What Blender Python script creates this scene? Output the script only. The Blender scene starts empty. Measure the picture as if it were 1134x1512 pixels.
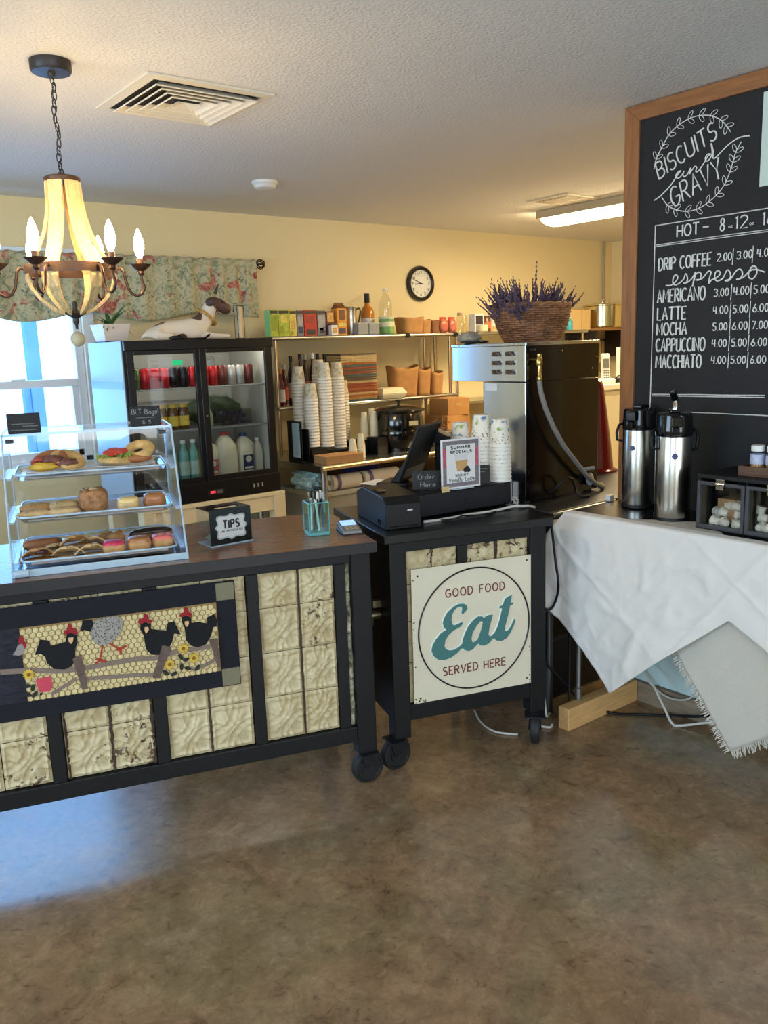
import bpy, bmesh, math, random
from mathutils import Vector, Matrix, noise as mnoise
R = math.radians; PI = math.pi; C = bpy.context.scene.collection; SC = bpy.context.scene
random.seed(7)
def c8(r, g, b):
    f = lambda v: (v/12.92 if v <= .04045 else ((v+.055)/1.055)**2.4)
    return (f(r/255), f(g/255), f(b/255), 1)
# ------------------------------------------------------------------ camera
cam = bpy.data.cameras.new('camera'); co = bpy.data.objects.new('camera', cam); C.objects.link(co)
pit, rol, yaw = R(11.05), R(-1.95), R(37.75)
fw = Vector((math.sin(yaw)*math.cos(pit), math.cos(yaw)*math.cos(pit), -math.sin(pit)))
rt = Vector((math.cos(yaw), -math.sin(yaw), 0)); up = rt.cross(fw)
r2 = rt*math.cos(rol)+up*math.sin(rol); u2 = -rt*math.sin(rol)+up*math.cos(rol)
co.matrix_world = Matrix(((r2.x, u2.x, -fw.x, 0), (r2.y, u2.y, -fw.y, 0), (r2.z, u2.z, -fw.z, 1.55), (0, 0, 0, 1)))
cam.sensor_fit = 'VERTICAL'; cam.sensor_height = 36; cam.lens = 1245/1512*36; cam.clip_start = .02
SC.camera = co
# ------------------------------------------------------------------ world, light, exposure
SC.view_settings.view_transform = 'Standard'; SC.view_settings.look = 'None'
SC.view_settings.gamma = 1; SC.view_settings.use_curve_mapping = False
SC.view_settings.exposure = 0.0
SC.cycles.transparent_max_bounces = 40
W = bpy.data.worlds.new('sky'); SC.world = W; W.use_nodes = True
WN = W.node_tree.nodes; bg = WN['Background']
bg.inputs[0].default_value = (.42, .72, 1, 1); bg.inputs[1].default_value = 3.0
def area(name, loc, rot, sx, sy, power, col):
    l = bpy.data.lights.new(name, 'AREA'); l.shape = 'RECTANGLE'; l.size = sx; l.size_y = sy; l.energy = power; l.color = col
    o = bpy.data.objects.new(name, l); C.objects.link(o); o.location = loc; o.rotation_euler = rot; return o
DAY = (.66, .84, 1)
area('daylight_side_window', (-2.98, 2.2, 1.5), (0, R(-90), 0), 1.3, 2.2, 70, DAY)
area('daylight_side_window', (-2.98, -1.6, 1.5), (0, R(-90), 0), 1.3, 2.4, 56, DAY)
area('daylight_shop_front', (.0, -3.98, 1.45), (R(90), 0, 0), 3.6, 1.7, 90, (1, .95, .88))
area('daylight_back_window', (1.05, 5.34, 1.5), (R(-90), 0, 0), 1.4, 1.15, 30, (.12, .42, 1))
FLUO = 58.0; BULB = 150.0
# ------------------------------------------------------------------ helpers
class MB:
    def __init__(s): s.bm = bmesh.new(); s.m = 0; s.X = None
    def _fix(s, vs, fs):
        for f in fs: f.material_index = s.m
        if s.X is not None:
            for v in vs: v.co = s.X @ v.co
    def geo(s, V, F):
        vs = [s.bm.verts.new(v) for v in V]; fs = []
        for f in F:
            try: fs.append(s.bm.faces.new([vs[i] for i in f]))
            except ValueError: pass
        s._fix(vs, fs); return s
    def box(s, x0, x1, y0, y1, z0, z1):
        V = [(x, y, z) for x in (x0, x1) for y in (y0, y1) for z in (z0, z1)]
        return s.geo(V, [(0, 1, 3, 2), (4, 6, 7, 5), (0, 4, 5, 1), (2, 3, 7, 6), (0, 2, 6, 4), (1, 5, 7, 3)])
    def lathe(s, prof, cx=0, cy=0, cz=0, seg=24, wob=None, cap=True):
        V = []; F = []; n = len(prof)
        for (r, z) in prof:
            for k in range(seg):
                a = 2*PI*k/seg; rr = r*(1 if wob is None else wob(a, z))
                V.append((cx+rr*math.cos(a), cy+rr*math.sin(a), cz+z))
        for i in range(n-1):
            for k in range(seg):
                k2 = (k+1) % seg; F.append((i*seg+k, i*seg+k2, (i+1)*seg+k2, (i+1)*seg+k))
        if cap:
            F.append(tuple(range(seg))[::-1]); F.append(tuple((n-1)*seg+k for k in range(seg)))
        return s.geo(V, F)
    def tube(s, pts, r, seg=8, closed=False):
        pts = [Vector(p) for p in pts]; n = len(pts); V = []; F = []; prev = None
        for i, p in enumerate(pts):
            a = pts[(i-1) % n] if (closed or i > 0) else p; b = pts[(i+1) % n] if (closed or i < n-1) else p
            t = (b-a)
            t = t.normalized() if t.length > 1e-9 else Vector((0, 0, 1))
            if prev is None:
                h = Vector((0, 0, 1)) if abs(t.z) < .9 else Vector((1, 0, 0)); u = t.cross(h).normalized()
            else:
                u = prev-t*prev.dot(t); u = u.normalized() if u.length > 1e-6 else t.orthogonal().normalized()
            prev = u; w = t.cross(u); rr = r[i] if isinstance(r, (list, tuple)) else r
            for k in range(seg):
                an = 2*PI*k/seg; V.append(p+u*rr*math.cos(an)+w*rr*math.sin(an))
        for i in range(n if closed else n-1):
            j = (i+1) % n
            for k in range(seg):
                k2 = (k+1) % seg; F.append((i*seg+k, i*seg+k2, j*seg+k2, j*seg+k))
        if not closed: F.append(tuple(range(seg))[::-1]); F.append(tuple((n-1)*seg+k for k in range(seg)))
        return s.geo(V, F)
    def cyl(s, p0, p1, r, seg=16): return s.tube([p0, p1], r, seg)
    def blob(s, cx, cy, cz, rx, ry, rz, n=14, amp=0, fr=3, e=1, sd=0, rot=0, flat=None):
        V = []; F = []; m = n*2; sg = lambda v: math.copysign(abs(v)**e, v)
        for i in range(n+1):
            t = PI*i/n-PI/2
            for k in range(m):
                a = 2*PI*k/m
                x, y, z = sg(math.cos(t))*sg(math.cos(a)), sg(math.cos(t))*sg(math.sin(a)), sg(math.sin(t))
                q = 1+amp*mnoise.noise(Vector((x*fr+sd, y*fr+sd*1.7, z*fr)))
                if flat is not None and z < flat: z = flat
                x, y, z = x*rx*q, y*ry*q, z*rz*q
                V.append((cx+x*math.cos(rot)-y*math.sin(rot), cy+x*math.sin(rot)+y*math.cos(rot), cz+z))
        for i in range(n):
            for k in range(m):
                k2 = (k+1) % m; F.append((i*m+k, i*m+k2, (i+1)*m+k2, (i+1)*m+k))
        return s.geo(V, F)
    def prism(s, P, y0, y1, holes=(), ax='xz'):
        # closed outline(s) in the x-z plane (or x-y) pushed from y0 to y1
        vs = []; es = []
        q = (lambda a, b, d: (a, d, b)) if ax == 'xz' else ((lambda a, b, d: (a, b, d)) if ax == 'xy' else (lambda a, b, d: (d, a, b)))
        t = bmesh.new()
        for loop in [P]+list(holes):
            lv = [t.verts.new(q(a, b, y0)) for a, b in loop]
            for i in range(len(lv)): t.edges.new((lv[i], lv[(i+1) % len(lv)]))
        r = bmesh.ops.triangle_fill(t, edges=t.edges[:], use_beauty=True, use_dissolve=False)
        fs = t.faces[:]
        ex = bmesh.ops.extrude_face_region(t, geom=fs)
        dv = Vector(q(0, 0, y1-y0))
        for g in ex['geom']:
            if isinstance(g, bmesh.types.BMVert): g.co += dv
        bmesh.ops.recalc_face_normals(t, faces=t.faces[:])
        t.verts.index_update()
        V = [v.co.copy() for v in t.verts]; F = [[v.index for v in f.verts] for f in t.faces]; t.free()
        return s.geo(V, F)
    def sheet(s, nx, nz, f, wrap=False):
        V = [f(i/nx, j/nz) for j in range(nz+1) for i in range(nx+1)]
        F = [(j*(nx+1)+i, j*(nx+1)+i+1, (j+1)*(nx+1)+i+1, (j+1)*(nx+1)+i) for j in range(nz) for i in range(nx)]
        return s.geo(V, F)
    def build(s, name, mats, parent=None, smooth=None, bevel=0, solid=0, recalc=True, sub=0):
        if recalc: bmesh.ops.recalc_face_normals(s.bm, faces=s.bm.faces[:])
        me = bpy.data.meshes.new(name); s.bm.to_mesh(me); s.bm.free()
        for m in (mats if isinstance(mats, (list, tuple)) else [mats]): me.materials.append(m)
        if smooth:
            for p in me.polygons: p.use_smooth = True
            me.set_sharp_from_angle(angle=R(smooth))
        o = bpy.data.objects.new(name, me); C.objects.link(o)
        if parent is not None: o.parent = parent
        if bevel:
            b = o.modifiers.new('bevel', 'BEVEL'); b.width = bevel; b.segments = 2; b.limit_method = 'ANGLE'; b.angle_limit = R(40)
        if solid:
            b = o.modifiers.new('solid', 'SOLIDIFY'); b.thickness = solid; b.offset = 0
        if sub:
            b = o.modifiers.new('sub', 'SUBSURF'); b.levels = sub; b.render_levels = sub
        return o
def tag(o, label, cat, group=None, kind=None):
    o['label'] = label; o['category'] = cat
    if group: o['group'] = group
    if kind: o['kind'] = kind
    return o
def thing(name, label, cat, loc=(0, 0, 0), rz=0, group=None):
    o = bpy.data.objects.new(name, None); C.objects.link(o); o.location = loc; o.rotation_euler = (0, 0, rz)
    o.empty_display_size = .05
    return tag(o, label, cat, group)
def struct(mb, name, mat, **k):
    o = mb.build(name, mat, **k); o['kind'] = 'structure'; return o
def copy_tree(o, label=None, group=None, loc=None, rz=None, parent=None):
    c = o.copy(); C.objects.link(c)
    if parent is not None: c.parent = parent
    if label: c['label'] = label
    if group: c['group'] = group
    if loc is not None: c.location = loc
    if rz is not None: c.rotation_euler = (0, 0, rz)
    for ch in list(o.children): copy_tree(ch, parent=c)
    return c
def skin(name, V, E, rad, mat, parent, sub=2):
    me = bpy.data.meshes.new(name); me.from_pydata(V, E, []); o = bpy.data.objects.new(name, me); C.objects.link(o); o.parent = parent
    o.modifiers.new('skin', 'SKIN'); me.materials.append(mat)
    for v, r in zip(me.skin_vertices[0].data, rad): v.radius = (r, r) if not isinstance(r, tuple) else r
    me.skin_vertices[0].data[0].use_root = True
    b = o.modifiers.new('sub', 'SUBSURF'); b.levels = sub; b.render_levels = sub
    o.modifiers['skin'].use_smooth_shade = True
    return o
# ------------------------------------------------------------------ materials
def crv(P, n=8):
    o = []
    for i in range(len(P)-1):
        p0, p1, p2, p3 = [Vector(P[max(0, min(len(P)-1, i+k))]) for k in (-1, 0, 1, 2)]
        for j in range(n):
            t = j/n; o.append(.5*((2*p1)+(-p0+p2)*t+(2*p0-5*p1+4*p2-p3)*t*t+(-p0+3*p1-3*p2+p3)*t**3))
    return o+[Vector(P[-1])]
MATS = {}
def mat(name, col, rough=.5, metal=0, var=0, vs=8, bump=0, bs=40, coat=0, emit=0, spec=.5, alpha=1, ani=None, col2=None, det=4, trans=0, sheen=0):
    if name in MATS: return MATS[name]
    m = bpy.data.materials.new(name); m.use_nodes = True; N = m.node_tree.nodes; L = m.node_tree.links; P = N['Principled BSDF']
    P.inputs['Base Color'].default_value = col; P.inputs['Roughness'].default_value = rough; P.inputs['Metallic'].default_value = metal
    P.inputs['Specular IOR Level'].default_value = spec
    if coat: P.inputs['Coat Weight'].default_value = coat; P.inputs['Coat Roughness'].default_value = .12
    if emit: P.inputs['Emission Color'].default_value = col; P.inputs['Emission Strength'].default_value = emit
    if trans: P.inputs['Transmission Weight'].default_value = trans
    if sheen: P.inputs['Sheen Weight'].default_value = sheen
    if var or bump:
        tc = N.new('ShaderNodeTexCoord'); mp = N.new('ShaderNodeMapping'); L.new(tc.outputs['Object'], mp.inputs[0])
        if ani: mp.inputs['Scale'].default_value = ani
    if var:
        t = N.new('ShaderNodeTexNoise'); t.inputs['Scale'].default_value = vs; t.inputs['Detail'].default_value = det; L.new(mp.outputs[0], t.inputs[0])
        r = N.new('ShaderNodeValToRGB'); r.color_ramp.elements[0].position = .3; r.color_ramp.elements[1].position = .7
        a = tuple(min(1, v*(1-var)) for v in col[:3])+(1,); b = col2 or tuple(min(1, v*(1+var)) for v in col[:3])+(1,)
        r.color_ramp.elements[0].color = a; r.color_ramp.elements[1].color = b
        L.new(t.outputs[0], r.inputs[0]); L.new(r.outputs[0], P.inputs['Base Color'])
    if bump:
        t2 = N.new('ShaderNodeTexNoise'); t2.inputs['Scale'].default_value = bs; t2.inputs['Detail'].default_value = 3; L.new(mp.outputs[0], t2.inputs[0])
        bn = N.new('ShaderNodeBump'); bn.inputs['Strength'].default_value = bump; bn.inputs['Distance'].default_value = .01
        L.new(t2.outputs[0], bn.inputs['Height']); L.new(bn.outputs[0], P.inputs['Normal'])
    MATS[name] = m; return m
def glassy(name, tint=(1, 1, 1, 1), refl=.08, rough=.02, ior=1.45):
    # clear thin pane: straight-through tint plus a Fresnel reflection
    if name in MATS: return MATS[name]
    m = bpy.data.materials.new(name); m.use_nodes = True; N = m.node_tree.nodes; L = m.node_tree.links; N.remove(N['Principled BSDF'])
    t = N.new('ShaderNodeBsdfTransparent'); t.inputs[0].default_value = tint; g = N.new('ShaderNodeBsdfGlossy'); g.inputs['Roughness'].default_value = rough
    fr = N.new('ShaderNodeLayerWeight'); fr.inputs['Blend'].default_value = .5; pw = N.new('ShaderNodeMath'); pw.operation = 'POWER'; pw.inputs[1].default_value = 4; L.new(fr.outputs['Facing'], pw.inputs[0])
    ad = N.new('ShaderNodeMath'); ad.operation = 'MULTIPLY_ADD'; ad.inputs[1].default_value = .6; ad.inputs[2].default_value = refl; L.new(pw.outputs[0], ad.inputs[0])
    mx = N.new('ShaderNodeMixShader'); L.new(ad.outputs[0], mx.inputs[0]); L.new(t.outputs[0], mx.inputs[1]); L.new(g.outputs[0], mx.inputs[2])
    L.new(mx.outputs[0], N['Material Output'].inputs[0]); MATS[name] = m; return m
def nodes(m): return m.node_tree.nodes, m.node_tree.links, m.node_tree.nodes['Principled BSDF']
def ramp(N, stops):
    r = N.new('ShaderNodeValToRGB'); e = r.color_ramp.elements
    while len(e) < len(stops): e.new(.5)
    for i, (p, c) in enumerate(stops): e[i].position = p; e[i].color = c
    return r
black = mat('black_paint', c8(15, 17, 19), .5, spec=.35, var=.12, vs=5, bump=.06, bs=60)
blackp = mat('black_plastic', c8(13, 14, 17), .45, spec=.35, bump=.02, bs=200)
blackgl = mat('black_gloss', c8(14, 15, 19), .12)
rubber = mat('rubber', c8(24, 25, 27), .6)
steel = mat('stainless', c8(190, 190, 186), .28, 1, bump=.02, bs=30, ani=(1, 60, 60))
steelb = mat('brushed_steel', c8(200, 198, 192), .22, 1, var=.08, vs=40, ani=(40, 40, .4))
chrome = mat('chrome', c8(225, 225, 225), .1, 1)
white = mat('white_plastic', c8(232, 232, 230), .4)
paper = mat('paper', c8(240, 238, 232), .7)
cream = mat('cream_wood', c8(232, 216, 178), .5, var=.06, vs=6)
kraft = mat('kraft', c8(178, 130, 78), .8, var=.12, vs=20)
card = mat('cardboard', c8(170, 128, 84), .85, var=.1, vs=12)
glass = glassy('pane_glass', (.97, .985, 1, 1), .03)
acryl = glassy('clear_acrylic', (.965, .985, 1, 1), .045, .03)
acre = mat('acrylic_lit_tint', c8(205, 230, 248), .15, spec=.8, trans=.35)  # pale blue puts the light caught by acrylic edges into the colour
fglass = glassy('cooler_glass', (.82, .85, .86, 1), .02, .02)
chalk = mat('chalk', c8(226, 226, 222), .9, var=.18, vs=120)
# concrete floor
fl = mat('concrete', c8(120, 104, 84), .3)
N, L, P = nodes(fl)
tc = N.new('ShaderNodeTexCoord')
def tex(scale, det, dist=0, rough=.6, src=None):
    t = N.new('ShaderNodeTexNoise'); t.inputs['Scale'].default_value = scale; t.inputs['Detail'].default_value = det
    t.inputs['Distortion'].default_value = dist; t.inputs['Roughness'].default_value = rough
    L.new(src or tc.outputs['Object'], t.inputs[0]); return t
n1 = tex(1.7, 6, .4); n2 = tex(8, 10, .5, .74); n3 = tex(30, 8, .9, .72)
k1 = ramp(N, [(.3, c8(168, 150, 124)), (.46, c8(192, 161, 132)), (.6, c8(176, 157, 126)), (.74, c8(204, 184, 162))]); L.new(n1.outputs[0], k1.inputs[0])
k2 = ramp(N, [(.30, c8(104, 86, 68)), (.41, c8(196, 186, 172)), (.55, c8(222, 214, 202)), (.70, c8(255, 252, 244))]); L.new(n2.outputs[0], k2.inputs[0])
k3 = ramp(N, [(.30, c8(132, 120, 104)), (.42, c8(210, 206, 200)), (.58, c8(226, 224, 220)), (.70, c8(255, 255, 252))]); L.new(n3.outputs[0], k3.inputs[0])
mx = N.new('ShaderNodeMix'); mx.data_type = 'RGBA'; mx.blend_type = 'MULTIPLY'; mx.inputs[0].default_value = .9
L.new(k1.outputs[0], mx.inputs[6]); L.new(k2.outputs[0], mx.inputs[7])
mx2 = N.new('ShaderNodeMix'); mx2.data_type = 'RGBA'; mx2.blend_type = 'MULTIPLY'; mx2.inputs[0].default_value = .9
L.new(mx.outputs[2], mx2.inputs[6]); L.new(k3.outputs[0], mx2.inputs[7]); L.new(mx2.outputs[2], P.inputs['Base Color'])
kr = ramp(N, [(.3, (.13, .13, .13, 1)), (.7, (.22, .22, .22, 1))]); L.new(n2.outputs[0], kr.inputs[0]); L.new(kr.outputs[0], P.inputs['Roughness'])
bn = N.new('ShaderNodeBump'); bn.inputs['Strength'].default_value = .05; bn.inputs['Distance'].default_value = .01
L.new(n3.outputs[0], bn.inputs['Height']); L.new(bn.outputs[0], P.inputs['Normal'])
P.inputs['Specular IOR Level'].default_value = .6
ceilm = mat('textured_ceiling', c8(226, 226, 226), .9, bump=.5, bs=95)
wallm = mat('cream_wall', c8(226, 211, 168), .8, bump=.04, bs=90)
tealw = mat('pale_wall', c8(205, 228, 228), .8, bump=.04, bs=90)
wood = mat('oak_frame', c8(150, 98, 56), .5, var=.25, vs=6, ani=(12, 12, 1.2), det=6)
woodh = mat('oak_frame_top', c8(150, 98, 56), .5, var=.25, vs=6, ani=(1.2, 1.2, 12), det=6)
pine = mat('pine_lumber', c8(216, 170, 112), .6, var=.15, vs=7, ani=(1.5, 14, 14), det=6)
walnut = mat('worktop_wood', c8(122, 86, 64), .27, var=.13, vs=5, ani=(1.2, 16, 4), det=6)
# pressed tin with chipped paint
tin = mat('pressed_tin', c8(214, 204, 174), .45)
N, L, P = nodes(tin); tc = N.new('ShaderNodeTexCoord')
a1 = tex(9, 5, .3); a2 = tex(38, 6, .8, .7); a3 = tex(3.2, 3)
b1 = ramp(N, [(.35, c8(190, 170, 128)), (.6, c8(212, 197, 158))]); L.new(a1.outputs[0], b1.inputs[0])
ml = N.new('ShaderNodeMath'); ml.operation = 'MULTIPLY'; L.new(a2.outputs[0], ml.inputs[0]); L.new(a3.outputs[0], ml.inputs[1])
b2 = ramp(N, [(.335, (0, 0, 0, 1)), (.365, (1, 1, 1, 1))]); L.new(ml.outputs[0], b2.inputs[0])
mm = N.new('ShaderNodeMix'); mm.data_type = 'RGBA'; L.new(b2.outputs[0], mm.inputs[0]); L.new(b1.outputs[0], mm.inputs[6]); mm.inputs[7].default_value = c8(92, 66, 46)
L.new(mm.outputs[2], P.inputs['Base Color'])
rustd = mat('rusty_seam', c8(70, 52, 40), .8, var=.4, vs=60)
# ------------------------------------------------------------------ the room
struct(MB().box(-3, 6.9, -4, 5.3, -.1, 0), 'floor', fl)
struct(MB().box(-3.1, 6.9, -4.1, 5.3, 2.44, 2.54), 'ceiling', ceilm)
WX0, WX1, WZ0, WZ1 = .35, 1.75, .93, 2.1
struct(MB().box(-3.1, WX0, 5.12, 5.24, 0, 2.44).box(WX1, 6.9, 5.12, 5.24, 0, 2.44).box(WX0, WX1, 5.12, 5.24, 0, WZ0).box(WX0, WX1, 5.12, 5.24, WZ1, 2.44), 'wall_back', wallm)
struct(MB().box(6.76, 6.88, -4.1, 5.12, 0, 2.44), 'wall_right', wallm)
def holed(mb, a0, a1, z0, z1, holes, f):
    cur = a0
    for h0, h1, g0, g1 in holes:
        f(mb, cur, h0, z0, z1); f(mb, h0, h1, z0, g0); f(mb, h0, h1, g1, z1); cur = h1
    f(mb, cur, a1, z0, z1); return mb
struct(holed(MB(), -4.1, 5.12, 0, 2.44, [(-2.8, -.4, .85, 2.15), (1.1, 3.3, .85, 2.15)], lambda m, a, b, z0, z1: m.box(-3.1, -3, a, b, z0, z1)), 'wall_left', wallm)
struct(holed(MB(), -3, 6.76, 0, 2.44, [(-1.8, 1.8, .6, 2.3)], lambda m, a, b, z0, z1: m.box(a, b, -4.1, -4, z0, z1)), 'wall_front', wallm)
struct(MB().box(2.985, 3.09, -4, 2.165, .09, 2.44), 'wall_partition', tealw)
struct(MB().box(2.965, 3.10, -4, 2.165, 0, .088), 'baseboard_partition', mat('worn_plank', c8(140, 124, 104), .7, var=.2, vs=6, ani=(14, 1.5, 14)))
vinyl = mat('window_vinyl', c8(226, 232, 238), .4)
w1 = bpy.data.objects.new('window_1', None); C.objects.link(w1); w1['kind'] = 'structure'
fr = MB()
for (a, b, c, d) in ((WX0, WX0+.05, WZ0, WZ1), (WX1-.05, WX1, WZ0, WZ1), (WX0, WX1, WZ0, WZ0+.04), (WX0, WX1, WZ1-.05, WZ1)): fr.box(a, b, 5.13, 5.2, c, d)
fr.build('window_frame', vinyl, w1, bevel=.004)
sa = MB(); sa.box(WX0+.05, WX1-.05, 5.128, 5.18, 1.385, 1.43)
for a, b in ((WX0+.05, WX0+.085), (WX1-.085, WX1-.05)): sa.box(a, b, 5.14, 5.18, WZ0+.04, 1.385)
sa.box(WX0+.05, WX1-.05, 5.14, 5.18, WZ0+.04, WZ0+.08)
sa.box(1.32, 1.40, 5.12, 5.14, 1.43, 1.44)
sa.build('sash', vinyl, w1, bevel=.003)
MB().box(WX0+.05, WX1-.05, 5.158, 5.162, WZ0+.04, 1.39).build('lower_pane', glass, w1)
MB().box(WX0+.05, WX1-.05, 5.168, 5.172, 1.42, WZ1-.05).build('upper_pane', glass, w1)
sil = MB()
for (a, b, c, d) in ((WX0-.07, WX0, WZ0-.03, WZ1+.07), (WX1, WX1+.07, WZ0-.03, WZ1+.07), (WX0-.07, WX1+.07, WZ1, WZ1+.07), (WX0-.09, WX1+.09, WZ0-.05, WZ0-.02)): sil.box(a, b, 5.10, 5.121, c, d)
sil.build('window_sill', vinyl, w1, bevel=.003)
for k, (ax, a0, a1, z0, z1) in enumerate((('x', -2.8, -.4, .85, 2.15), ('x', 1.1, 3.3, .85, 2.15), ('y', -1.8, 1.8, .6, 2.3))):
    w = bpy.data.objects.new('window_%d' % (k+2), None); C.objects.link(w); w['kind'] = 'structure'
    bx = (lambda m, a, b, z0, z1, t0=-3.07, t1=-3.03: m.box(t0, t1, a, b, z0, z1)) if ax == 'x' else (lambda m, a, b, z0, z1, t0=-4.07, t1=-4.03: m.box(a, b, t0, t1, z0, z1))
    q = MB(); bx(q, a0, a0+.06, z0, z1); bx(q, a1-.06, a1, z0, z1); bx(q, a0, a1, z0, z0+.06); bx(q, a0, a1, z1-.06, z1); md = (a0+a1)/2; bx(q, md-.03, md+.03, z0, z1)
    q.build('window_frame', vinyl, w)
# outside the back window
gnd = mat('pale_paving', c8(225, 232, 238), .8)
o = MB().box(-4, 8, 5.3, 16, -.2, -.1).build('ground', gnd); o['kind'] = 'structure'
pst = mat('porch_blue_white', c8(120, 170, 225), .6, var=.1, vs=3)
o = MB().box(2.06, 2.16, 7.4, 7.5, -.1, 2.6).box(2.0, 2.06, 7.42, 7.48, -.1, 1.35).build('porch_post', pst, bevel=.006)
tag(o, 'pale blue porch post outside the back window', 'post')
o = MB().box(1.0, 1.92, 8.6, 8.7, -.1, 1.3).box(1.0, 1.84, 8.6, 8.66, 1.5, 2.6).build('porch_screen', mat('teal_screen', c8(96, 190, 205), .5, var=.2, vs=5))
tag(o, 'teal panel screen outside beyond the porch post', 'screen')

# ------------------------------------------------------------------ service counter
def tin_cells(mb, xs, zs, y, nx=30, nz=32):
    def h(a, b):
        d = min(a, 1-a, b, 1-b); v = .0042*math.exp(-((d-.07)/.024)**2)
        for (p, q) in ((0, 0), (1, 0), (0, 1), (1, 1)):
            r = math.hypot(a-p, b-q); v += .0050*math.exp(-((r-.66)/.028)**2)+.003*math.exp(-((r-.50)/.03)**2)
        for sx in (1, -1):
            p = ((a-.5)+sx*(b-.5))*.707; q = ((a-.5)-sx*(b-.5))*.707
            v += .0085*math.exp(-((abs(p)-.27)/.15)**2-(q/.075)**2)
        v += .003*math.exp(-((a-.5)**2+(b-.5)**2)/.006)
        return v*(1 if d > .012 else 0)+.0022*mnoise.noise(Vector((a*5+xs[0]*31, b*5, xs[0]*9)))+.0012*mnoise.noise(Vector((a*14+xs[0]*31, b*14, zs[0]*9)))
    for i in range(len(xs)-1):
        for j in range(len(zs)-1):
            x0, x1, z0, z1 = xs[i]+.0015, xs[i+1]-.0015, zs[j]+.001, zs[j+1]-.001
            mb.sheet(nx, nz, lambda s, t: (x0+(x1-x0)*s, y-1.25*h(s, t), z0+(z1-z0)*t))
    return mb
def caster(parent, x, y, rz):
    e = MB(); e.X = Matrix.Translation((x, y, 0)) @ Matrix.Rotation(rz, 4, 'Z')
    w = e; w.X = w.X @ Matrix.Translation((0, .012, .0605)) @ Matrix.Rotation(R(90), 4, 'X')
    w.lathe([(.02, -.018), (.028, -.018), (.03, -.012), (.046, -.012), (.05, -.018), (.056, -.017), (.0605, -.010), (.0605, .010), (.056, .017), (.05, .018), (.046, .012), (.03, .012), (.028, .018), (.02, .018)], seg=32)
    w.lathe([(.009, -.026), (.009, .026)], seg=12)
    cw = w.build('caster', rubber, parent, smooth=35)
    f = MB(); f.X = Matrix.Translation((x, y, 0)) @ Matrix.Rotation(rz, 4, 'Z')
    f.box(-.034, .034, -.028, .052, .114, .119)
    for s in (-.012, .03): f.geo([(-.018, s, .06), (.014, s, .055), (.032, s, .114), (-.03, s, .114), (-.018, s+.006, .06), (.014, s+.006, .055), (.032, s+.006, .114), (-.03, s+.006, .114)], [(0, 1, 2, 3), (4, 7, 6, 5), (0, 4, 5, 1), (1, 5, 6, 2), (2, 6, 7, 3), (3, 7, 4, 0)])
    f.build('fork', mat('caster_steel', c8(60, 62, 66), .35, .8), cw)
CT = thing('service_counter', 'long black serving counter on casters with cream pressed tin front', 'counter', (1.70, 2.24, 0), R(-18))
LN = 2.05
t = MB(); t.box(-LN, 0, 0, .6, .862, .8985); t.m = 1; t.box(-LN+.002, -.002, .002, .598, .8975, .9); t.m = 0
t.build('worktop', [mat('black_edge', c8(22, 23, 26), .42, bump=.04, bs=50), walnut], CT, bevel=.003)
for (x, y) in ((-.09, .02), (-.09, .51), (-LN+.02, .02), (-LN+.02, .51)):
    MB().box(x, x+.07, y, y+.07, .118, .862).build('leg', black, CT, bevel=.004)
def rail(z0, z1, y0=.024, y1=.06, nm='rail', x0=-LN+.09, x1=-.09): MB().box(x0, x1, y0, y1, z0, z1).build(nm, black, CT, bevel=.003)
rail(.828, .862); rail(.168, .226); rail(.828, .862, .52, .56)
xst = [-.149+.0, -.453, -.78, -1.102, -1.42, -1.74]; wst = [.038, .040, .042, .040, .04, .04]
for x, w in zip(xst, wst): MB().box(x, x+w, .026, .055, .226, .828).build('stile', black, CT, bevel=.002)
back = mat('dark_backing', c8(40, 32, 28), .8)
MB().box(-LN+.09, -.09, .05, .056, .226, .828).build('backing_board', back, CT)
tin_cells(MB(), [-.111, -.089], [.226, .40, .57, .72, .828], .046, 6, 16).build('tin_strip', mat('rusted_tin', c8(190, 182, 150), .5, var=.75, vs=45, col2=c8(226, 220, 190), det=6), CT, smooth=60)
ZR = [.228, .385, .545, .703, .827]
tin_cells(MB(), [-.413, -.276, -.150], ZR, .042).build('tin_panel', tin, CT, smooth=60)
tin_cells(MB(), [-.738, -.600, -.455], ZR, .042).build('tin_panel', tin, CT, smooth=60)
tin_cells(MB(), [-1.060, -.916, -.782], ZR, .042).build('tin_panel', tin, CT, smooth=60)
tin_cells(MB(), [-1.38, -1.245, -1.104], ZR, .042).build('tin_panel', tin, CT, smooth=60)
tin_cells(MB(), [-1.70, -1.56, -1.424], ZR, .042, 10, 10).build('tin_panel', tin, CT, smooth=60)
tin_cells(MB(), [-1.95, -1.74], ZR, .042, 10, 10).build('tin_panel', tin, CT, smooth=60)
for i, (x, z0, z1, sx) in enumerate(((-.276, .228, .827, 1), (-.916, .228, .465, 1), (-.788, .228, .465, 1), (-1.052, .228, .465, 1), (-.6, .228, .465, 1))):
    m = MB(); n = 26
    rr = random.Random(i)
    m.sheet(2, n, lambda s, t: (x+(s-.5)*(.005+.010*rr.random()*(1 if i in (1, 2) else .5)), .0378-.001*(s == .5), z0+(z1-z0)*t)); m.build('rusty_seam', rustd, CT)
MB().box(-.083, -.057, .09, .51, .226, .862).build('end_panel', black, CT)
for (x, y, a) in ((-.052, .03, R(8)), (-.055, .545, R(-20)), (-LN+.055, .055, R(15)), (-LN+.055, .545, R(40))): caster(CT, x, y, a)

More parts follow.
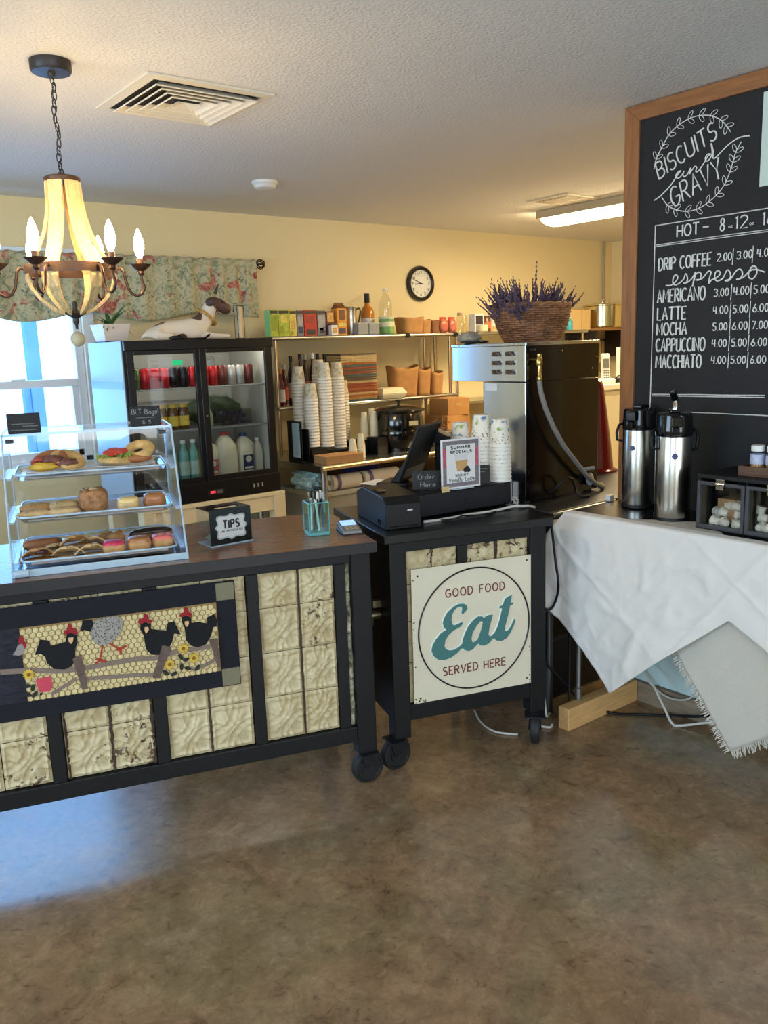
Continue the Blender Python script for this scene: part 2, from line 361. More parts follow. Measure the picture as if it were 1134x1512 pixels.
# ------------------------------------------------------------------ hen quilt hung on the counter
QL = thing('hen_quilt', 'dark bordered appliqué quilt of black hens on a fence, hung on the counter', 'quilt', (1.70, 2.24, 0), R(-18))
navy = mat('navy_cloth', c8(22, 24, 32), .95, bump=.15, bs=300); grey = mat('sage_cloth', c8(128, 122, 98), .95, bump=.2, bs=250)
def Q(P, y, name, m, holes=(), par=QL, th=.0022): return MB().prism(P, y, y-th, holes).build(name, m, par)
MB().box(-1.318, -.493, .012, .0195, .463, .822).build('border', navy, QL, bevel=.002)
for (a, b) in ((-1.315, .465), (-1.315, .759), (-.554, .467), (-.555, .760)): MB().box(a, a+.058, .0095, .013, b, b+.058).build('corner_patch', grey, QL)
MB().box(-1.253, -.557, .0100, .0125, .521, .756).build('print_backing', mat('wire_brown', c8(150, 120, 76), .95), QL)
MB().box(-1.253, -1.148, .0085, .0105, .521, .756).build('denim_patch', mat('denim', c8(36, 36, 46), .95, var=.5, vs=40, ani=(1, 1, 3)), QL)
hx = MB(); w = .0182
for j in range(16):
    for i in range(34):
        x = -1.14+i*w+(j % 2)*w/2; z = .529+j*w*.84
        if x > -.565 or z > .748 or x < -1.142: continue
        hx.geo([(x+w*.46*math.cos(R(60*k+30)), .0094, z+w*.5*math.sin(R(60*k+30))) for k in range(6)], [(0, 1, 2, 3, 4, 5)])
hx.build('hexagon_print', mat('straw_print', c8(214, 196, 146), .95, var=.15, vs=70), QL)
EAT=[[.304,.566],[.324,.585],[.322,.598],[.311,.607],[.291,.608],[.268,.6],[.244,.582],[.23,.561],[.225,.544],[.229,.525],[.239,.516],[.215,.505],[.196,.485],[.182,.465],[.177,.444],[.185,.422],[.202,.406],[.225,.401],[.252,.405],[.28,.42],[.296,.434],[.304,.434],[.311,.426],[.327,.42],[.343,.423],[.355,.434],[.367,.444],[.375,.435],[.391,.431],[.411,.437],[.428,.453],[.432,.455],[.444,.443],[.464,.438],[.485,.445],[.505,.468],[.52,.497],[.524,.517],[.52,.518],[.509,.494],[.497,.477],[.487,.473],[.479,.478],[.481,.495],[.493,.535],[.502,.573],[.516,.577],[.516,.583],[.505,.582],[.51,.614],[.498,.61],[.482,.601],[.473,.579],[.457,.574],[.459,.568],[.471,.568],[.461,.528],[.45,.496],[.438,.475],[.424,.463],[.414,.465],[.41,.473],[.414,.497],[.429,.548],[.413,.548],[.399,.543],[.392,.538],[.385,.547],[.369,.549],[.349,.537],[.329,.517],[.315,.493],[.306,.472],[.302,.452],[.288,.441],[.268,.433],[.249,.434],[.233,.442],[.228,.454],[.232,.476],[.246,.496],[.266,.51],[.282,.515],[.297,.522],[.305,.532],[.3,.537],[.286,.531],[.27,.528],[.261,.535],[.258,.554],[.261,.572],[.271,.589],[.287,.598],[.301,.598],[.304,.588],[.301,.573]]
EATH=[[.388,.527],[.376,.529],[.36,.513],[.344,.489],[.339,.467],[.342,.453],[.351,.451],[.366,.459],[.376,.484],[.384,.505]]
hen1=[[-1.113,.667],[-1.093,.713],[-1.07,.706],[-1.065,.688],[-1.022,.695],[-1.016,.721],[-1.002,.722],[-.987,.712],[-.988,.685],[-.996,.671],[-1.0,.633],[-1.012,.614],[-1.034,.607],[-1.064,.614],[-1.081,.635],[-1.085,.658],[-1.096,.668]]
comb1=[[-1.026,.718],[-1.023,.733],[-1.015,.732],[-1.009,.752],[-.999,.747],[-.999,.735],[-.987,.732],[-.985,.72],[-.989,.713],[-1.002,.721],[-1.016,.721]]
beak1=[[-1.013,.707],[-.998,.706],[-1.001,.693],[-1.007,.686],[-1.013,.695]]
hen2=[[-.95,.718],[-.933,.747],[-.911,.757],[-.865,.758],[-.852,.746],[-.851,.719],[-.864,.694],[-.887,.674],[-.909,.667],[-.93,.67],[-.946,.69]]
tail2=[[-.976,.722],[-.967,.759],[-.939,.761],[-.936,.739],[-.947,.716],[-.963,.724]]
leg2a=[[-.918,.669],[-.913,.668],[-.925,.625],[-.91,.614],[-.913,.609],[-.928,.617],[-.943,.608],[-.945,.612],[-.933,.622],[-.943,.624],[-.941,.627],[-.929,.627]]
leg2b=[[-.898,.669],[-.893,.671],[-.868,.651],[-.847,.658],[-.845,.652],[-.861,.644],[-.861,.628],[-.868,.629],[-.869,.641],[-.877,.644],[-.875,.649]]
hen3=[[-.8,.701],[-.798,.72],[-.782,.722],[-.766,.714],[-.767,.698],[-.722,.685],[-.714,.71],[-.694,.713],[-.677,.666],[-.697,.673],[-.705,.647],[-.72,.621],[-.743,.608],[-.772,.613],[-.787,.632],[-.79,.66],[-.791,.68]]
comb3=[[-.805,.725],[-.802,.735],[-.788,.737],[-.783,.752],[-.772,.746],[-.772,.732],[-.761,.727],[-.766,.716],[-.781,.724],[-.798,.718]]
beak3=[[-.786,.707],[-.775,.707],[-.774,.697],[-.783,.686],[-.787,.695]]
hen4=[[-.671,.71],[-.668,.725],[-.653,.725],[-.641,.717],[-.64,.699],[-.619,.7],[-.591,.69],[-.59,.71],[-.566,.719],[-.558,.697],[-.561,.677],[-.573,.675],[-.581,.648],[-.598,.622],[-.626,.614],[-.648,.624],[-.662,.644],[-.663,.672],[-.664,.689]]
comb4=[[-.678,.727],[-.673,.736],[-.662,.738],[-.659,.754],[-.648,.752],[-.645,.738],[-.636,.731],[-.639,.719],[-.653,.727],[-.67,.724]]
beak4=[[-.661,.708],[-.649,.708],[-.649,.698],[-.656,.689],[-.662,.698]]
rost=[[-1.174,.677],[-1.164,.69],[-1.156,.706],[-1.144,.708],[-1.138,.698],[-1.144,.676],[-1.155,.672]]
rostc=[[-1.155,.712],[-1.15,.731],[-1.14,.732],[-1.137,.714],[-1.131,.708],[-1.136,.693],[-1.14,.698],[-1.144,.708]]
railA=[[-1.214,.628],[-1.181,.625],[-1.148,.621],[-1.115,.618],[-1.048,.602],[-1.007,.603],[-.972,.599],[-.908,.604],[-.823,.606],[-.755,.598],[-.717,.608],[-.694,.613],[-.656,.611],[-.586,.61]]
railB=[[-1.079,.533],[-1.003,.571]]
railC=[[-.975,.566],[-.828,.553],[-.771,.544]]
railD=[[-.647,.54],[-.607,.55],[-.571,.564]]
post1=[[-1.008,.638],[-.981,.649],[-.972,.534],[-.989,.533]]
post2=[[-.737,.64],[-.71,.629],[-.753,.531],[-.775,.535]]
post3=[[-.588,.636],[-.562,.637],[-.56,.535],[-.568,.537]]
sun=[[-1.136,.609],[-.673,.619],[-.642,.582],[-.72,.572]]
leaf=[[-1.145,.572],[-1.129,.564],[-1.145,.545],[-1.126,.542],[-.683,.591],[-.666,.58],[-.683,.558],[-.663,.549],[-.633,.546],[-.733,.546],[-.708,.538]]
pink=[[-1.118,.587],[-1.108,.591],[-1.075,.593],[-1.073,.56],[-1.082,.545],[-1.112,.547]]
espresso=[[.2,1.749],[.221,1.748],[.241,1.759],[.251,1.775],[.243,1.786],[.233,1.778],[.23,1.76],[.239,1.748],[.256,1.752],[.276,1.767],[.285,1.786],[.293,1.77],[.289,1.753],[.276,1.752],[.296,1.755],[.314,1.769],[.327,1.788],[.315,1.736],[.324,1.775],[.34,1.787],[.35,1.777],[.344,1.76],[.328,1.76],[.352,1.762],[.368,1.776],[.379,1.787],[.39,1.783],[.385,1.763],[.383,1.743],[.394,1.755],[.412,1.76],[.427,1.774],[.419,1.786],[.407,1.778],[.407,1.758],[.418,1.749],[.439,1.758],[.454,1.785],[.467,1.772],[.466,1.753],[.448,1.748],[.466,1.749],[.491,1.78],[.508,1.781],[.514,1.764],[.505,1.75],[.492,1.749],[.517,1.754],[.537,1.771],[.549,1.788],[.564,1.785],[.568,1.764],[.556,1.747],[.541,1.75],[.537,1.766],[.549,1.777],[.572,1.775],[.597,1.765]]
andw=[[.136,2.073],[.164,2.086],[.2,2.111],[.224,2.136],[.24,2.155],[.25,2.162],[.239,2.161],[.229,2.15],[.235,2.139],[.246,2.14],[.258,2.151],[.263,2.16],[.259,2.146],[.266,2.139],[.279,2.147],[.291,2.166],[.286,2.145],[.295,2.156],[.307,2.168],[.315,2.163],[.312,2.15],[.321,2.149],[.34,2.168],[.359,2.193],[.369,2.199],[.356,2.2],[.349,2.188],[.355,2.178],[.367,2.183],[.376,2.203],[.371,2.232],[.373,2.231],[.38,2.205],[.38,2.186],[.388,2.182],[.414,2.201],[.44,2.219],[.471,2.232],[.497,2.234],[.517,2.232]]
arcT=[[.132,2.188],[.141,2.225],[.164,2.261],[.193,2.3],[.228,2.324],[.274,2.339],[.319,2.341],[.364,2.331],[.403,2.309],[.426,2.285],[.444,2.26]]
arcB=[[.17,2.08],[.196,2.048],[.227,2.029],[.275,2.014],[.321,2.015],[.361,2.029],[.399,2.053],[.43,2.086],[.449,2.126],[.459,2.157],[.468,2.188],[.487,2.219]]
rl = mat('rail_cloth', c8(134, 116, 104), .95, var=.2, vs=60, ani=(4, 1, 20)); rd = mat('post_cloth', c8(104, 86, 78), .95, var=.2, vs=60)
def band(P, w, y, nm):
    m = MB(); P = sorted(P); V = []; n = len(P)
    for (x, z) in P: V += [(x, y, z-w/2), (x, y, z+w/2)]
    m.geo(V, [(2*i, 2*i+2, 2*i+3, 2*i+1) for i in range(n-1)]).build(nm, rl, QL, solid=.002)
def res(P, n=14):
    P = sorted(P); o = []
    for i in range(n+1):
        x = P[0][0]+(P[-1][0]-P[0][0])*i/n
        for k in range(len(P)-1):
            if P[k][0] <= x <= P[k+1][0]+1e-6:
                o.append((x, P[k][1]+(P[k+1][1]-P[k][1])*(x-P[k][0])/(P[k+1][0]-P[k][0]))); break
    return o
band(res(railA), .016, .0082, 'fence_rail'); band(railB, .012, .008, 'fence_rail'); band(railC, .013, .008, 'fence_rail'); band(res(railD, 4), .012, .008, 'fence_rail')
hb = mat('hen_black', c8(20, 21, 25), .95, bump=.2, bs=200); red = mat('comb_red', c8(150, 36, 44), .95); bk = mat('beak_peach', c8(222, 178, 130), .95)
def hen(body, comb, beak, bm=hb):
    h = Q(body, .0078, 'hen', bm)
    Q(comb, .0060, 'comb', red, par=h)
    if beak: Q(beak, .0058, 'beak', bk, par=h)
    return h
hen(hen1, comb1, beak1); hen(hen3, comb3, beak3); hen(hen4, comb4, beak4); hen(rost, rostc, None, mat('rooster_grey', c8(150, 140, 138), .95))
sp = mat('speckled_cloth', c8(60, 60, 62), .95, var=.0); N, L, P = nodes(sp); tc = N.new('ShaderNodeTexCoord')
vo = N.new('ShaderNodeTexVoronoi'); vo.inputs['Scale'].default_value = 190; L.new(tc.outputs['Object'], vo.inputs[0]); k = ramp(N, [(.25, c8(60, 58, 58)), (.42, c8(158, 152, 144))]); L.new(vo.outputs['Distance'], k.inputs[0]); L.new(k.outputs[0], P.inputs['Base Color'])
h = Q([(x, min(z, .755)) for x, z in hen2], .0078, 'hen', sp); Q([(x, min(z, .755)) for x, z in tail2], .0072, 'tail', hb, par=h); lg = mat('leg_red', c8(168, 58, 44), .9)
Q(leg2a, .0066, 'hen_leg', lg, par=h); Q(leg2b, .0066, 'hen_leg', lg, par=h)
for p in (post1, post2, post3): Q(p, .0062, 'fence_post', rd)
yl = mat('sunflower_yellow', c8(214, 178, 74), .95, var=.2, vs=90); br = mat('sunflower_heart', c8(140, 98, 44), .95); lf = mat('leaf_dark', c8(44, 46, 42), .95)
for (x, z) in sun:
    f = Q([(x+(.019 if k % 2 else .0125)*math.cos(k*PI/12), z+(.019 if k % 2 else .0125)*math.sin(k*PI/12)) for k in range(24)], .0056, 'sunflower', yl)
    Q([(x+.006*math.cos(k*PI/6), z+.006*math.sin(k*PI/6)) for k in range(12)], .0036, 'flower_heart', br, par=f)
for i, (x, z) in enumerate(leaf):
    a = i*1.3; Q([(x+.0115*math.cos(k*PI/6)*math.cos(a)-.006*math.sin(k*PI/6)*math.sin(a), z+.0115*math.cos(k*PI/6)*math.sin(a)+.006*math.sin(k*PI/6)*math.cos(a)) for k in range(12)], .0058, 'leaf', lf)
pf = Q(pink, .0056, 'pink_flower', mat('flower_pink', c8(206, 74, 92), .95, var=.12, vs=40)); px, pz = -1.108, .541
Q([(px+.004*math.cos(k*PI/4), pz+.004*math.sin(k*PI/4)) for k in range(8)], .0036, 'flower_heart', hb, par=pf)

# ------------------------------------------------------------------ register cart
CK = thing('register_cart', 'smaller black cart on casters carrying the till', 'cart', (1.763, 2.281, 0), R(-18))
MB().box(0, .679, 0, .62, .868, .9).build('worktop', mat('cart_top', c8(20, 21, 24), .3, bump=.04, bs=50), CK, bevel=.003)
for (x, y) in ((.022, .015), (.592, .015), (.022, .54), (.592, .54)): MB().box(x, x+.066, y, y+.066, .118, .868).build('leg', black, CK, bevel=.004)
MB().box(.088, .592, .02, .055, .829, .868).build('rail', black, CK, bevel=.003); MB().box(.088, .592, .02, .055, .183, .243).build('rail', black, CK, bevel=.003)
MB().box(.296, .332, .024, .05, .243, .829).build('stile', black, CK, bevel=.002)
MB().box(.028, .05, .08, .54, .183, .868).build('side_panel', black, CK); MB().box(.63, .652, .08, .54, .183, .868).build('side_panel', black, CK)
MB().box(.088, .592, .05, .056, .243, .829).build('backing_board', back, CK)
tin_cells(MB(), [.09, .195, .296], [.243, .40, .56, .70, .829], .042, 12, 14).build('tin_panel', tin, CK, smooth=60)
tin_cells(MB(), [.332, .455, .592], [.243, .40, .56, .70, .829], .042, 12, 14).build('tin_panel', tin, CK, smooth=60)
rr = random.Random(3)
m = MB(); m.sheet(2, 12, lambda s, t: (.455+(s-.5)*(.008+.01*rr.random()), .0372, .76+.069*t))
for (a, b, c, d) in ((.14, .766, .175, .80), (.175, .80, .2, .829), (.2, .829, .19, .77), (.50, .829, .55, .79), (.55, .79, .59, .772), (.53, .829, .56, .78)):
    m.tube([(a+(c-a)*i/6+.006*(rr.random()-.5), .0375, b+(d-b)*i/6+.006*(rr.random()-.5)) for i in range(7)], .0022, 4)
m.build('rusty_seam', rustd, CK)
caster(CK, .030, .02, R(12)); caster(CK, .615, .0, R(62)); caster(CK, .055, .575, R(30)); caster(CK, .625, .575, R(80))
l = MB(); l.box(-.004, .028, .135, .165, .60, .625); l.cyl((-.012, .15, .568), (.026, .15, .568), .017, 14); l.tube([(-.008, .15+.016*math.cos(a*PI/6), .548+.022*math.sin(a*PI/6)) for a in range(12)], .004, 6, True)
l.build('latch', mat('tarnished_brass', c8(150, 140, 110), .35, .9), CK, smooth=40)

# ------------------------------------------------------------------ writing by single strokes
def arc(cx, cz, rx, rz, a0, a1, n=10): return [(cx+rx*math.cos(R(a0+(a1-a0)*i/n)), cz+rz*math.sin(R(a0+(a1-a0)*i/n))) for i in range(n+1)]
GL = {
 'A': (.62, [[(0, 0), (.31, 1), (.62, 0)], [(.11, .35), (.51, .35)]]), 'B': (.55, [[(0, 0), (0, 1)], [(0, 1)]+arc(.25, .76, .25, .24, 90, -90)+[(0, .52)], [(0, .52)]+arc(.28, .26, .27, .26, 90, -90)+[(0, 0)]]),
 'C': (.58, [arc(.32, .5, .32, .5, 50, 310, 14)]), 'D': (.58, [[(0, 0), (0, 1)]+arc(.2, .5, .38, .5, 90, -90, 12)+[(0, 0)]]), 'E': (.48, [[(.48, 1), (0, 1), (0, 0), (.48, 0)], [(0, .52), (.4, .52)]]),
 'F': (.46, [[(.46, 1), (0, 1), (0, 0)], [(0, .52), (.38, .52)]]), 'G': (.62, [arc(.33, .5, .33, .5, 50, 345, 14)+[(.64, .45), (.38, .45)]]), 'H': (.56, [[(0, 0), (0, 1)], [(.56, 0), (.56, 1)], [(0, .5), (.56, .5)]]),
 'I': (.04, [[(.02, 0), (.02, 1)]]), 'K': (.55, [[(0, 0), (0, 1)], [(.55, 1), (0, .42)], [(.18, .58), (.55, 0)]]), 'L': (.44, [[(0, 1), (0, 0), (.44, 0)]]), 'M': (.74, [[(0, 0), (.06, 1), (.37, .3), (.68, 1), (.74, 0)]]),
 'N': (.58, [[(0, 0), (0, 1), (.58, 0), (.58, 1)]]), 'O': (.66, [arc(.33, .5, .33, .5, 0, 360, 18)]), 'P': (.52, [[(0, 0), (0, 1)]+arc(.24, .75, .27, .25, 90, -90)+[(0, .5)]]), 'R': (.55, [[(0, 0), (0, 1)]+arc(.25, .75, .26, .25, 90, -90)+[(0, .5)], [(.2, .5), (.55, 0)]]),
 'S': (.5, [arc(.26, .75, .24, .25, 35, 255, 10)+arc(.24, .26, .26, .26, 80, -145, 10)]), 'T': (.58, [[(0, 1), (.58, 1)], [(.29, 1), (.29, 0)]]), 'U': (.56, [[(0, 1)]+arc(.28, .28, .28, .28, 180, 360)+[(.56, 1)]]), 'V': (.6, [[(0, 1), (.3, 0), (.6, 1)]]), 'Y': (.58, [[(0, 1), (.29, .48), (.58, 1)], [(.29, .48), (.29, 0)]]),
 '1': (.1, [[(0, .85), (.1, 1), (.1, 0)]]), '2': (.5, [arc(.25, .74, .25, .26, 160, -20)+[(0, 0), (.5, 0)]]), '3': (.48, [arc(.22, .75, .24, .25, 150, -80)+arc(.22, .26, .26, .26, 80, -150)]), '4': (.5, [[(.06, 1), (0, .42), (.5, .42)], [(.4, 1), (.38, 0)]]), '5': (.46, [[(.44, 1), (.06, 1), (.04, .58)]+arc(.2, .3, .26, .3, 110, -140)]),
 '6': (.48, [[(.36, 1), (.08, .5)]+arc(.24, .26, .24, .26, 160, -200, 14)]), '7': (.48, [[(0, 1), (.48, 1), (.16, 0)]]), '8': (.48, [arc(.24, .76, .2, .24, -90, 270, 12)+arc(.24, .26, .24, .26, 90, 450, 12)]), '0': (.46, [arc(.23, .5, .23, .5, 0, 360, 14)]),
 '9': (.48, [arc(.24, .74, .24, .26, -20, 340, 14)+[(.46, .62), (.14, 0)]]),
 '.': (.06, [[(.02, 0), (.04, .06)]]), '-': (.4, [[(0, .5), (.4, .5)]]), '$': (.5, [arc(.26, .75, .24, .25, 35, 255, 8)+arc(.24, .26, .26, .26, 80, -145, 8), [(.25, -.1), (.25, 1.1)]]), ' ': (.3, []),
 'a': (.45, [arc(.22, .25, .22, .26, 30, 330, 10), [(.44, .52), (.45, 0)]]), 'e': (.45, [[(.02, .26), (.43, .3)]+arc(.22, .26, .22, .26, 10, 320, 10)]), 'g': (.45, [arc(.22, .25, .22, .26, 0, 360, 12), [(.44, .5), (.44, -.2)]+arc(.22, -.2, .22, .18, 0, -150, 6)]), 'l': (.06, [[(.02, 1), (.02, 0)]]),
 'r': (.3, [[(0, .52), (0, 0)], [(0, .3)]+arc(.16, .36, .16, .16, 160, 40, 5)]), 'd': (.45, [arc(.22, .25, .22, .26, 0, 360, 12), [(.44, 1), (.44, 0)]]), 'i': (.05, [[(.02, .52), (.02, 0)], [(.02, .72), (.03, .76)]]), 'n': (.4, [[(0, .52), (0, 0)], [(0, .3)]+arc(.2, .32, .2, .2, 170, 0, 6)+[(.4, 0)]]), 't': (.3, [[(.14, .9), (.14, 0)], [(0, .56), (.3, .56)]]), 'z': (.36, [[(0, .5), (.36, .5), (0, 0), (.36, 0)]]), 'o': (.42, [arc(.21, .25, .21, .26, 0, 360, 12)]),
}
def write(mb, s, x0, x1, z0, h, r, f, slant=0, gap=.2, z1=None, seg=5, wob=0):
    tw = sum(GL[ch][0]+gap for ch in s)-gap; k = (x1-x0)/tw; x = 0
    for ch in s:
        w, st = GL[ch]
        for line in st:
            P = []
            for (a, b) in line:
                X_ = x0+(x+a)*k+slant*b*h; base = z0+((z1-z0)*(X_-x0)/(x1-x0) if z1 is not None else 0)
                P.append(f(X_+wob*(random.random()-.5), base+b*h+wob*(random.random()-.5)))
            mb.tube(P, r, seg)
        x += w+gap
    return mb
# ------------------------------------------------------------------ EAT sign
SG = thing('eat_sign', 'square cream tin sign with a black ring and teal script, on the cart front', 'sign', (1.763, 2.281, 0), R(-18))
enam = mat('cream_enamel', c8(226, 217, 194), .35, var=.03, vs=4); N, L, P = nodes(enam)
MB().box(.104, .594, .0165, .0195, .246, .762).build('panel', enam, SG, bevel=.0015)
cx, cz = .355, .505
m = MB(); ring = [(cx+.229*math.cos(k*PI/48), cz+.2345*math.sin(k*PI/48)) for k in range(96)]
m.tube([(x, .0155, z) for x, z in ring], .0032, 6, True); m.build('ring', mat('ink_black', c8(22, 22, 24), .4), SG, smooth=60)
MB().prism(EAT, .0160, .0135, [EATH]).build('script_letters', mat('teal_enamel', c8(70, 122, 122), .4), SG)
def outset(P, d):
    n = len(P); o = []
    for i in range(n):
        a = Vector(P[i-1]); b = Vector(P[(i+1) % n]); t = (b-a).normalized(); o.append((P[i][0]-t.y*d*-1*-1, P[i][1]+t.x*d))
    return o
m = MB(); m.tube([(x-.003, .0165, z+.002) for x, z in EAT], .0028, 4, True); m.build('script_outline', mat('pale_aqua', c8(222, 236, 228), .4), SG)
maroon = mat('maroon_ink', c8(112, 44, 40), .5); fS = lambda x, z: (x, .0160, z)
m = MB(); write(m, 'GOOD FOOD', .238, .480, .640, .030, .0024, fS, gap=.3); write(m, 'SERVED HERE', .222, .481, .339, .031, .0026, fS, gap=.28); m.build('lettering', maroon, SG)
m = MB()
for (x, z) in ((.128, .735), (.575, .742), (.128, .265), (.575, .27)): m.lathe([(.0001, .0), (.004, .0), (.004, .002), (.0001, .003)], x, 0, 0, 8) if False else m.cyl((x, .0165, z), (x, .0148, z), .0038, 10)
m.build('nail', rustd, SG)
m = MB(); rr = random.Random(5)
for k in range(26):
    e = rr.random(); x, z = ((.106+.006*rr.random(), .25+.5*e) if k < 9 else ((.59-.004*rr.random(), .25+.15*e) if k < 17 else (.11+.04*e, .249+.01*rr.random())))
    m.cyl((x, .0166, z), (x, .0160, z), .0015+.002*rr.random(), 6)
m.build('rust_chips', rustd, SG)
# ------------------------------------------------------------------ chandelier
CH = thing('chandelier', 'wooden chandelier with candle bulbs hanging on a chain from the ceiling', 'chandelier', (.942, 2.802, 2.44))
bronze = mat('dark_bronze', c8(84, 62, 50), .42, .7, var=.15, vs=30); iron = mat('dark_iron', c8(62, 58, 58), .45, .6)
MB().lathe([(.061, 0), (.061, -.028), (.057, -.034), (.012, -.036), (.01, -.045)], seg=36).build('ceiling_canopy', iron, CH, smooth=35)
m = MB(); nl = 13; zt, zb = -.040, -.337
for i in range(nl):
    z = zt+(zb-zt)*(i+.5)/nl; a = (i % 2)*PI/2+.4; P = []
    for k in range(14):
        b = 2*PI*k/14; x = .0068*math.cos(b); zz = .0150*math.sin(b); P.append((x*math.cos(a)+.004*math.sin(i*1.1), x*math.sin(a), z+zz))
    m.tube(P, .0017, 6, True)
m.tube([(.006*math.sin(i*1.3), .006*math.cos(i*1.3), zt+(zb-zt)*i/20) for i in range(21)], .0015, 5)
m.build('chain', iron, CH, smooth=60)
MB().lathe([(.052, -.350), (.054, -.347), (.054, -.338), (.048, -.334), (.012, -.332), (.010, -.322)], seg=32).build('crown_cap', bronze, CH, smooth=35)
stave = mat('whitewashed_wood', c8(214, 186, 134), .6, var=.3, vs=9, ani=(14, 14, 1.5), det=6, bump=.1, bs=30)
pr = [(.048, -.350), (.050, -.40), (.056, -.45), (.070, -.505), (.092, -.555), (.120, -.600), (.131, -.618), (.132, -.640), (.122, -.672), (.098, -.706), (.064, -.735), (.028, -.752)]
for k in range(6):
    a = R(45+60*k); V = []; F = []; ca, sa_ = math.cos(a), math.sin(a)
    for i, (r, z) in enumerate(pr):
        p0 = pr[max(0, i-1)]; p1 = pr[min(len(pr)-1, i+1)]; t = Vector((p1[0]-p0[0], p1[1]-p0[1])).normalized(); nx_, nz_ = -t.y, t.x
        w = .0225 if i < 8 else .0225-.0045*(i-7)
        for (dn, dw) in ((.005, -w), (.005, w), (-.005, w), (-.005, -w)):
            rr = r+nx_*dn*-1; zz = z-nz_*dn
            V.append((rr*ca-dw*sa_, rr*sa_+dw*ca, zz))
    for i in range(len(pr)-1):
        for q in range(4): F.append((4*i+q, 4*i+(q+1) % 4, 4*i+4+(q+1) % 4, 4*i+4+q))
    F += [(3, 2, 1, 0), tuple(4*(len(pr)-1)+q for q in range(4))]
    MB().geo(V, F).build('stave', stave, CH, bevel=.0015)
MB().lathe([(.1375, -.602), (.141, -.602), (.141, -.628), (.1375, -.628)], seg=48, cap=False).build('ring_band', bronze, CH, smooth=35, solid=.002)
MB().lathe([(.030, -.744), (.034, -.750), (.018, -.760), (.009, -.765), (.010, -.778), (.005, -.786), (.004, -.800)], seg=20).lathe([(.001, -.71), (.008, -.716), (.007, -.73), (.010, -.745)], seg=12).build('finial', iron, CH, smooth=40)
m = MB(); m.tube([(.006*math.cos(k*PI/6), 0, -.803+.006*math.sin(k*PI/6)) for k in range(12)], .0015, 5, True); m.blob(0, 0, -.831, .0235, .0235, .0235, 12); m.build('wooden_ball', mat('ball_wood', c8(196, 184, 150), .6), CH, smooth=60)
bulbm = mat('bulb_glow', (1, .72, .36, 1), .3, emit=BULB); sleeve = mat('candle_sleeve', c8(120, 84, 62), .5)
for k in range(6):
    a = R(45+60*k); ca, sa_ = math.cos(a), math.sin(a); q = lambda r, z: (r*ca, r*sa_, z)
    ar = MB().tube([q(r, z) for r, z in ((.139, -.612), (.152, -.610), (.161, -.622), (.165, -.645), (.170, -.670), (.182, -.690), (.198, -.697), (.214, -.690), (.224, -.670), (.216, -.645), (.216, -.618))], .0048, 8)
    A_ = ar.build('arm', bronze, CH, smooth=60)
    x, y = q(.216, 0)[:2]
    MB().lathe([(.006, -.632), (.011, -.626), (.010, -.618), (.020, -.611), (.033, -.600), (.0345, -.597), (.030, -.598), (.010, -.606)], x, y, 0, 24).build('drip_pan', bronze, A_, smooth=40)
    MB().lathe([(.0105, -.606), (.0105, -.580), (.0085, -.578)], x, y, 0, 14).build('candle_sleeve', sleeve, A_, smooth=40)
    MB().lathe([(.006, -.579), (.0095, -.570), (.0150, -.553), (.0163, -.538), (.0140, -.518), (.0085, -.500), (.0028, -.487), (.0005, -.484)], x, y, 0, 18).build('bulb', bulbm, A_, smooth=80)
# ------------------------------------------------------------------ ceiling things
offw = mat('vent_white', c8(226, 220, 206), .5); dark = mat('duct_dark', c8(70, 62, 52), .8)
V1 = thing('ceiling_vent', 'large square white diffuser vent in the ceiling behind the chandelier', 'vent', (1.46, 2.97, 2.44), 0)
m = MB(); rg = [.235, .205, .170, .135, .100, .066, .036]
def sq(mb, r0, z0, r1, z1):
    V = [(s[0]*r, s[1]*r, z) for r, z in ((r0, z0), (r1, z1)) for s in ((-1, -1), (1, -1), (1, 1), (-1, 1))]
    return mb.geo(V, [(k, (k+1) % 4, 4+(k+1) % 4, 4+k) for k in range(4)])
sq(m, .235, -.001, .235, -.008); sq(m, .235, -.008, .198, -.010); m.build('frame', offw, V1)
for r in (.176, .142, .108, .074):
    m = MB(); sq(m, r+.014, -.022, r-.013, -.003); sq(m, r+.014, -.0225, r+.0115, -.024); m.build('louver', offw, V1, solid=.0015)
m = MB(); sq(m, .046, -.022, .002, -.010); m.build('louver', offw, V1, solid=.0015)
MB().box(-.2, .2, -.2, .2, -.0012, -.0005).build('duct_backing', dark, V1)
V2 = thing('ceiling_vent', 'small flat vent in the kitchen ceiling beside the fluorescent light', 'vent', (4.43, 3.74, 2.44), 0)
MB().box(-.16, .16, -.17, .17, -.006, -.0005).build('frame', offw, V2, bevel=.002)
m = MB()
for k in range(9): m.box(-.12, .12, -.13+k*.03, -.112+k*.03, -.011, -.006)
m.build('louver', mat('vent_grey', c8(176, 164, 140), .6), V2)
S1 = thing('smoke_detector', 'round white smoke detector on the ceiling', 'smoke detector', (2.46, 4.12, 2.44))
MB().lathe([(.070, -.0005), (.070, -.012), (.064, -.016), (.055, -.034), (.040, -.040), (.001, -.041)], seg=32).build('body', white, S1, smooth=30)
LT = thing('fluorescent_light', 'glowing wraparound fluorescent light on the kitchen ceiling by the board', 'ceiling light', (4.80, 3.56, 2.44), 0)
MB().box(-.16, .16, -.62, .60, -.052, -.001).build('housing', mat('fixture_brown', c8(196, 180, 150), .5), LT, bevel=.004)
m = MB(); V = []
for y in (-.60, .58):
    for k in range(9): a = PI*k/8; V.append((-.135*math.cos(a), y, -.050-.045*math.sin(a)))
m.geo(V, [(k, k+1, 10+k, 9+k) for k in range(8)]+[tuple(range(9)), tuple(range(9, 18))]); m.build('diffuser', mat('fluorescent_glow', (1, .77, .44, 1), .5, emit=FLUO), LT, smooth=50)
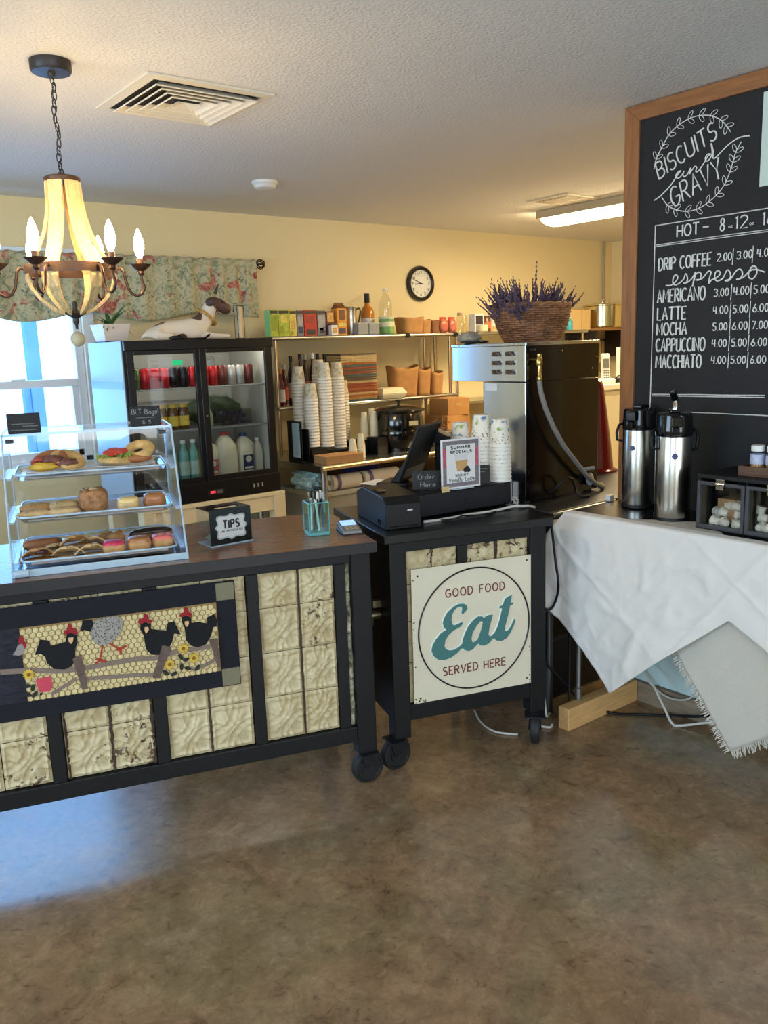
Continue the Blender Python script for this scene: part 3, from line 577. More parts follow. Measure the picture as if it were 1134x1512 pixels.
LT2 = copy_tree(LT, 'unseen second fluorescent light added for the kitchen, behind the menu board', loc=(5.3, 1.2, 2.44))  # unseen fixture, added to brighten the kitchen
# ------------------------------------------------------------------ menu board
BD = thing('menu_board', 'big black chalkboard menu in an oak frame on the right wall', 'menu board', (2.96, 2.186, 0), R(-90))
ZB, ZT, LB = .79, 2.436, 2.6
MB().box(.06, LB-.06, .004, .022, ZB+.05, ZT-.05).build('panel', mat('chalkboard', c8(27, 28, 30), .75, var=.22, vs=3.5), BD)
def mit(mb, P, y0, y1): return mb.prism(P, y0, y1)
fw_ = .066
mit(MB(), [(0, ZB), (fw_, ZB+fw_), (fw_, ZT-.058), (0, ZT)], -.006, .024).build('frame_stile', wood, BD, bevel=.002)
mit(MB(), [(LB, ZB), (LB-fw_, ZB+fw_), (LB-fw_, ZT-.058), (LB, ZT)], -.006, .024).build('frame_stile', wood, BD, bevel=.002)
mit(MB(), [(0, ZT), (LB, ZT), (LB-fw_, ZT-.058), (fw_, ZT-.058)], -.006, .024).build('frame_rail', woodh, BD, bevel=.002)
mit(MB(), [(0, ZB), (LB, ZB), (LB-fw_, ZB+fw_), (fw_, ZB+fw_)], -.006, .024).build('frame_rail', woodh, BD, bevel=.002)
fB = lambda x, z: (x, .0035, z)
yb = lambda Y: 2.186-Y
m = MB(); rc = .0020
write(m, 'BISCUITS', yb(2.030), yb(1.792), 2.148, .068, .0032, fB, slant=-.28, z1=2.250)
write(m, 'GRAVY', yb(1.965), yb(1.765), 2.034, .078, .0032, fB, slant=-.25, z1=2.112)
m.tube([fB(*p) for p in crv(andw, 5)], .0024, 5)
for A_, sgn in ((arcT, 1), (arcB, -1)):
    m.tube([fB(*p) for p in crv(A_, 4)], .0018, 5)
    for i in range(1, len(A_)-1):
        p = Vector(A_[i]); t = (Vector(A_[i+1])-Vector(A_[i-1])).normalized()
        for s in (1, -1):
            d = (t*.7+Vector((-t.y, t.x))*s*.75).normalized(); l = .030
            n_ = Vector((-d.y, d.x)); m.tube([fB(*(p+d*l*(.5-.5*math.cos(2*PI*k/10))+n_*.0065*math.sin(2*PI*k/10))) for k in range(11)], .0012, 4)
yl_, yr = yb(2.041), yb(1.20)
def ln(x0, z0, x1, z1, r=rc): m.tube([fB(x0+(x1-x0)*k/8+.0008*(random.random()-.5), z0+(z1-z0)*k/8+.0012*(random.random()-.5)) for k in range(9)], r, 4)
ln(yl_, 1.979, yr, 1.980); ln(yl_, 1.979, yb(2.043), 1.275); ln(yb(2.036), 1.906, yr, 1.911, .0016); ln(yb(2.034), 1.900, yr, 1.904, .0016)
ln(yb(2.035), 1.328, yb(1.566), 1.334, .0018); ln(yb(2.035), 1.322, yb(1.566), 1.327, .0018); ln(yb(1.90), 1.262, yb(1.3), 1.262, .0018)
write(m, 'HOT', yb(1.944), yb(1.853), 1.925, .042, .0030, fB); write(m, '-', yb(1.835), yb(1.812), 1.925, .045, .003, fB)
for s, Y in (('8', 1.766), ('12', 1.706), ('16', 1.606)):
    write(m, s, yb(Y), yb(Y-.016*len(s)-(.012 if len(s) > 1 else 0)), 1.925, .043, .0027, fB)
    write(m, 'oz', yb(Y-.020*len(s)-.012), yb(Y-.020*len(s)-.028), 1.932, .014, .0011, fB)
rows = [('DRIP COFFEE', 2.020, 1.797, 1.808, .045, ('2.00', '3.00', '4.00'), 1.819), ('AMERICANO', 2.022, 1.817, 1.685, .049, ('3.00', '4.00', '5.00'), 1.694), ('LATTE', 2.020, 1.894, 1.618, .047, ('4.00', '5.00', '6.00'), 1.630),
        ('MOCHA', 2.021, 1.889, 1.560, .046, ('5.00', '6.00', '7.00'), 1.570), ('CAPPUCCINO', 2.022, 1.810, 1.496, .050, ('4.00', '5.00', '6.00'), 1.510), ('MACCHIATO', 2.021, 1.823, 1.432, .050, ('4.00', '5.00', '6.00'), 1.448)]
for (s, a, b, z, h, pr_, zp) in rows:
    write(m, s, yb(a), yb(b), z, h, .0033, fB, wob=.0012); random.seed(len(s))
    o0 = .010 if s[0] == 'D' else 0
    for p, Y in zip(pr_, (1.780, 1.702, 1.626)): write(m, p, yb(Y-o0*.6), yb(Y-.057-o0*.6), zp, .027, .0021, fB, wob=.001)
    for Y in (1.713, 1.638): ln(yb(Y), zp-.018, yb(Y-.002), zp+.04, .0016)
m.tube([fB(*p) for p in crv(espresso, 5)], .0027, 5)
m.build('chalk_lettering', chalk, BD)
o = MB().box(.563, .80, -.0005, .0035, 2.055, 2.362).build('paper_notice', mat('mint_paper', c8(206, 222, 216), .8, var=.05, vs=8)); o.location = (2.96, 2.186, 0); o.rotation_euler = (0, 0, R(-90))
tag(o, 'pale mint paper sheet fixed to the upper right of the chalkboard menu', 'paper')
# ------------------------------------------------------------------ drinks table and cloths
DT = thing('drinks_table', 'narrow black topped side table under a white cloth, against the menu board', 'table', (0, 0, 0))
MB().box(2.585, 2.955, .30, 2.168, .855, .88).build('tabletop', mat('table_black', c8(14, 14, 16), .25), DT, bevel=.004)
pipe = mat('pipe_steel', c8(150, 150, 148), .35, .9)
for (x, y, z) in ((2.615, 2.11, .0955), (2.90, 2.13, .0), (2.62, .36, 0), (2.90, .36, 0)):
    MB().cyl((x, y, z), (x, y, .856), .0105, 14).lathe([(.015, z), (.015, z+.05), (.0105, z+.055)], x, y, 0, 14).build('leg', pipe, DT, smooth=40)
MB().cyl((2.588, 2.135, .0955), (2.588, 2.135, .856), .006, 10).build('brace', mat('brace_black', c8(34, 34, 36), .4, .6), DT, smooth=40)
cloth = mat('white_cloth', c8(226, 223, 220), .92, bump=.1, bs=220, sheen=.15); weave = mat('woven_cloth', c8(208, 204, 194), .95, bump=.55, bs=260)
hem = [(2.246, .62), (2.225, .515), (2.123, .42), (2.013, .321), (1.903, .207), (1.665, .418), (1.431, .615), (1.296, .544), (.92, .27), (.62, .55), (.38, .66)]
def hemz(Y):
    for (a, za), (b, zb) in zip(hem, hem[1:]):
        if b <= Y <= a: return za+(zb-za)*(Y-a)/(b-a)
    return hem[0][1] if Y > hem[0][0] else hem[-1][1]
def clothf(s, t):
    Y = 2.246+( .38-2.246)*s; zb = hemz(Y); top = .8835
    k = max(0, (Y-2.155)/.091)             # the corner flares out past the table end
    if t < .12:
        u = t/.12; return (2.578+.045*(1-u)-.004*u, min(Y, 2.160), top+.0012)
    u = (t-.12)/.88; z = top-.002+(zb-top)*u; Yp = Y if Y < 2.155 else 2.155+(Y-2.155)*min(1, u*2.2+.0)
    x = 2.570-.028*u-.05*k*u+.012*math.sin(Y*9+u*2)*u*u+.010*mnoise.noise(Vector((Y*5, u*3, 2)))*u
    d = abs((Y-1.41)+(z-.74)*.745); x -= .006*math.exp(-(d/.012)**2)      # pressed folds
    d = abs((Y-1.86)+(z-.54)*.745); x -= .004*math.exp(-(d/.010)**2)
    d = abs((z-.737)-(Y-1.409)*.75); x -= .003*math.exp(-(d/.010)**2)
    d = abs((z-.538)-(Y-1.864)*.75); x -= .004*math.exp(-(d/.010)**2)
    w_ = (.5 if Y < 1.5 else 1)*min(1, u*3)
    for sc, am in ((7, .006), (15, .0035)): x -= am*w_*max(0, 1-3.2*abs(mnoise.noise(Vector((Y*sc+z*sc*.55, z*sc*.8-Y*sc*.3, sc)))))**2
    x -= .012*math.exp(-((Y-1.80+.35*(z-.42))/.022)**2-((z-.40)/.10)**2)
    return (x, Yp, z)
o = MB().sheet(170, 70, clothf).build('tablecloth', cloth, smooth=70, solid=.0018)
tag(o, 'creased white tablecloth hanging in a point off the drinks table', 'tablecloth')
RN = thing('table_runner', 'fringed off-white woven runner hanging askew below the tablecloth', 'table runner', (0, 0, 0))
d1 = Vector((.5985, .8011)); d2 = Vector((-.7943, .6075)); P0 = Vector((1.416, .143))
def runf(s, t):
    p = P0+d2*(.40*s)+d1*(.93*t); Y, z = p.x, p.y
    x = 2.584-.012*math.sin(min(1, (.88-z)/.7)*PI*.6 if z < .88 else 0)+.006*mnoise.noise(Vector((Y*7, z*6, 8)))
    q = (p-P0).dot(d1); 
    if abs(q-.085) < .006: x -= .0025
    if z > .874: x = 2.584+(z-.874)*.8; z = .8815
    return (x, Y, z)
MB().sheet(50, 90, runf).build('woven_panel', weave, RN, smooth=70, solid=.0025)
m = MB(); rr = random.Random(9)
def strand(p, d, l):
    q = p+d*l+Vector((rr.uniform(-.007, .007), -.5*l*rr.random()*.6)); mi = (p+q)/2+Vector((rr.uniform(-.005, .005), 0))
    z0 = 2.570+rr.uniform(-.006, .004)
    m.tube([(2.577, p.x, p.y), (z0, mi.x, mi.y), (z0-.003, q.x, q.y)], [.0024, .0022, .0012], 4)
for k in range(100): strand(P0+d1*(.50*k/100), -d2, .014+.012*rr.random())
for k in range(90): strand(P0+d2*(.40*k/90), -d1, .016+.016*rr.random())
fo = m.build('fringe', weave, RN); fo['kind'] = 'stuff'
o = MB().box(2.505, 2.962, 2.068, 2.121, 0, .095).build('support_beam', pine, bevel=.003); tag(o, 'short pine timber lying on the floor under the end of the drinks table', 'timber')
m = MB()
for (y) in (2.0665,): m.cyl((2.555, y+.001, .062), (2.555, y, .062), .008, 14)
# ------------------------------------------------------------------ airpots
def airpot(label, loc, rz, sc=1):
    t = thing('airpot', label, 'coffee airpot', loc, rz, 'steel coffee airpots')
    MB().lathe([(.062, 0), (.066, .004), (.066, .012), (.064, .015)], seg=40).build('base', blackp, t, smooth=35)
    MB().lathe([(.0635, .014), (.0645, .02), (.0645, .312), (.063, .318)], seg=48).build('steel_body', steelb, t, smooth=30)
    MB().lathe([(.065, .315), (.0665, .32), (.0665, .340), (.064, .36), (.063, .392), (.058, .398), (.03, .402), (.001, .402)], seg=48).build('lid', blackgl, t, smooth=35)
    MB().box(-.020, .020, -.092, -.03, .352, .392).lathe([(.011, .322), (.013, .352)], 0, -.078, 0, 14).build('spout', blackgl, t, bevel=.006)
    MB().box(-.018, .018, -.03, .055, .400, .412).build('pump_lever', blackgl, t, bevel=.004)
    MB().tube([(-.066, -.0, .338), (-.078, -.02, .33), (-.083, -.03, .30), (-.080, -.03, .272), (-.067, -.015, .268)], .0055, 8).build('carry_handle', blackp, t, smooth=60)
    MB().tube([(.066, .0, .338), (.080, .01, .33), (.086, .015, .30), (.080, .01, .265), (.067, .0, .262)], .006, 8).build('carry_handle', blackp, t, smooth=60)
    MB().cyl((0, -.0635, .245), (0, -.0660, .245), .011, 20).build('badge', mat('badge_blue', c8(70, 74, 120), .3), t)
    return t
airpot('steel coffee airpot with black lid, further of the two, nearer the oak frame', (2.878, 2.030, .88), R(-78))
a2 = airpot('steel coffee airpot with raised chrome pump handle, in front of its twin', (2.750, 1.790, .88), R(-52))
MB().tube([(0, .0, .40), (.002, .0, .425), (0, -.004, .445)], [.012, .011, .010], 12).build('pump_stem', chrome, a2, smooth=60)
MB().tube([(0, .004, .440), (-.004, -.012, .458), (-.012, -.036, .476), (-.014, -.046, .478)], [.010, .013, .012, .006], 10).build('pump_handle', blackgl, a2, smooth=60)
# ------------------------------------------------------------------ condiment case
CC = thing('creamer_case', 'black countertop case with clear doors holding creamer cups', 'display case', (2.66, 1.641, .8802), R(-90))
LC, HC, DC = .375, .196, .26
m = MB(); m.box(0, LC, .012, DC, 0, .014).box(0, LC, .012, DC, HC-.014, HC).box(0, .014, .012, DC, .014, HC-.014).box(LC-.014, LC, .012, DC, .014, HC-.014).box(.014, LC-.014, DC-.008, DC, .014, HC-.014); m.box(.176, .182, .02, DC-.008, .014, HC-.014)
m.build('cabinet', black, CC, bevel=.002)
for x0, x1 in ((.008, .183), (.187, LC-.008)):
    d = MB(); z0, z1 = .008, HC-.022
    d.box(x0, x0+.012, 0, .011, z0, z1).box(x1-.012, x1, 0, .011, z0, z1).box(x0+.012, x1-.012, 0, .011, z0, z0+.014).box(x0+.012, x1-.012, 0, .011, z1-.012, z1)
    D = d.build('door', mat('case_grey', c8(66, 68, 74), .35), CC, bevel=.0015)
    MB().box(x0+.012, x1-.012, .004, .007, z0+.014, z1-.012).build('door_pane', acryl, D)
    h = MB(); xm = (x0+x1)/2; h.box(xm-.016, xm+.016, -.004, .0, z1-.006, z1+.012).box(xm-.014, xm+.014, -.006, -.002, z1-.024, z1-.006).cyl((xm-.016, -.004, z1-.004), (xm+.016, -.004, z1-.004), .004, 10)
    h.build('latch', chrome, D, bevel=.001)
o = MB().box(2.74, 2.91, 1.48, 1.60, .896, .985).build('packet_box', card, bevel=.002); tag(o, 'small cardboard box at the back of the creamer case', 'box')
cup = None; rr = random.Random(21); k = 0
for (x, y, z, tl) in [(2.70, 1.595, 0, 0), (2.70, 1.567, 0, 1), (2.698, 1.538, 0, 2), (2.70, 1.508, 0, 3), (2.70, 1.478, 0, 1), (2.735, 1.587, 1, 2), (2.732, 1.552, 1, 1), (2.73, 1.517, 1, 3), (2.732, 1.487, 1, 0), (2.735, 1.54, 2, 2), (2.735, 1.505, 2, 1), (2.70, 1.425, 0, 0), (2.70, 1.395, 0, 2), (2.70, 1.365, 0, 1), (2.70, 1.335, 0, 3), (2.735, 1.41, 1, 1), (2.735, 1.37, 1, 2), (2.735, 1.34, 1, 0), (2.735, 1.44, 2, 3)]:
    lb = 'white sealed creamer cup in the pile behind the %s door of the black case' % ('left' if y > 1.46 else 'right')
    if cup is None:
        cup = thing('creamer_cup', lb, 'creamer', (0, 0, 0), 0, 'creamer cups in the case')
        MB().lathe([(.010, 0), (.0135, .004), (.0155, .024), (.0185, .026), (.0185, .0275)], seg=18).build('cup', mat('creamer_white', c8(232, 220, 200), .4), cup, smooth=40)
        MB().lathe([(.0180, .0276), (.0182, .0284), (.0001, .0286)], seg=18).build('foil_lid', mat('foil_cream', c8(216, 206, 186), .3), cup, smooth=40); c = cup
    else: c = copy_tree(cup, lb)
    c.location = (x, y, .8945+.0135+.027*z); c.rotation_euler = ((R(-80), R(20*tl), 0) if tl % 2 else (R(90), 0, R(90+25*tl)))
    if tl == 3: c.rotation_euler = (R(10), R(8), 0); c.location.z -= .0135
TR = thing('spice_tray', 'brown wooden tray of shaker jars on top of the creamer case', 'tray', (2.72, 1.518, 1.0765), R(-90))
m = MB(); m.box(0, .24, 0, .15, 0, .006).box(0, .24, 0, .008, .006, .034).box(0, .24, .142, .15, .006, .034).box(0, .008, .008, .142, .006, .034).box(.232, .24, .008, .142, .006, .034)
m.build('tray', mat('tray_brown', c8(92, 66, 48), .5, var=.2, vs=9, ani=(1, 10, 10)), TR, bevel=.0015)
jar = None
for x, y, lb in ((2.752, 1.467, 'round glass shaker jar with white lid, nearest the airpots, in the brown tray'), (2.752, 1.412, 'second glass shaker jar along in the brown tray'), (2.752, 1.355, 'third glass shaker jar along in the brown tray')):
    if jar is None:
        jar = thing('spice_jar', lb, 'jar', (x, y, 1.083), 0, 'spice jars in the tray')
        MB().lathe([(.020, 0), (.0235, .003), (.0235, .070), (.020, .080)], seg=24).build('glass_body', glass, jar, smooth=40)
        MB().lathe([(.021, .0035), (.0215, .045), (.0005, .046)], seg=20).build('spice_fill', mat('spice', c8(160, 112, 62), .9, var=.5, vs=160, det=2), jar, smooth=40)
        MB().lathe([(.0215, .079), (.0215, .097), (.020, .099), (.0005, .099)], seg=24).build('lid', white, jar, smooth=40)
        MB().lathe([(.0240, .036), (.0240, .068)], seg=24, cap=False).build('paper_label', mat('label_blue', c8(178, 186, 214), .6, var=.2, vs=60), jar, smooth=40)
    else: copy_tree(jar, lb, loc=(x, y, 1.083))
# ------------------------------------------------------------------ pastry case on the counter (counter frame: x along, y back)
CA = Matrix.Translation((1.70, 2.24, 0)) @ Matrix.Rotation(R(-18), 4, 'Z')
def cw(x, y, z): return tuple(CA @ Vector((x, y, z)))
PC = thing('pastry_case', 'clear acrylic three tier pastry case on the counter', 'pastry case', cw(-1.155, .055, .9005), R(-18))
LW = .528; prof = [(.0, 0), (.44, 0), (.44, .418), (.195, .418), (.012, .02)]
for x in (0, LW-.006):
    m = MB(); m.prism(prof, x, x+.006, ax='yz'); s = m.build('side_panel', acryl, PC)
    e = MB()
    for (a, b) in ((prof[4], prof[3]), (prof[3], prof[2]), (prof[1], prof[2])): e.cyl((x+.003, a[0], a[1]), (x+.003, b[0], b[1]), .0034, 6)
    e.build('lit_edge_strip', acre, s)  # strip added along the panel for its bright, light-catching edge
    for i, zt in enumerate((.035, .155, .285)):
        xx = x+.006 if x == 0 else x-.012
        e = MB(); e.box(xx, xx+.012, .04+.42*zt-.0, .43, zt-.008, zt-.002).build('tray_runner', acre, s)
MB().box(.006, LW-.006, .195, .44, .412, .418).build('top_panel', acryl, PC)
e = MB(); e.box(0, LW, .192, .197, .411, .419).box(.0, LW, .436, .441, .411, .419); e.build('lit_edge_strip', acre, PC)
MB().box(.006, LW-.006, .0, .44, 0, .006).build('base_panel', acryl, PC)
e = MB(); e.box(0, LW, -.001, .004, 0, .022).cyl((.01, .0, .012), (.05, .0, .012), .012, 12); e.build('front_lip', acre, PC, bevel=.001)
for i, (z0, z1) in enumerate(((.03, .145), (.15, .27), (.275, .405))):
    d = MB(); d.geo([(.008, .437, z0), (LW-.008, .437, z0), (LW-.008, .437, z1), (.008, .437, z1)], [(0, 1, 2, 3)]); D = d.build('rear_door', acryl, PC, solid=.003)
    MB().box(.20, .32, .438, .444, z1-.004, z1+.002).build('door_pull', acre, D)
for (x, z) in ((.02, .385), (.50, .385)): MB().box(x-.012, x+.012, .25, .275, z, z+.012).build('hinge', mat('hinge_black', c8(40, 42, 48), .4), PC, bevel=.002)
trayp = glassy('tray_clear', (.93, .955, .975, 1), .06, .05)
paperl = mat('tray_paper', c8(222, 216, 216), .8)
def tray(z, y0, y1, lab):
    t = thing('pastry_tray', lab, 'tray', cw(-1.155+.026, .055+y0, .9005+z), R(-18), 'trays in the pastry case')
    w, d = LW-.052, y1-y0; m = MB(); P = []
    def rr_(w0, d0, i, z_): 
        o = []; r = .03
        for cx_, cy_, a0 in ((w0-i-r, i+r, -90), (w0-i-r, d0-i-r, 0), (i+r, d0-i-r, 90), (i+r, i+r, 180)):
            for k in range(6): a = R(a0+18*k); o.append((cx_+r*math.cos(a), cy_+r*math.sin(a), z_))
        return o
    a = rr_(w, d, .014, .002); b = rr_(w, d, .004, .020); n = len(a)
    m.geo(a+b, [tuple(range(n))]+[(k, (k+1) % n, n+(k+1) % n, n+k) for k in range(n)]); m.build('tray_pan', trayp, t, solid=.002)
    m = MB(); m.tube(rr_(w, d, .002, .0205), .0032, 6, True); m.build('tray_rim', acre, t, smooth=60)
    MB().box(.03, w-.03, .03, d-.03, .0042, .0052).build('paper_liner', paperl, t)
    return t
ZT1, ZT2, ZT3 = .018, .146, .272
tray(ZT1, .030, .42, 'bottom clear tray of the pastry case, holding iced pastries'); tray(ZT2, .082, .42, 'middle clear tray of the pastry case, holding rolls'); tray(ZT3, .140, .42, 'top clear tray of the pastry case, under the two sandwich plates')
bake = mat('baked_dough', c8(196, 146, 92), .6, var=.28, vs=22, bump=.15, bs=60); pale = mat('pale_dough', c8(212, 178, 126), .6, var=.2, vs=25, bump=.12, bs=60); brownd = mat('brown_dough', c8(160, 100, 58), .5, var=.25, vs=24)
pink_ = mat('pink_icing', c8(240, 120, 112), .35, var=.12, vs=40, bump=.3, bs=120); hot = mat('magenta_icing', c8(214, 62, 96), .35, var=.2, vs=60, bump=.3, bs=120); choc = mat('chocolate_icing', c8(52, 36, 32), .22); glaze = mat('caramel_glaze', c8(176, 116, 70), .25)
icew = mat('white_icing', c8(240, 232, 222), .35, var=.1, vs=50); cinn = mat('cinnamon_crumb', c8(164, 116, 76), .7, var=.42, vs=60, bump=.4, bs=90)
spr = mat('white_sprinkle', c8(246, 236, 240), .5); sprm = mat('brown_sprinkle', c8(120, 70, 60), .5)
def food(name, label, cat, u, v, z, rz=0, group=None): return thing(name, label, cat, cw(-1.155+u, .055+v, .9005+z), R(-18)+rz, group)
def sprinkle(par, rx, ry, z, n, m, sd=0):
    rr = random.Random(sd); k = MB()
    for i in range(n):
        a = rr.random()*2*PI; q = math.sqrt(rr.random())*.9; x, y = rx*q*math.cos(a), ry*q*math.sin(a); zz = z+.0*(1-q*q); b = rr.random()*PI
        k.tube([(x-.004*math.cos(b), y-.004*math.sin(b), zz-.010*q**4), (x+.004*math.cos(b), y+.004*math.sin(b), zz-.010*q**4)], .0013, 4)
    return k.build('sprinkles', m, par)
zb = ZT1+.006
def iced(label, u, v, zz, top, rx=.036, ry=.034, h=.034, spk=None, base=bake, sd=1, nm='iced_pastry'):
    f = food(nm, label, 'pastry', u, v, zz); MB().blob(0, 0, h*.45, rx, ry, h*.5, 12, .06, 3, .55, sd).build('cake', base, f, smooth=60)
    MB().blob(0, 0, h*.72, rx*.96, ry*.96, h*.42, 12, .08, 4, .6, sd+3, flat=-.55).build('icing', top, f, smooth=60)
    if spk: sprinkle(f, rx*.8, ry*.8, h*1.10, 38, spk, sd)
    return f
iced('magenta iced square pastry with white sprinkles on the bottom tray', .305, .115, zb, hot, spk=spr, sd=2)
iced('caramel glazed square pastry with white drizzle on the bottom tray, between the two pink ones', .385, .125, zb, glaze, .038, .036, .036, icew, sd=4)
iced('coral pink iced square pastry at the right end of the bottom tray', .462, .135, zb, pink_, spk=spr, sd=6)
f = food('chocolate_eclair', 'long dark chocolate eclair at the back of the bottom tray', 'pastry', .435, .250, zb, R(4)); MB().blob(0, 0, .018, .075, .022, .018, 12, .04, 2, .8).build('choux', brownd, f, smooth=60); MB().blob(0, 0, .026, .073, .021, .016, 12, .04, 2, .8, flat=-.4).build('icing', choc, f, smooth=60)
f = food('long_pastry_bar', 'long brown pastry bar at the back left of the bottom tray', 'pastry', .085, .265, zb, R(3)); MB().blob(0, 0, .02, .062, .026, .02, 12, .05, 2, .6).build('bar', brownd, f, smooth=60)
f = food('twisted_donut', 'golden twisted donut behind the magenta pastry', 'pastry', .300, .235, zb); MB().tube([(.03*math.cos(a*PI/8), .026*math.sin(a*PI/8), .022+.006*math.sin(a*1.6)) for a in range(16)], .0185, 10, True).build('ring', bake, f, smooth=60)
def turnover(label, u, v, zz, a, m=pale, jam=False, sc=1):
    f = food('turnover', label, 'pastry', u, v, zz, a, 'turnovers on the bottom tray'); k = MB(); n = 12
    P = []
    for i in range(n+1):
        t = PI*i/n; P.append((.052*sc*math.cos(t), -.018+.050*sc*math.sin(t)))
    def g(s, q):
        i = s*n; x0, y0 = P[min(n, int(i))]; w = 1-q; x, y = x0*w, (y0+.018)*w-.012*q
        return (x, y, .006+.028*sc*math.sin(min(1, (1-w)*1.15+.05)*PI*.5)*(1+.12*math.sin(i*2.2)))
    k.sheet(n, 8, g); k.sheet(n, 1, lambda s, q: (P[int(round(s*n))][0]*(1-q), P[int(round(s*n))][1]*(1-q)-.012*q*0, .002))
    k.build('pastry_shell', m, f, smooth=70, solid=.004)
    if jam: MB().blob(.012, -.004, .028, .020, .012, .008, 8, .2).build('jam_filling', mat('dark_jam', c8(66, 32, 34), .2), f, smooth=60)
turnover('flat turnover with dark jam at the front left of the bottom tray', .075, .105, zb, R(10), bake, True, 1.1)
turnover('turnover leaning left in the pile on the bottom tray, beside the jam one', .125, .165, zb, R(30))
turnover('turnover at the middle front of the pile on the bottom tray', .165, .105, zb, R(-8))
turnover('turnover at the right front of the pile, beside the magenta pastry', .235, .100, zb, R(12))
turnover('upper turnover on top of the pile on the bottom tray', .190, .150, zb+.024, R(20), bake)
turnover('turnover at the back of the pile, in front of the twisted donut', .240, .175, zb+.010, R(-15))
zb = ZT2+.006
def roll(label, u, v, rx, ry, h, m, a=0, sd=0, nm='bread_roll'):
    f = food(nm, label, 'pastry', u, v, zb, a, 'plain pastries on the middle tray'); MB().blob(0, 0, h*.5, rx, ry, h*.52, 12, .14, 2.5, .8, sd).build('dough', m, f, smooth=60)
    k = MB()
    for j in (-1, 0, 1): k.tube([(rx*.25*j-.012, -ry*.7, h*.86), (rx*.25*j, 0, h*1.02), (rx*.25*j+.012, ry*.7, h*.86)], .0035, 6)
    k.build('crust_ridges', pale, f, smooth=60)
roll('long golden pastry at the back left of the middle tray', .080, .235, .052, .030, .034, bake, R(4), 1)
roll('sugar topped pale pastry at the back of the middle tray, beside the cinnamon roll', .165, .230, .050, .030, .036, pale, R(-6), 2)
roll('flat golden pastry at the front left corner of the middle tray', .075, .150, .054, .028, .026, pale, R(10), 3)
roll('pale pastry at the front of the middle tray, left of the cinnamon roll', .165, .145, .050, .030, .028, pale, R(-5), 4)
f = food('cinnamon_roll', 'big wrapped crumb topped cinnamon roll in the middle tray', 'pastry', .257, .185, zb); MB().blob(0, 0, .038, .046, .045, .040, 14, .12, 4, .6, 7).build('roll', cinn, f, smooth=60)
m = MB(); m.tube([(.004*k*.25*math.cos(k*.5), .004*k*.25*math.sin(k*.5), .079-.0006*k*.3) for k in range(34)], .0035, 6); m.build('swirl_icing', mat('tan_icing', c8(196, 168, 120), .5, var=.2, vs=60), f, smooth=60)
iced('pale yellow iced cake with brown sprinkles in the middle tray', .365, .165, zb, mat('cream_icing', c8(240, 208, 140), .4), .036, .034, .036, sprm, pale, 8)
iced('brown caramel topped cake at the right end of the middle tray', .450, .175, zb, glaze, .037, .034, .040, None, brownd, 9)
zb = ZT3+.007
plw = mat('plate_white', c8(236, 230, 222), .5)
def plate(label, u, v, rz):
    f = food('paper_plate', label, 'plate', u, v, zb, rz, 'plates in the pastry case')
    MB().lathe([(.001, .001), (.062, .002), (.084, .010), (.098, .013), (.098, .0145), (.083, .0118), (.061, .004), (.001, .003)], seg=40, cap=False).build('dish', plw, f, smooth=40); f.scale = (1.0, .85, 1); return f
plate('white paper plate under the open bagel sandwich, top tray left', .145, .26, 0); plate('white paper plate under the tomato and lettuce sandwich, top tray right', .372, .27, 0)
meat = mat('browned_meat', c8(112, 66, 54), .5, var=.35, vs=40, bump=.4, bs=80); egg = mat('scrambled_egg', c8(220, 178, 66), .5, var=.2, vs=30, bump=.3, bs=60); bac = mat('bacon', c8(168, 72, 58), .45, var=.4, vs=30, ani=(1, 14, 1)); lett = mat('lettuce', c8(138, 158, 66), .5, var=.35, vs=30); tom = mat('tomato', c8(206, 62, 48), .3, var=.15, vs=40); toast = mat('toasted_bagel', c8(212, 172, 108), .6, var=.25, vs=40, bump=.25, bs=90)
f = food('bagel_sandwich', 'open bagel sandwich of egg, bacon and sausage on the left plate', 'sandwich', .145, .26, zb+.0145)
def bagel(par, x, y, z, tx, ty, m, nm, r=.042, r2_=.019):
    k = MB(); k.X = Matrix.Translation((x, y, z)) @ Matrix.Rotation(tx, 4, 'X') @ Matrix.Rotation(ty, 4, 'Y')
    n = 26; V = []; F = []
    for i in range(n):
        a = 2*PI*i/n
        for j in range(12):
            b = 2*PI*j/12; rr = r-r2_*.35+r2_*math.cos(b)*1.05; V.append((rr*math.cos(a), rr*math.sin(a), max(-.004, r2_*.9*math.sin(b))))
    for i in range(n):
        for j in range(12): F.append((i*12+j, ((i+1) % n)*12+j, ((i+1) % n)*12+(j+1) % 12, i*12+(j+1) % 12))
    return k.geo(V, F).build(nm, m, par, smooth=60)
bagel(f, -.012, .022, .026, R(18), R(-12), brownd, 'bagel_half', .046); bagel(f, .045, .012, .022, R(24), R(14), toast, 'bagel_half', .044)
MB().blob(.0, -.012, .030, .034, .022, .016, 10, .3, 3, 1, 2).blob(.042, -.026, .018, .034, .016, .014, 10, .4, 4, 1, 5).build('sausage', meat, f, smooth=60)
MB().blob(-.03, -.036, .012, .042, .018, .013, 10, .45, 5, 1, 9).build('scrambled_egg', egg, f, smooth=60)
m = MB()
for k in range(4): m.sheet(10, 2, lambda s, t: (-.068+.006*k+.02*t, -.02+.045*s, .022+.008*k*.5+.006*math.sin(s*9+k)))
m.build('bacon', bac, f, smooth=60, solid=.003)
f = food('blt_bagel', 'open bagel sandwich with tomato and lettuce on the right plate', 'sandwich', .372, .27, zb+.0145)
bagel(f, -.032, -.0, .010, 0, R(4), toast, 'bagel_half', .046, .018); bagel(f, .048, .008, .036, R(28), R(-14), toast, 'bagel_half', .042)
MB().blob(.042, -.010, .016, .048, .036, .016, 10, .06, 2, .9).build('bagel_base', brownd, f, smooth=60)
m = MB(); rr = random.Random(4)
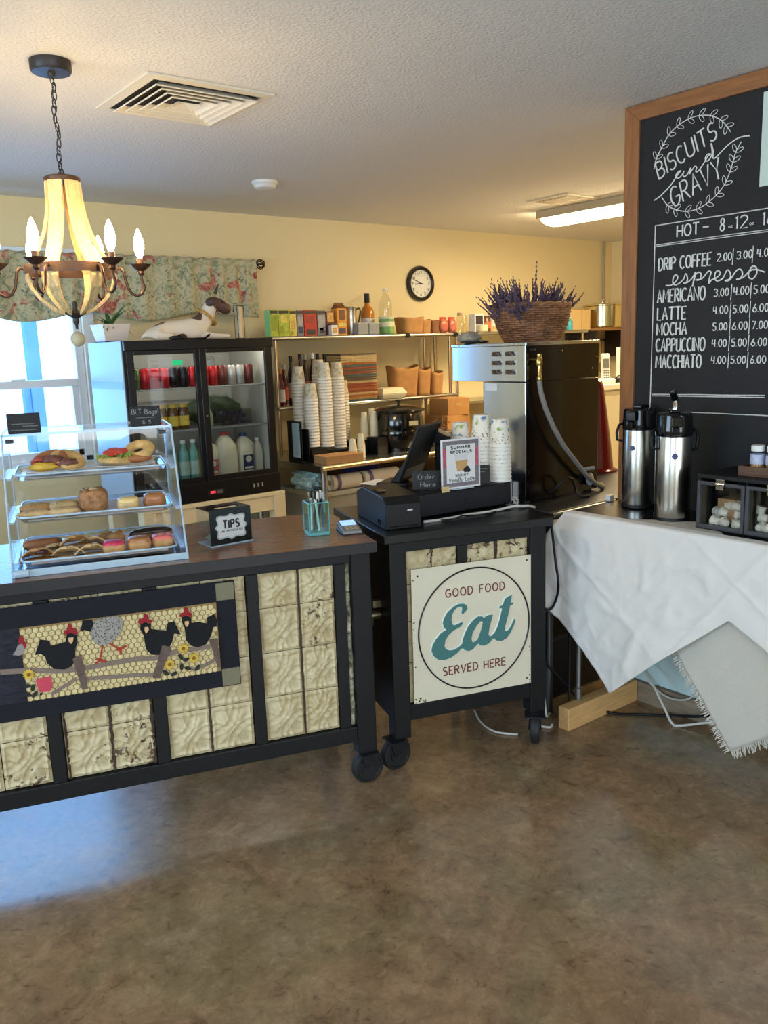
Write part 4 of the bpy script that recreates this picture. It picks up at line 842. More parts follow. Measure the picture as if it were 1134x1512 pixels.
for k in range(9):
    a = 2*PI*k/9; m.sheet(6, 5, lambda s, t: (-.030+(.02+.04*t)*math.cos(a+.5*(s-.5))*1.05, (.018+.034*t)*math.sin(a+.5*(s-.5)), .026+.006*math.sin(s*9+k)+.008*t*math.sin(7*s+k*2)))
m.build('lettuce', lett, f, smooth=60, solid=.0012)
for (x, y, z, a) in ((-.045, -.006, .036, .1), (-.014, .0, .040, -.15), (-.030, .014, .042, .05)):
    k = MB(); k.X = Matrix.Translation((x, y, z)) @ Matrix.Rotation(R(14), 4, 'X') @ Matrix.Rotation(a, 4, 'Y'); k.lathe([(.0001, -.003), (.024, -.003), (.026, 0), (.024, .003), (.0001, .003)], seg=22, cap=False).build('tomato_slice', tom, f, smooth=60)
# little chalk signs standing on the case
slate = mat('slate_black', c8(18, 19, 23), .6, var=.15, vs=20)
def slate_sign(name, label, loc, rz, w, h, lines, tilt=-8, th=.004, foot=True):
    t = thing(name, label, 'sign', loc, rz, None); k = MB(); k.X = Matrix.Rotation(R(tilt), 4, 'X'); k.box(-w/2, w/2, 0, th, 0, h); p = k.build('slate', slate, t, bevel=.003)
    k = MB(); X_ = Matrix.Rotation(R(tilt), 4, 'X')
    for (s, x0, x1, z0, hh, r, wob) in lines:
        f_ = lambda x, z: tuple(X_ @ Vector((x, -.0008, z)))
        if s: write(k, s, x0*w, x1*w, z0*h, hh*h, r, f_, wob=wob)
        else:      # a line of handwriting too small to read
            rr = random.Random(int(z0*100)); n = int((x1-x0)*60); k.tube([f_((x0+(x1-x0)*i/n)*w, (z0+hh*(.5+.5*math.sin(i*1.9)*rr.uniform(.3, 1)))*h) for i in range(n+1)], r, 4)
    k.build('chalk_writing', mat('chalk_dim', c8(150, 152, 154), .9, var=.3, vs=150), t)
    if foot:
        k = MB(); k.box(-w*.3, w*.3, -.012, .022, 0, .004); k.build('foot', blackp, t)
    return t
slate_sign('chalk_label', 'small blank looking chalk label on the left of the pastry case top', cw(-1.083, .265, 1.3188), R(-14), .098, .064, [('', -.38, .30, .42, .10, .0007, 0), ('', -.05, .42, .30, .10, .0007, 0), ('', -.42, .36, .12, .10, .0007, 0)])
slate_sign('chalk_label', 'small chalk label reading BLT bagel on the right of the pastry case top', cw(-.708, .265, 1.3188), R(-14), .100, .066, [('BLT', -.42, -.12, .62, .24, .0011, .001), ('Bagel', .0, .44, .60, .24, .0010, .001), ('', -.30, .30, .38, .10, .0007, 0), ('$', -.12, -.03, .12, .16, .0009, 0), ('5', .08, .16, .12, .16, .0009, 0)])
# ------------------------------------------------------------------ tip box, pen glass, card reader
TB = thing('tip_box', 'black and clear tip box with a scalloped white TIPS badge', 'tip box', (1.246, 2.573, .9003), R(-1))
w, d, h = .155, .105, .122
MB().box(0, w, 0, .004, .004, h).build('front_panel', blackgl, TB); MB().box(0, w, d-.004, d, 0, h).build('back_panel', acryl, TB)
MB().box(0, .003, .004, d-.004, .004, h-.004).build('side_panel', acryl, TB); MB().box(w-.003, w, .004, d-.004, .004, h-.004).build('side_panel', acryl, TB)
m = MB(); m.box(0, w, 0, .022, h, h+.004).box(0, w, d-.045, d, h, h+.004).box(0, .035, .022, d-.045, h, h+.004).box(w-.03, w, .022, d-.045, h, h+.004); m.build('slotted_top', blackgl, TB)
MB().box(-.002, w+.002, -.002, d, 0, .004).build('base', acre, TB)
def scal(cx, cz, rx, rz, n=60):
    o = []
    for k in range(n):
        a = 2*PI*k/n; q = 1+.07*math.cos(a*8)+.07*math.cos(a*4+PI)+.10*max(0, math.cos(a*2*1)**20)*.8; c, s = math.cos(a), math.sin(a)
        e = (abs(c)**3.2+abs(s)**3.2)**(-1/3.2); o.append((cx+rx*q*e*c, cz+rz*q*e*s))
    return o
MB().prism(scal(w/2, h*.52, .056, .042), -.0002, -.0012).build('badge_edge', mat('badge_silver', c8(176, 178, 178), .5), TB); MB().prism(scal(w/2, h*.52, .051, .037), -.0012, -.0018).build('badge', mat('badge_grey', c8(214, 216, 214), .5), TB)
ink = mat('ink_black2', c8(18, 18, 20), .5)
m = MB(); fT = lambda x, z: (x, -.0019, z)
write(m, 'TIPS', w/2-.030, w/2+.030, h*.52-.004, .026, .0032, fT, gap=.3); write(m, 'ARE APPRECIATED', w/2-.042, w/2+.044, h*.52-.017, .0062, .0008, fT, gap=.3); m.build('lettering', ink, TB)
cash = mat('banknote', c8(150, 182, 150), .8, var=.2, vs=40)
for i, (x, y, a) in enumerate(((.05, .05, .3), (.09, .06, -.4), (.07, .045, .9))):
    o = MB().sheet(8, 3, lambda s, t: ((s-.5)*.085, (t-.5)*.038, .004+.012*math.sin(s*5+i)+.012*i+.014)).build('banknote', cash, solid=.0006); o.location = (1.246+x, 2.573+y, .9043); o.rotation_euler = (0, 0, a)
    tag(o, 'crumpled %s banknote lying in the clear tip box' % ('lowest', 'middle', 'uppermost')[i], 'banknote', 'banknotes in the tip box')
PG = thing('pen_glass', 'square aqua glass vase holding pens on the counter end', 'vase', (1.622, 2.492, .9003), R(-18))
aqua = glassy('aqua_glass', (.80, .95, .94, 1), .06, .03); aquae = mat('aqua_edge', c8(110, 200, 200), .1, spec=.8, trans=.4)
s = .037; hh = .118; m = MB()
for (a, b, c, d) in ((-s, s, -s, -s+.005), (-s, s, s-.005, s), (-s, -s+.005, -s+.005, s-.005), (s-.005, s, -s+.005, s-.005)): m.box(a, b, c, d, .012, hh)
m.build('glass_wall', aqua, PG); MB().box(-s, s, -s, s, 0, .012).build('glass_base', aquae, PG, bevel=.002)
m = MB()
for a, b in ((-s, -s), (s, -s), (s, s), (-s, s)): m.cyl((a, b, .012), (a, b, hh), .0018, 6)
m.tube([(-s, -s, hh), (s, -s, hh), (s, s, hh), (-s, s, hh)], .0018, 6, True); m.build('glass_edges', aquae, PG)
pen = None
for i, (a, b, c, d) in enumerate(((-.02, -.01, .012, .004), (.0, -.016, -.010, -.012), (.016, .006, -.02, .014), (.008, .016, .022, -.01), (-.012, .014, -.004, .02), (.02, -.014, .026, .006))):
    p0 = Vector((a, b, .014)); p1 = Vector((c, d, .148)); dr = (p1-p0).normalized(); base = Vector((1.622, 2.492, .9003))
    lab = 'slim %s pen standing in the aqua glass vase' % ('black', 'white', 'grey', 'dark', 'pale', 'short')[i]
    t = thing('pen', lab, 'pen', tuple(base+p0), 0, 'pens in the glass'); pm = (blackp, white, mat('pen_grey', c8(150, 152, 158), .4), blackp, white, mat('pen_blue', c8(70, 80, 110), .4))[i]
    MB().cyl((0, 0, 0), tuple(dr*.115), .0042, 8).build('barrel', pm, t, smooth=60); MB().cyl(tuple(dr*.115), tuple(dr*.142), .0034, 8).box(*(lambda q: (q.x-.001, q.x+.001, q.y-.006, q.y-.003, q.z-.03, q.z))(dr*.140)).build('cap', (white, blackp, chrome, chrome, blackp, white)[i], t, smooth=60)
RD = thing('card_reader', 'small grey card reader with glowing blue screen on the counter end', 'card reader', (1.722, 2.430, .9003), R(-22))
m = MB(); m.geo([(-.036, -.050, 0), (.036, -.050, 0), (.036, .055, 0), (-.036, .055, 0), (-.034, -.048, .016), (.034, -.048, .016), (.034, .053, .032), (-.034, .053, .032)], [(3, 2, 1, 0), (4, 5, 6, 7), (0, 1, 5, 4), (1, 2, 6, 5), (2, 3, 7, 6), (3, 0, 4, 7)]); m.build('body', mat('reader_grey', c8(110, 108, 106), .35), RD, bevel=.004)
rx = Matrix.Translation((0, 0, .0238)) @ Matrix.Rotation(math.atan2(.016, .101), 4, 'X')
m = MB(); m.X = rx; m.box(-.027, .027, .004, .049, .0, .002); m.build('screen', mat('screen_blue', (.30, .52, .85, 1), .2, emit=1.0), RD); m = MB(); m.X = rx
for i in range(3):
    for j in range(3): m.box(-.022+.016*i, -.010+.016*i, -.040+.014*j, -.031+.014*j, .0, .002)
m.build('keypad', mat('key_beige', c8(168, 156, 136), .5), RD)
MB().box(-.038, .038, -.052, .057, -.0, .004).build('base_edge', blackp, RD)
# ------------------------------------------------------------------ till
DR = thing('cash_drawer', 'wide flat black cash drawer on the register cart', 'cash drawer', (2.032, 2.410, .9003), R(-6))
WD, DD = .462, .40
MB().box(0, WD, .004, DD, .004, .094).build('case', blackp, DR, bevel=.003); MB().box(.004, WD-.004, 0, .005, .008, .090).build('drawer_front', mat('drawer_black', c8(30, 32, 36), .4), DR, bevel=.002)
m = MB(); m.cyl((WD*.5, .0005, .05), (WD*.5, -.002, .05), .008, 16); m.build('lock', mat('lock_black', c8(44, 46, 50), .3, .5), DR, smooth=40)
for x in (.03, WD-.03):
    for y in (.03, DD-.03): MB().cyl((x, y, 0), (x, y, .005), .01, 10).build('foot', rubber, DR)
KA = Matrix.Translation((1.763, 2.281, 0)) @ Matrix.Rotation(R(-18), 4, 'Z')
PR = thing('receipt_printer', 'black receipt printer with sloping top at the left of the till', 'printer', tuple(KA @ Vector((.036, .078, .9003))), R(-18))
m = MB(); pp = [(0, .0), (.33, .0), (.33, .100), (.25, .128), (.03, .118), (0, .092)]
m.prism(pp, 0, .140, ax='yz'); m.build('body', blackp, PR, bevel=.005); MB().box(.012, .04, .10, .16, .1235, .1285).build('paper_slot', blackgl, PR); MB().box(-.0012, .001, .055, .085, .012, .03).build('socket', blackgl, PR)
MB().box(.085, .105, -.0012, .001, .066, .072).build('badge', mat('badge_pale', c8(200, 202, 204), .4), PR); MB().box(.012, .128, -.001, .001, .010, .014).build('seam', blackgl, PR)
TBL = thing('pos_tablet', 'black till tablet leaning on its stand, back towards the customer', 'tablet', (2.080, 2.590, .9955), math.atan2(.467, .884))
S_ = Matrix.Translation((0, 0, .022)) @ Matrix.Rotation(R(23), 4, 'X')
m = MB(); m.X = S_; m.box(0, .246, -.006, .006, 0, .245); m.build('shell', blackp, TBL, bevel=.005); m = MB(); m.X = S_; m.box(.02, .226, .006, .0075, .018, .228); m.build('screen', blackgl, TBL)
m = MB(); m.X = S_; m.cyl((.123, -.0062, .125), (.123, -.0072, .125), .011, 18).box(.02, .226, -.0068, -.006, .018, .060); m.build('logo_disc', mat('logo_dark', c8(58, 60, 66), .3), TBL)
m = MB(); m.box(.05, .20, -.02, .12, 0, .010); m.geo([(.085, .02, .01), (.161, .02, .01), (.161, -.062, .16), (.085, -.062, .16), (.085, .07, .01), (.161, .07, .01), (.161, -.045, .165), (.085, -.045, .165)], [(0, 1, 2, 3), (4, 7, 6, 5), (0, 4, 5, 1), (1, 5, 6, 2), (2, 6, 7, 3), (3, 7, 4, 0)]); m.build('stand', blackp, TBL, bevel=.003)
o = MB().sheet(6, 6, lambda s, t: ((s-.5)*.12, (t-.5)*.16, .001+.004*s*t)).build('receipt_paper', paper, solid=.0008); o.location = (2.12, 2.735, .9955); o.rotation_euler = (0, 0, .2); tag(o, 'white paper sheets lying on the back left of the cash drawer', 'paper')
slate_sign('chalk_sign', 'small chalk sign reading Order Here on the cash drawer', (2.137, 2.480, .9948), R(-34), .112, .076, [('Order', -.30, .28, .54, .26, .0011, .001), ('Here', -.22, .32, .16, .26, .0012, .001)], foot=True)
slate_sign('chalk_sign', 'narrow dark chalk sign behind the drink poster, before the cup stacks', (2.372, 2.405, .9948), R(-30), .062, .078, [('', -.38, .30, .78, .06, .0006, 0), ('', -.40, .15, .62, .06, .0006, 0)], foot=True)
AD = thing('drink_poster', 'upright framed drink poster with pink and grey border on the cash drawer', 'poster', (2.247, 2.400, .9952), R(-10))
w, h = .180, .197
MB().box(-w/2, w/2, 0, .004, .002, h).build('card', mat('card_white', c8(238, 236, 236), .5), AD); MB().box(-.05, .05, -.015, .03, 0, .003).build('foot', acre, AD)
m = MB(); bw = .016; e = .007
m.m = 0; m.box(-w/2+e, w/2-e, -.0008, 0, h-e-bw, h-e).box(-w/2+e, w/2-e, -.0008, 0, .002+e, .002+e+bw)
for x in (-w/2+e, w/2-e-bw): m.m = 0; m.box(x, x+bw, -.0008, 0, .002+e+bw, h*.44); m.m = 1; m.box(x, x+bw, -.0008, 0, h*.44, h*.82); m.m = 0; m.box(x, x+bw, -.0008, 0, h*.82, h-e-bw)
m.build('border', [mat('border_grey', c8(130, 122, 128), .6, var=.25, vs=60), mat('border_pink', c8(196, 96, 120), .6, var=.25, vs=60)], AD)
m = MB(); fA = lambda x, z: (x, -.0005, z); write(m, 'SUMMER', -.045, .043, .158, .010, .0016, fA, gap=.35); write(m, 'SPECIALS', -.050, .050, .140, .010, .0016, fA, gap=.35); write(m, 'SKINNY', -.026, .032, .048, .009, .0012, fA, gap=.4); write(m, 'Vanilla'.replace('V', 'V'), -.058, .0, .026, .013, .0011, fA, slant=.3, gap=.3) if False else write(m, 'anilla', -.042, .006, .028, .016, .0011, fA, slant=.2, gap=.25); write(m, 'V', -.058, -.048, .028, .015, .0012, fA, slant=.2); write(m, 'L', .018, .026, .028, .015, .0012, fA, slant=.2); write(m, 'atte', .030, .062, .028, .016, .0011, fA, slant=.2, gap=.25)
m.build('lettering', ink, AD)
m = MB(); m.prism([(-.026, .112), (.030, .112), (.022, .070), (-.018, .070)], -.0005, -.0015); c_ = m.build('cup_picture', mat('latte_tan', c8(212, 168, 110), .6), AD)
MB().prism([(-.029, .138), (.033, .138), (.030, .114), (-.026, .114)], -.0005, -.0012).build('foam_picture', mat('foam_grey', c8(222, 222, 224), .6), AD)
m = MB()
for (x, z, r) in ((.020, .072, .010), (.034, .070, .009), (.028, .080, .008)): m.cyl((x, -.0016, z), (x, -.0024, z), r, 12)
m.build('berry_picture', mat('berry_dark', c8(52, 44, 50), .6), AD)
o = MB().box(-.018, .018, 0, .002, -.008, .014).build('note_tab', mat('tab_cream', c8(222, 196, 140), .7)); o.location = (2.157, 2.392, 1.0); o.rotation_euler = (R(-10), 0, R(-6)); tag(o, 'small cream paper tab on the front edge of the cash drawer', 'note')
o = thing('hand_scanner', 'small black scanner in the shadow behind the drink poster', 'scanner', (2.365, 2.645, .9955), R(30)); MB().box(-.03, .03, -.02, .02, 0, .15).build('handle', blackp, o, bevel=.006); m = MB(); m.X = Matrix.Translation((0, 0, .17)) @ Matrix.Rotation(R(25), 4, 'X'); m.box(-.04, .04, -.04, .05, -.022, .028); m.build('head', blackp, o, bevel=.008)
# patterned paper cups, nested upside down
cupm = mat('floral_cup', c8(232, 226, 214), .6); N, L, P = nodes(cupm); tc = N.new('ShaderNodeTexCoord'); mp = N.new('ShaderNodeMapping'); L.new(tc.outputs['Object'], mp.inputs[0])
vo = N.new('ShaderNodeTexVoronoi'); vo.inputs['Scale'].default_value = 95; L.new(mp.outputs[0], vo.inputs[0]); q1 = ramp(N, [(.22, c8(110, 92, 84)), (.34, c8(234, 228, 216))]); L.new(vo.outputs['Distance'], q1.inputs[0])
v2 = N.new('ShaderNodeTexNoise'); v2.inputs['Scale'].default_value = 26; L.new(mp.outputs[0], v2.inputs[0]); q2 = ramp(N, [(.36, c8(96, 130, 170)), (.44, c8(232, 226, 214)), (.57, c8(232, 226, 214)), (.64, c8(150, 174, 96))]); L.new(v2.outputs[0], q2.inputs[0])
sx = N.new('ShaderNodeSeparateXYZ'); L.new(tc.outputs['Object'], sx.inputs[0]); gt = N.new('ShaderNodeMath'); gt.operation = 'GREATER_THAN'; gt.inputs[1].default_value = .058; L.new(sx.outputs[2], gt.inputs[0])
mm = N.new('ShaderNodeMix'); mm.data_type = 'RGBA'; L.new(gt.outputs[0], mm.inputs[0]); L.new(q1.outputs[0], mm.inputs[6]); L.new(q2.outputs[0], mm.inputs[7]); L.new(mm.outputs[2], P.inputs['Base Color'])
def cup_proto(name, label, group, r0, r1, h, m, rim):
    t = thing(name, label, 'paper cup', (0, 0, 0), 0, group)
    MB().lathe([(r0-.0015, .0035), (r0, .0035), (r0, .006), (r1, h-.004), (r1-.002, h), (r1-.004, h-.002), (.0005, h-.002)], seg=28, cap=False).build('cup_wall', m, t, smooth=40)
    MB().lathe([(r0-.001, .0), (r0+.0022, .0006), (r0+.0026, .003), (r0+.0008, .0052), (r0+.0004, h*.115), (r0-.0012, h*.12)], seg=28, cap=False).build('rolled_rim', rim, t, smooth=40)
    return t
rimw = mat('rim_white', c8(236, 234, 228), .5)
pc = None
for (x, y, n, lab) in ((2.478, 2.412, 10, 'stack right of the poster'), (2.452, 2.492, 11, 'tallest stack behind the poster'), (2.405, 2.570, 9, 'half hidden stack left of the tallest')):
    for k in range(n):
        lb = 'patterned paper cup nested in the '+lab+', at the till'
        if pc is None: pc = cup_proto('patterned_cup', lb, 'patterned cups at the till', .044, .034, .112, cupm, rimw); c = pc
        else: c = copy_tree(pc, lb, 'patterned cups at the till: '+lab)
        c['group'] = 'patterned cups at the till: '+lab
        c.location = (x, y, .9955+.0158*k); c.rotation_euler = (0, 0, 1.7*k+x*9)
wc = MB().tube([(2.00, 2.345, .906), (2.05, 2.335, .9045), (2.12, 2.325, .905), (2.2, 2.325, .906), (2.3, 2.300, .906), (2.36, 2.30, .907), (2.42, 2.285, .914), (2.46, 2.26, .912), (2.50, 2.28, .905), (2.56, 2.30, .888)], .0055, 8).build('power_cable', mat('cord_white', c8(206, 204, 198), .5), smooth=60); tag(wc, 'white cable running along the front of the cash drawer', 'cable')
wc = MB().tube([(2.07, 2.33, .9045), (2.12, 2.30, .905), (2.17, 2.315, .909), (2.22, 2.29, .9045), (2.28, 2.28, .9045), (2.34, 2.30, .9045)], .003, 6).build('data_cable', blackp, smooth=60); tag(wc, 'thin black cable curling in front of the cash drawer', 'cable')
wc = MB(); rr = random.Random(2)
for k in range(4): wc.tube([(2.49+rr.uniform(-.02, .02), 2.33+rr.uniform(-.01, .02), .905+.03*rr.random()) for q in range(4)], .003, 6)
o = wc.build('cable_tie', mat('cord_white'  , c8(206, 204, 198), .5), smooth=60); tag(o, 'white twisted cable end at the right of the cash drawer', 'cable tie')
# ------------------------------------------------------------------ brewer on its table, basket of lavender
MT = thing('brewer_table', 'dark steel table with a rolled front edge carrying the brewer', 'table', (2.545, 2.205, 0))
dsteel = mat('dark_steel', c8(86, 88, 90), .38, .85, var=.1, vs=20)
MB().prism([(0, 0), (1.15, 0), (1.15, .66), (.08, .66), (.08, .46), (.015, .265)], .845, .88, ax='xy').build('tabletop', dsteel, MT, bevel=.004); MB().cyl((0, -.012, .868), (.40, -.012, .868), .011, 12).build('rolled_edge', steel, MT, smooth=60)
for x, y in ((.04, .04), (1.11, .04), (.04, .62), (1.11, .62)): MB().cyl((x, y, 0), (x, y, .846), .019, 14).build('leg', dsteel, MT, smooth=60)
MB().box(0, 1.15, .012, .03, .47, .64).build('apron', mat('apron_grey', c8(92, 98, 108), .5), MT); MB().box(.11, 1.15, .03, .63, .43, .466).build('undershelf', dsteel, MT)
o = thing('dark_filler_box', 'black box added to darken the floor under the brewer table', 'tub', (2.95, 2.56, 0)); MB().box(-.34, .34, -.24, .24, 0, .27).build('tub_body', blackp, o, bevel=.01); MB().box(-.35, .35, -.25, .25, .27, .295).build('tub_lid', mat('lid_black', c8(20, 20, 22), .5), o, bevel=.004)  # box added to keep the space under the table dark
o = MB().box(2.89, 2.918, 2.176, 2.200, .8805, .905).build('end_block', white, bevel=.002); tag(o, 'small white plastic block where the brewer table meets the oak frame', 'block')
BR = thing('coffee_brewer', 'tall stainless coffee brewer with an overhanging louvered head', 'coffee brewer', (2.61, 2.391, .8802))
mir = mat('polished_steel', c8(196, 198, 200), .16, 1, var=.05, vs=14, ani=(1, 1, .1)); dmir = mat('back_steel', c8(70, 67, 64), .2, 1, var=.08, vs=10)
bw_, zs, zt = .468, .508, .668
MB().box(0, bw_, .003, .25, .012, zs).build('column', mir, BR, bevel=.003); MB().box(0, bw_, .003, .442, zs+.002, zt).build('brew_head', mir, BR, bevel=.003)
MB().box(.002, bw_-.002, -.001, .003, .012, zs-.001).build('back_panel', dmir, BR); MB().box(.002, bw_-.002, -.001, .003, zs+.003, zt-.012).build('back_panel', dmir, BR)
m = MB(); m.box(-.004, bw_+.002, -.004, .446, zt-.012, zt+.003); m.build('lid', mir, BR, bevel=.003)
m = MB()
for y, z in ((.07, 0), (.395, 0)): m.cyl((-.0035, y, zt-.003), (-.0065, y, zt-.003), .004, 10)
for x, z in ((.024, .64), (.036, .64), (.05, .64), (.012, .08), (.012, .135), (.012, .18), (.22, .63), (.45, .60), (.42, .55)): m.cyl((x, -.0012, z), (x, -.004, z), .0035, 8)
m.build('screw', chrome, BR)
for i in range(3):
    for j in range(2):
        m = MB(); y0 = .055+.078*j; z0 = zs+.034+.037*i; n = 12
        m.sheet(n, 5, lambda s, t: (-.0015-.013*math.sin(PI*s)**.6*(t), y0+.062*s, z0+.018*t)); m.box(-.001, .0, y0, y0+.062, z0-.002, z0+.019); m.build('louver', mir, BR, smooth=50)
MB().box(-.001, .0, .165, .235, zs-.036, zs-.006).build('label_plate', mat('label_grey', c8(206, 210, 212), .5), BR)
for x, y in ((.03, .03), (bw_-.03, .03), (.03, .22), (bw_-.03, .22)): MB().cyl((x, y, 0), (x, y, .013), .018, 12).build('foot', rubber, BR)
m = MB(); m.box(0, bw_, .25, .44, .012, .035); m.build('drip_base', mir, BR, bevel=.002)
brass = mat('brass', c8(196, 172, 110), .25, 1)
m = MB(); m.cyl((.045, -.001, .60), (.045, -.03, .60), .010, 12).lathe([(.012, .575), (.014, .58), (.014, .60), (.010, .606), (.010, .622)], .045, -.03, 0, 12).lathe([(.008, .51), (.011, .515), (.011, .53), (.008, .535), (.008, .575)], .047, -.03, 0, 12); m.build('water_valve', brass, BR, smooth=40)
hose = mat('grey_hose', c8(122, 120, 118), .5)
m = MB(); m.tube([(.047, -.030, .515), (.050, -.034, .47), (.070, -.042, .40), (.115, -.046, .32), (.180, -.046, .235), (.26, -.045, .16), (.345, -.04, .085), (.42, -.03, .04), (.50, -.01, .012), (.56, .05, .012)], .0105, 10); m.build('water_hose', hose, BR, smooth=60)
m = MB(); m.tube([(.14, -.002, .03), (.142, -.03, .045), (.155, -.05, .075), (.185, -.06, .098), (.22, -.06, .09), (.245, -.055, .06), (.255, -.06, .02), (.26, -.08, .008), (.30, -.09, .006)], .006, 8); m.build('power_lead', blackp, BR, smooth=60)
m = MB(); m.cyl((.35, -.002, .108), (.41, -.03, .112), .009, 10); m.blob(.39, -.022, .062, .020, .016, .03, 10); m.build('drain_fitting', mat('fitting_grey', c8(150, 152, 154), .4), BR, smooth=60)
AP = thing('steel_server', 'steel coffee server standing under the brewer head, behind the brewer', 'coffee server', (2.86, 2.745, .9155)); MB().lathe([(.07, 0), (.075, .005), (.066, .24), (.069, .255), (.06, .28), (.02, .29), (.0005, .29)], seg=32).build('server_body', steelb, AP, smooth=35); MB().lathe([(.0755, .09), (.0745, .12)], seg=32, cap=False).build('band', blackp, AP); MB().box(.06, .10, -.012, .012, .06, .22).build('handle', blackp, AP, bevel=.005)
BK = thing('wicker_basket', 'round brown wicker basket on top of the brewer', 'basket', (2.926, 2.645, 1.5515))
wick = mat('wicker', c8(126, 86, 58), .65, var=.45, vs=28, det=3); wick2 = mat('wicker_rim', c8(144, 104, 70), .6, var=.35, vs=30)
NS = 22
def br_(z): return .122+.060*math.sin(min(1, z/.155)*PI*.5)**.8
m = MB(); rows = 17
for j in range(rows):
    z = .006+.150*j/(rows-1); n = NS*6
    m.tube([((br_(z)+.0055*math.cos(NS/2*2*PI*k/n*1+(j % 2)*PI))*math.cos(2*PI*k/n), .84*(br_(z)+.0055*math.cos(NS/2*2*PI*k/n+(j % 2)*PI))*math.sin(2*PI*k/n), z+.0012*math.sin(k*1.7+j)) for k in range(n)], .0052, 6, True)
m.build('weave', wick, BK, smooth=70)
m = MB()
for k in range(NS): 
    a = 2*PI*k/NS; m.tube([((br_(z)-.0)*math.cos(a), .84*br_(z)*math.sin(a), z) for z in (.0, .03, .07, .11, .155)], .0045, 6)
m.build('stakes', wick, BK, smooth=70)
m = MB()
for q in range(2): m.tube([((br_(.155)+.005*math.cos(11*2*PI*k/110+q*PI))*math.cos(2*PI*k/110), .84*(br_(.155)+.005*math.cos(11*2*PI*k/110+q*PI))*math.sin(2*PI*k/110), .160+.005*math.sin(11*2*PI*k/110+q*PI)) for k in range(110)], .0068, 7, True)
m.build('braided_rim', wick2, BK, smooth=70); MB().lathe([(.0005, 0), (.122, 0), (.122, .005), (.0005, .005)], seg=32, cap=False).build('bottom', wick, BK)
lav = mat('lavender', c8(92, 74, 92), .8, var=.35, vs=40); lst = mat('lavender_stem', c8(96, 102, 84), .8)
for bi, (bx, lab, gx) in enumerate(((-.07, 'left bunch of dried purple lavender in the wicker basket', -1), (.065, 'right bunch of dried purple lavender in the wicker basket', 1))):
    t = thing('lavender_bunch', lab, 'lavender', (2.926+bx, 2.645, 1.585), 0, 'lavender in the basket'); fl_, st = MB(), MB(); rr = random.Random(30+bi)
    for k in range(90):
        ang = rr.uniform(0, 2*PI); lean = rr.uniform(.05, .95); L_ = rr.uniform(.19, .27)
        d = Vector((math.cos(ang)*lean*.7+gx*.55, math.sin(ang)*lean*.55, 1)).normalized()
        b = Vector((rr.uniform(-.045, .045), rr.uniform(-.07, .07), 0)); 
        if k == 3 and bi == 0: d = Vector((.05, 0, 1)).normalized(); L_ = .33
        p = lambda s: b+d*L_*s+Vector((0, 0, -.03*s*s*lean))
        st.tube([p(0), p(.5), p(.62)], .0014, 3)
        n = 9
        for i in range(n):
            q = p(.50+.5*i/(n-1)); r = .0105*(1-.62*i/(n-1)); u = Vector((rr.uniform(-1, 1), rr.uniform(-1, 1), rr.uniform(-.3, .6)))*.004
            c0 = q+u; fl_.geo([c0+Vector((r, 0, 0)), c0+Vector((0, r, 0)), c0-Vector((r, 0, 0)), c0-Vector((0, r, 0)), c0+d*r*2.3, c0-d*r*1.6], [(0, 1, 4), (1, 2, 4), (2, 3, 4), (3, 0, 4), (1, 0, 5), (2, 1, 5), (3, 2, 5), (0, 3, 5)])
    fl_.build('flower_spikes', lav, t); st.build('stems', lst, t)
o = thing('folded_cap', 'grey crumpled cap lying on the brewer head beside the basket', 'cap', (2.66, 2.775, 1.5515), R(10)); MB().blob(0, 0, .026, .055, .05, .028, 12, .25, 3, 1, 3, flat=-.9).build('crown', mat('cap_grey', c8(150, 142, 128), .8, var=.35, vs=30), o, smooth=60); MB().blob(.07, -.01, .008, .045, .035, .007, 8).blob(-.01, -.02, .008, .066, .04, .008, 8).build('peak', mat('cap_dark', c8(44, 46, 56), .7), o, smooth=60)
o = MB().box(2.737, 2.772, 2.535, 2.60, .8802, .965).build('napkin_box', white, bevel=.003); o.location = (-.165, -.065, 0); tag(o, 'white carton tucked beside the foot of the brewer', 'carton')
RC = thing('red_cone', 'tall glossy dark red cone standing behind the brewer', 'cone', (3.55, 2.76, .8802)); MB().lathe([(.105, 0), (.105, .01), (.084, .02), (.068, .16), (.046, .32), (.030, .43), (.020, .462), (.0005, .47)], seg=40).build('cone_body', mat('red_gloss', c8(104, 12, 22), .2), RC, smooth=35); MB().lathe([(.0815, .04), (.0775, .07)], seg=40, cap=False).build('collar', mat('red_dark', c8(84, 12, 20), .3), RC)
# ------------------------------------------------------------------ glass door cooler on its stand
FS = thing('cooler_stand', 'low cream painted wooden stand under the glass door cooler', 'stand', (1.69, 4.28, 0))
MB().box(0, .885, 0, .54, .712, .734).build('top', cream, FS, bevel=.003); MB().box(.07, .815, .01, .03, .625, .712).build('apron', cream, FS, bevel=.002)
for x, y in ((0, 0), (.81, 0), (0, .465), (.81, .465)): MB().box(x, x+.075, y, y+.075, 0, .712).build('leg', cream, FS, bevel=.003)
RF = thing('drinks_cooler', 'black two door glass fronted drinks cooler by the window', 'refrigerator', (1.675, 4.30, .7345))
fw2, fd, fh = .885, .515, .892
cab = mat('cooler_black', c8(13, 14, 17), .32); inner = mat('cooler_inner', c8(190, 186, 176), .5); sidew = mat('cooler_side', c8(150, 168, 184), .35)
m = MB(); m.box(0, fw2, .03, fd, fh-.03, fh).box(0, fw2, .03, fd, 0, .09).box(0, .028, .03, fd, .09, fh-.03).box(fw2-.028, fw2, .03, fd, .09, fh-.03).box(.028, fw2-.028, fd-.025, fd, .09, fh-.03); m.build('cabinet', cab, RF, bevel=.003)
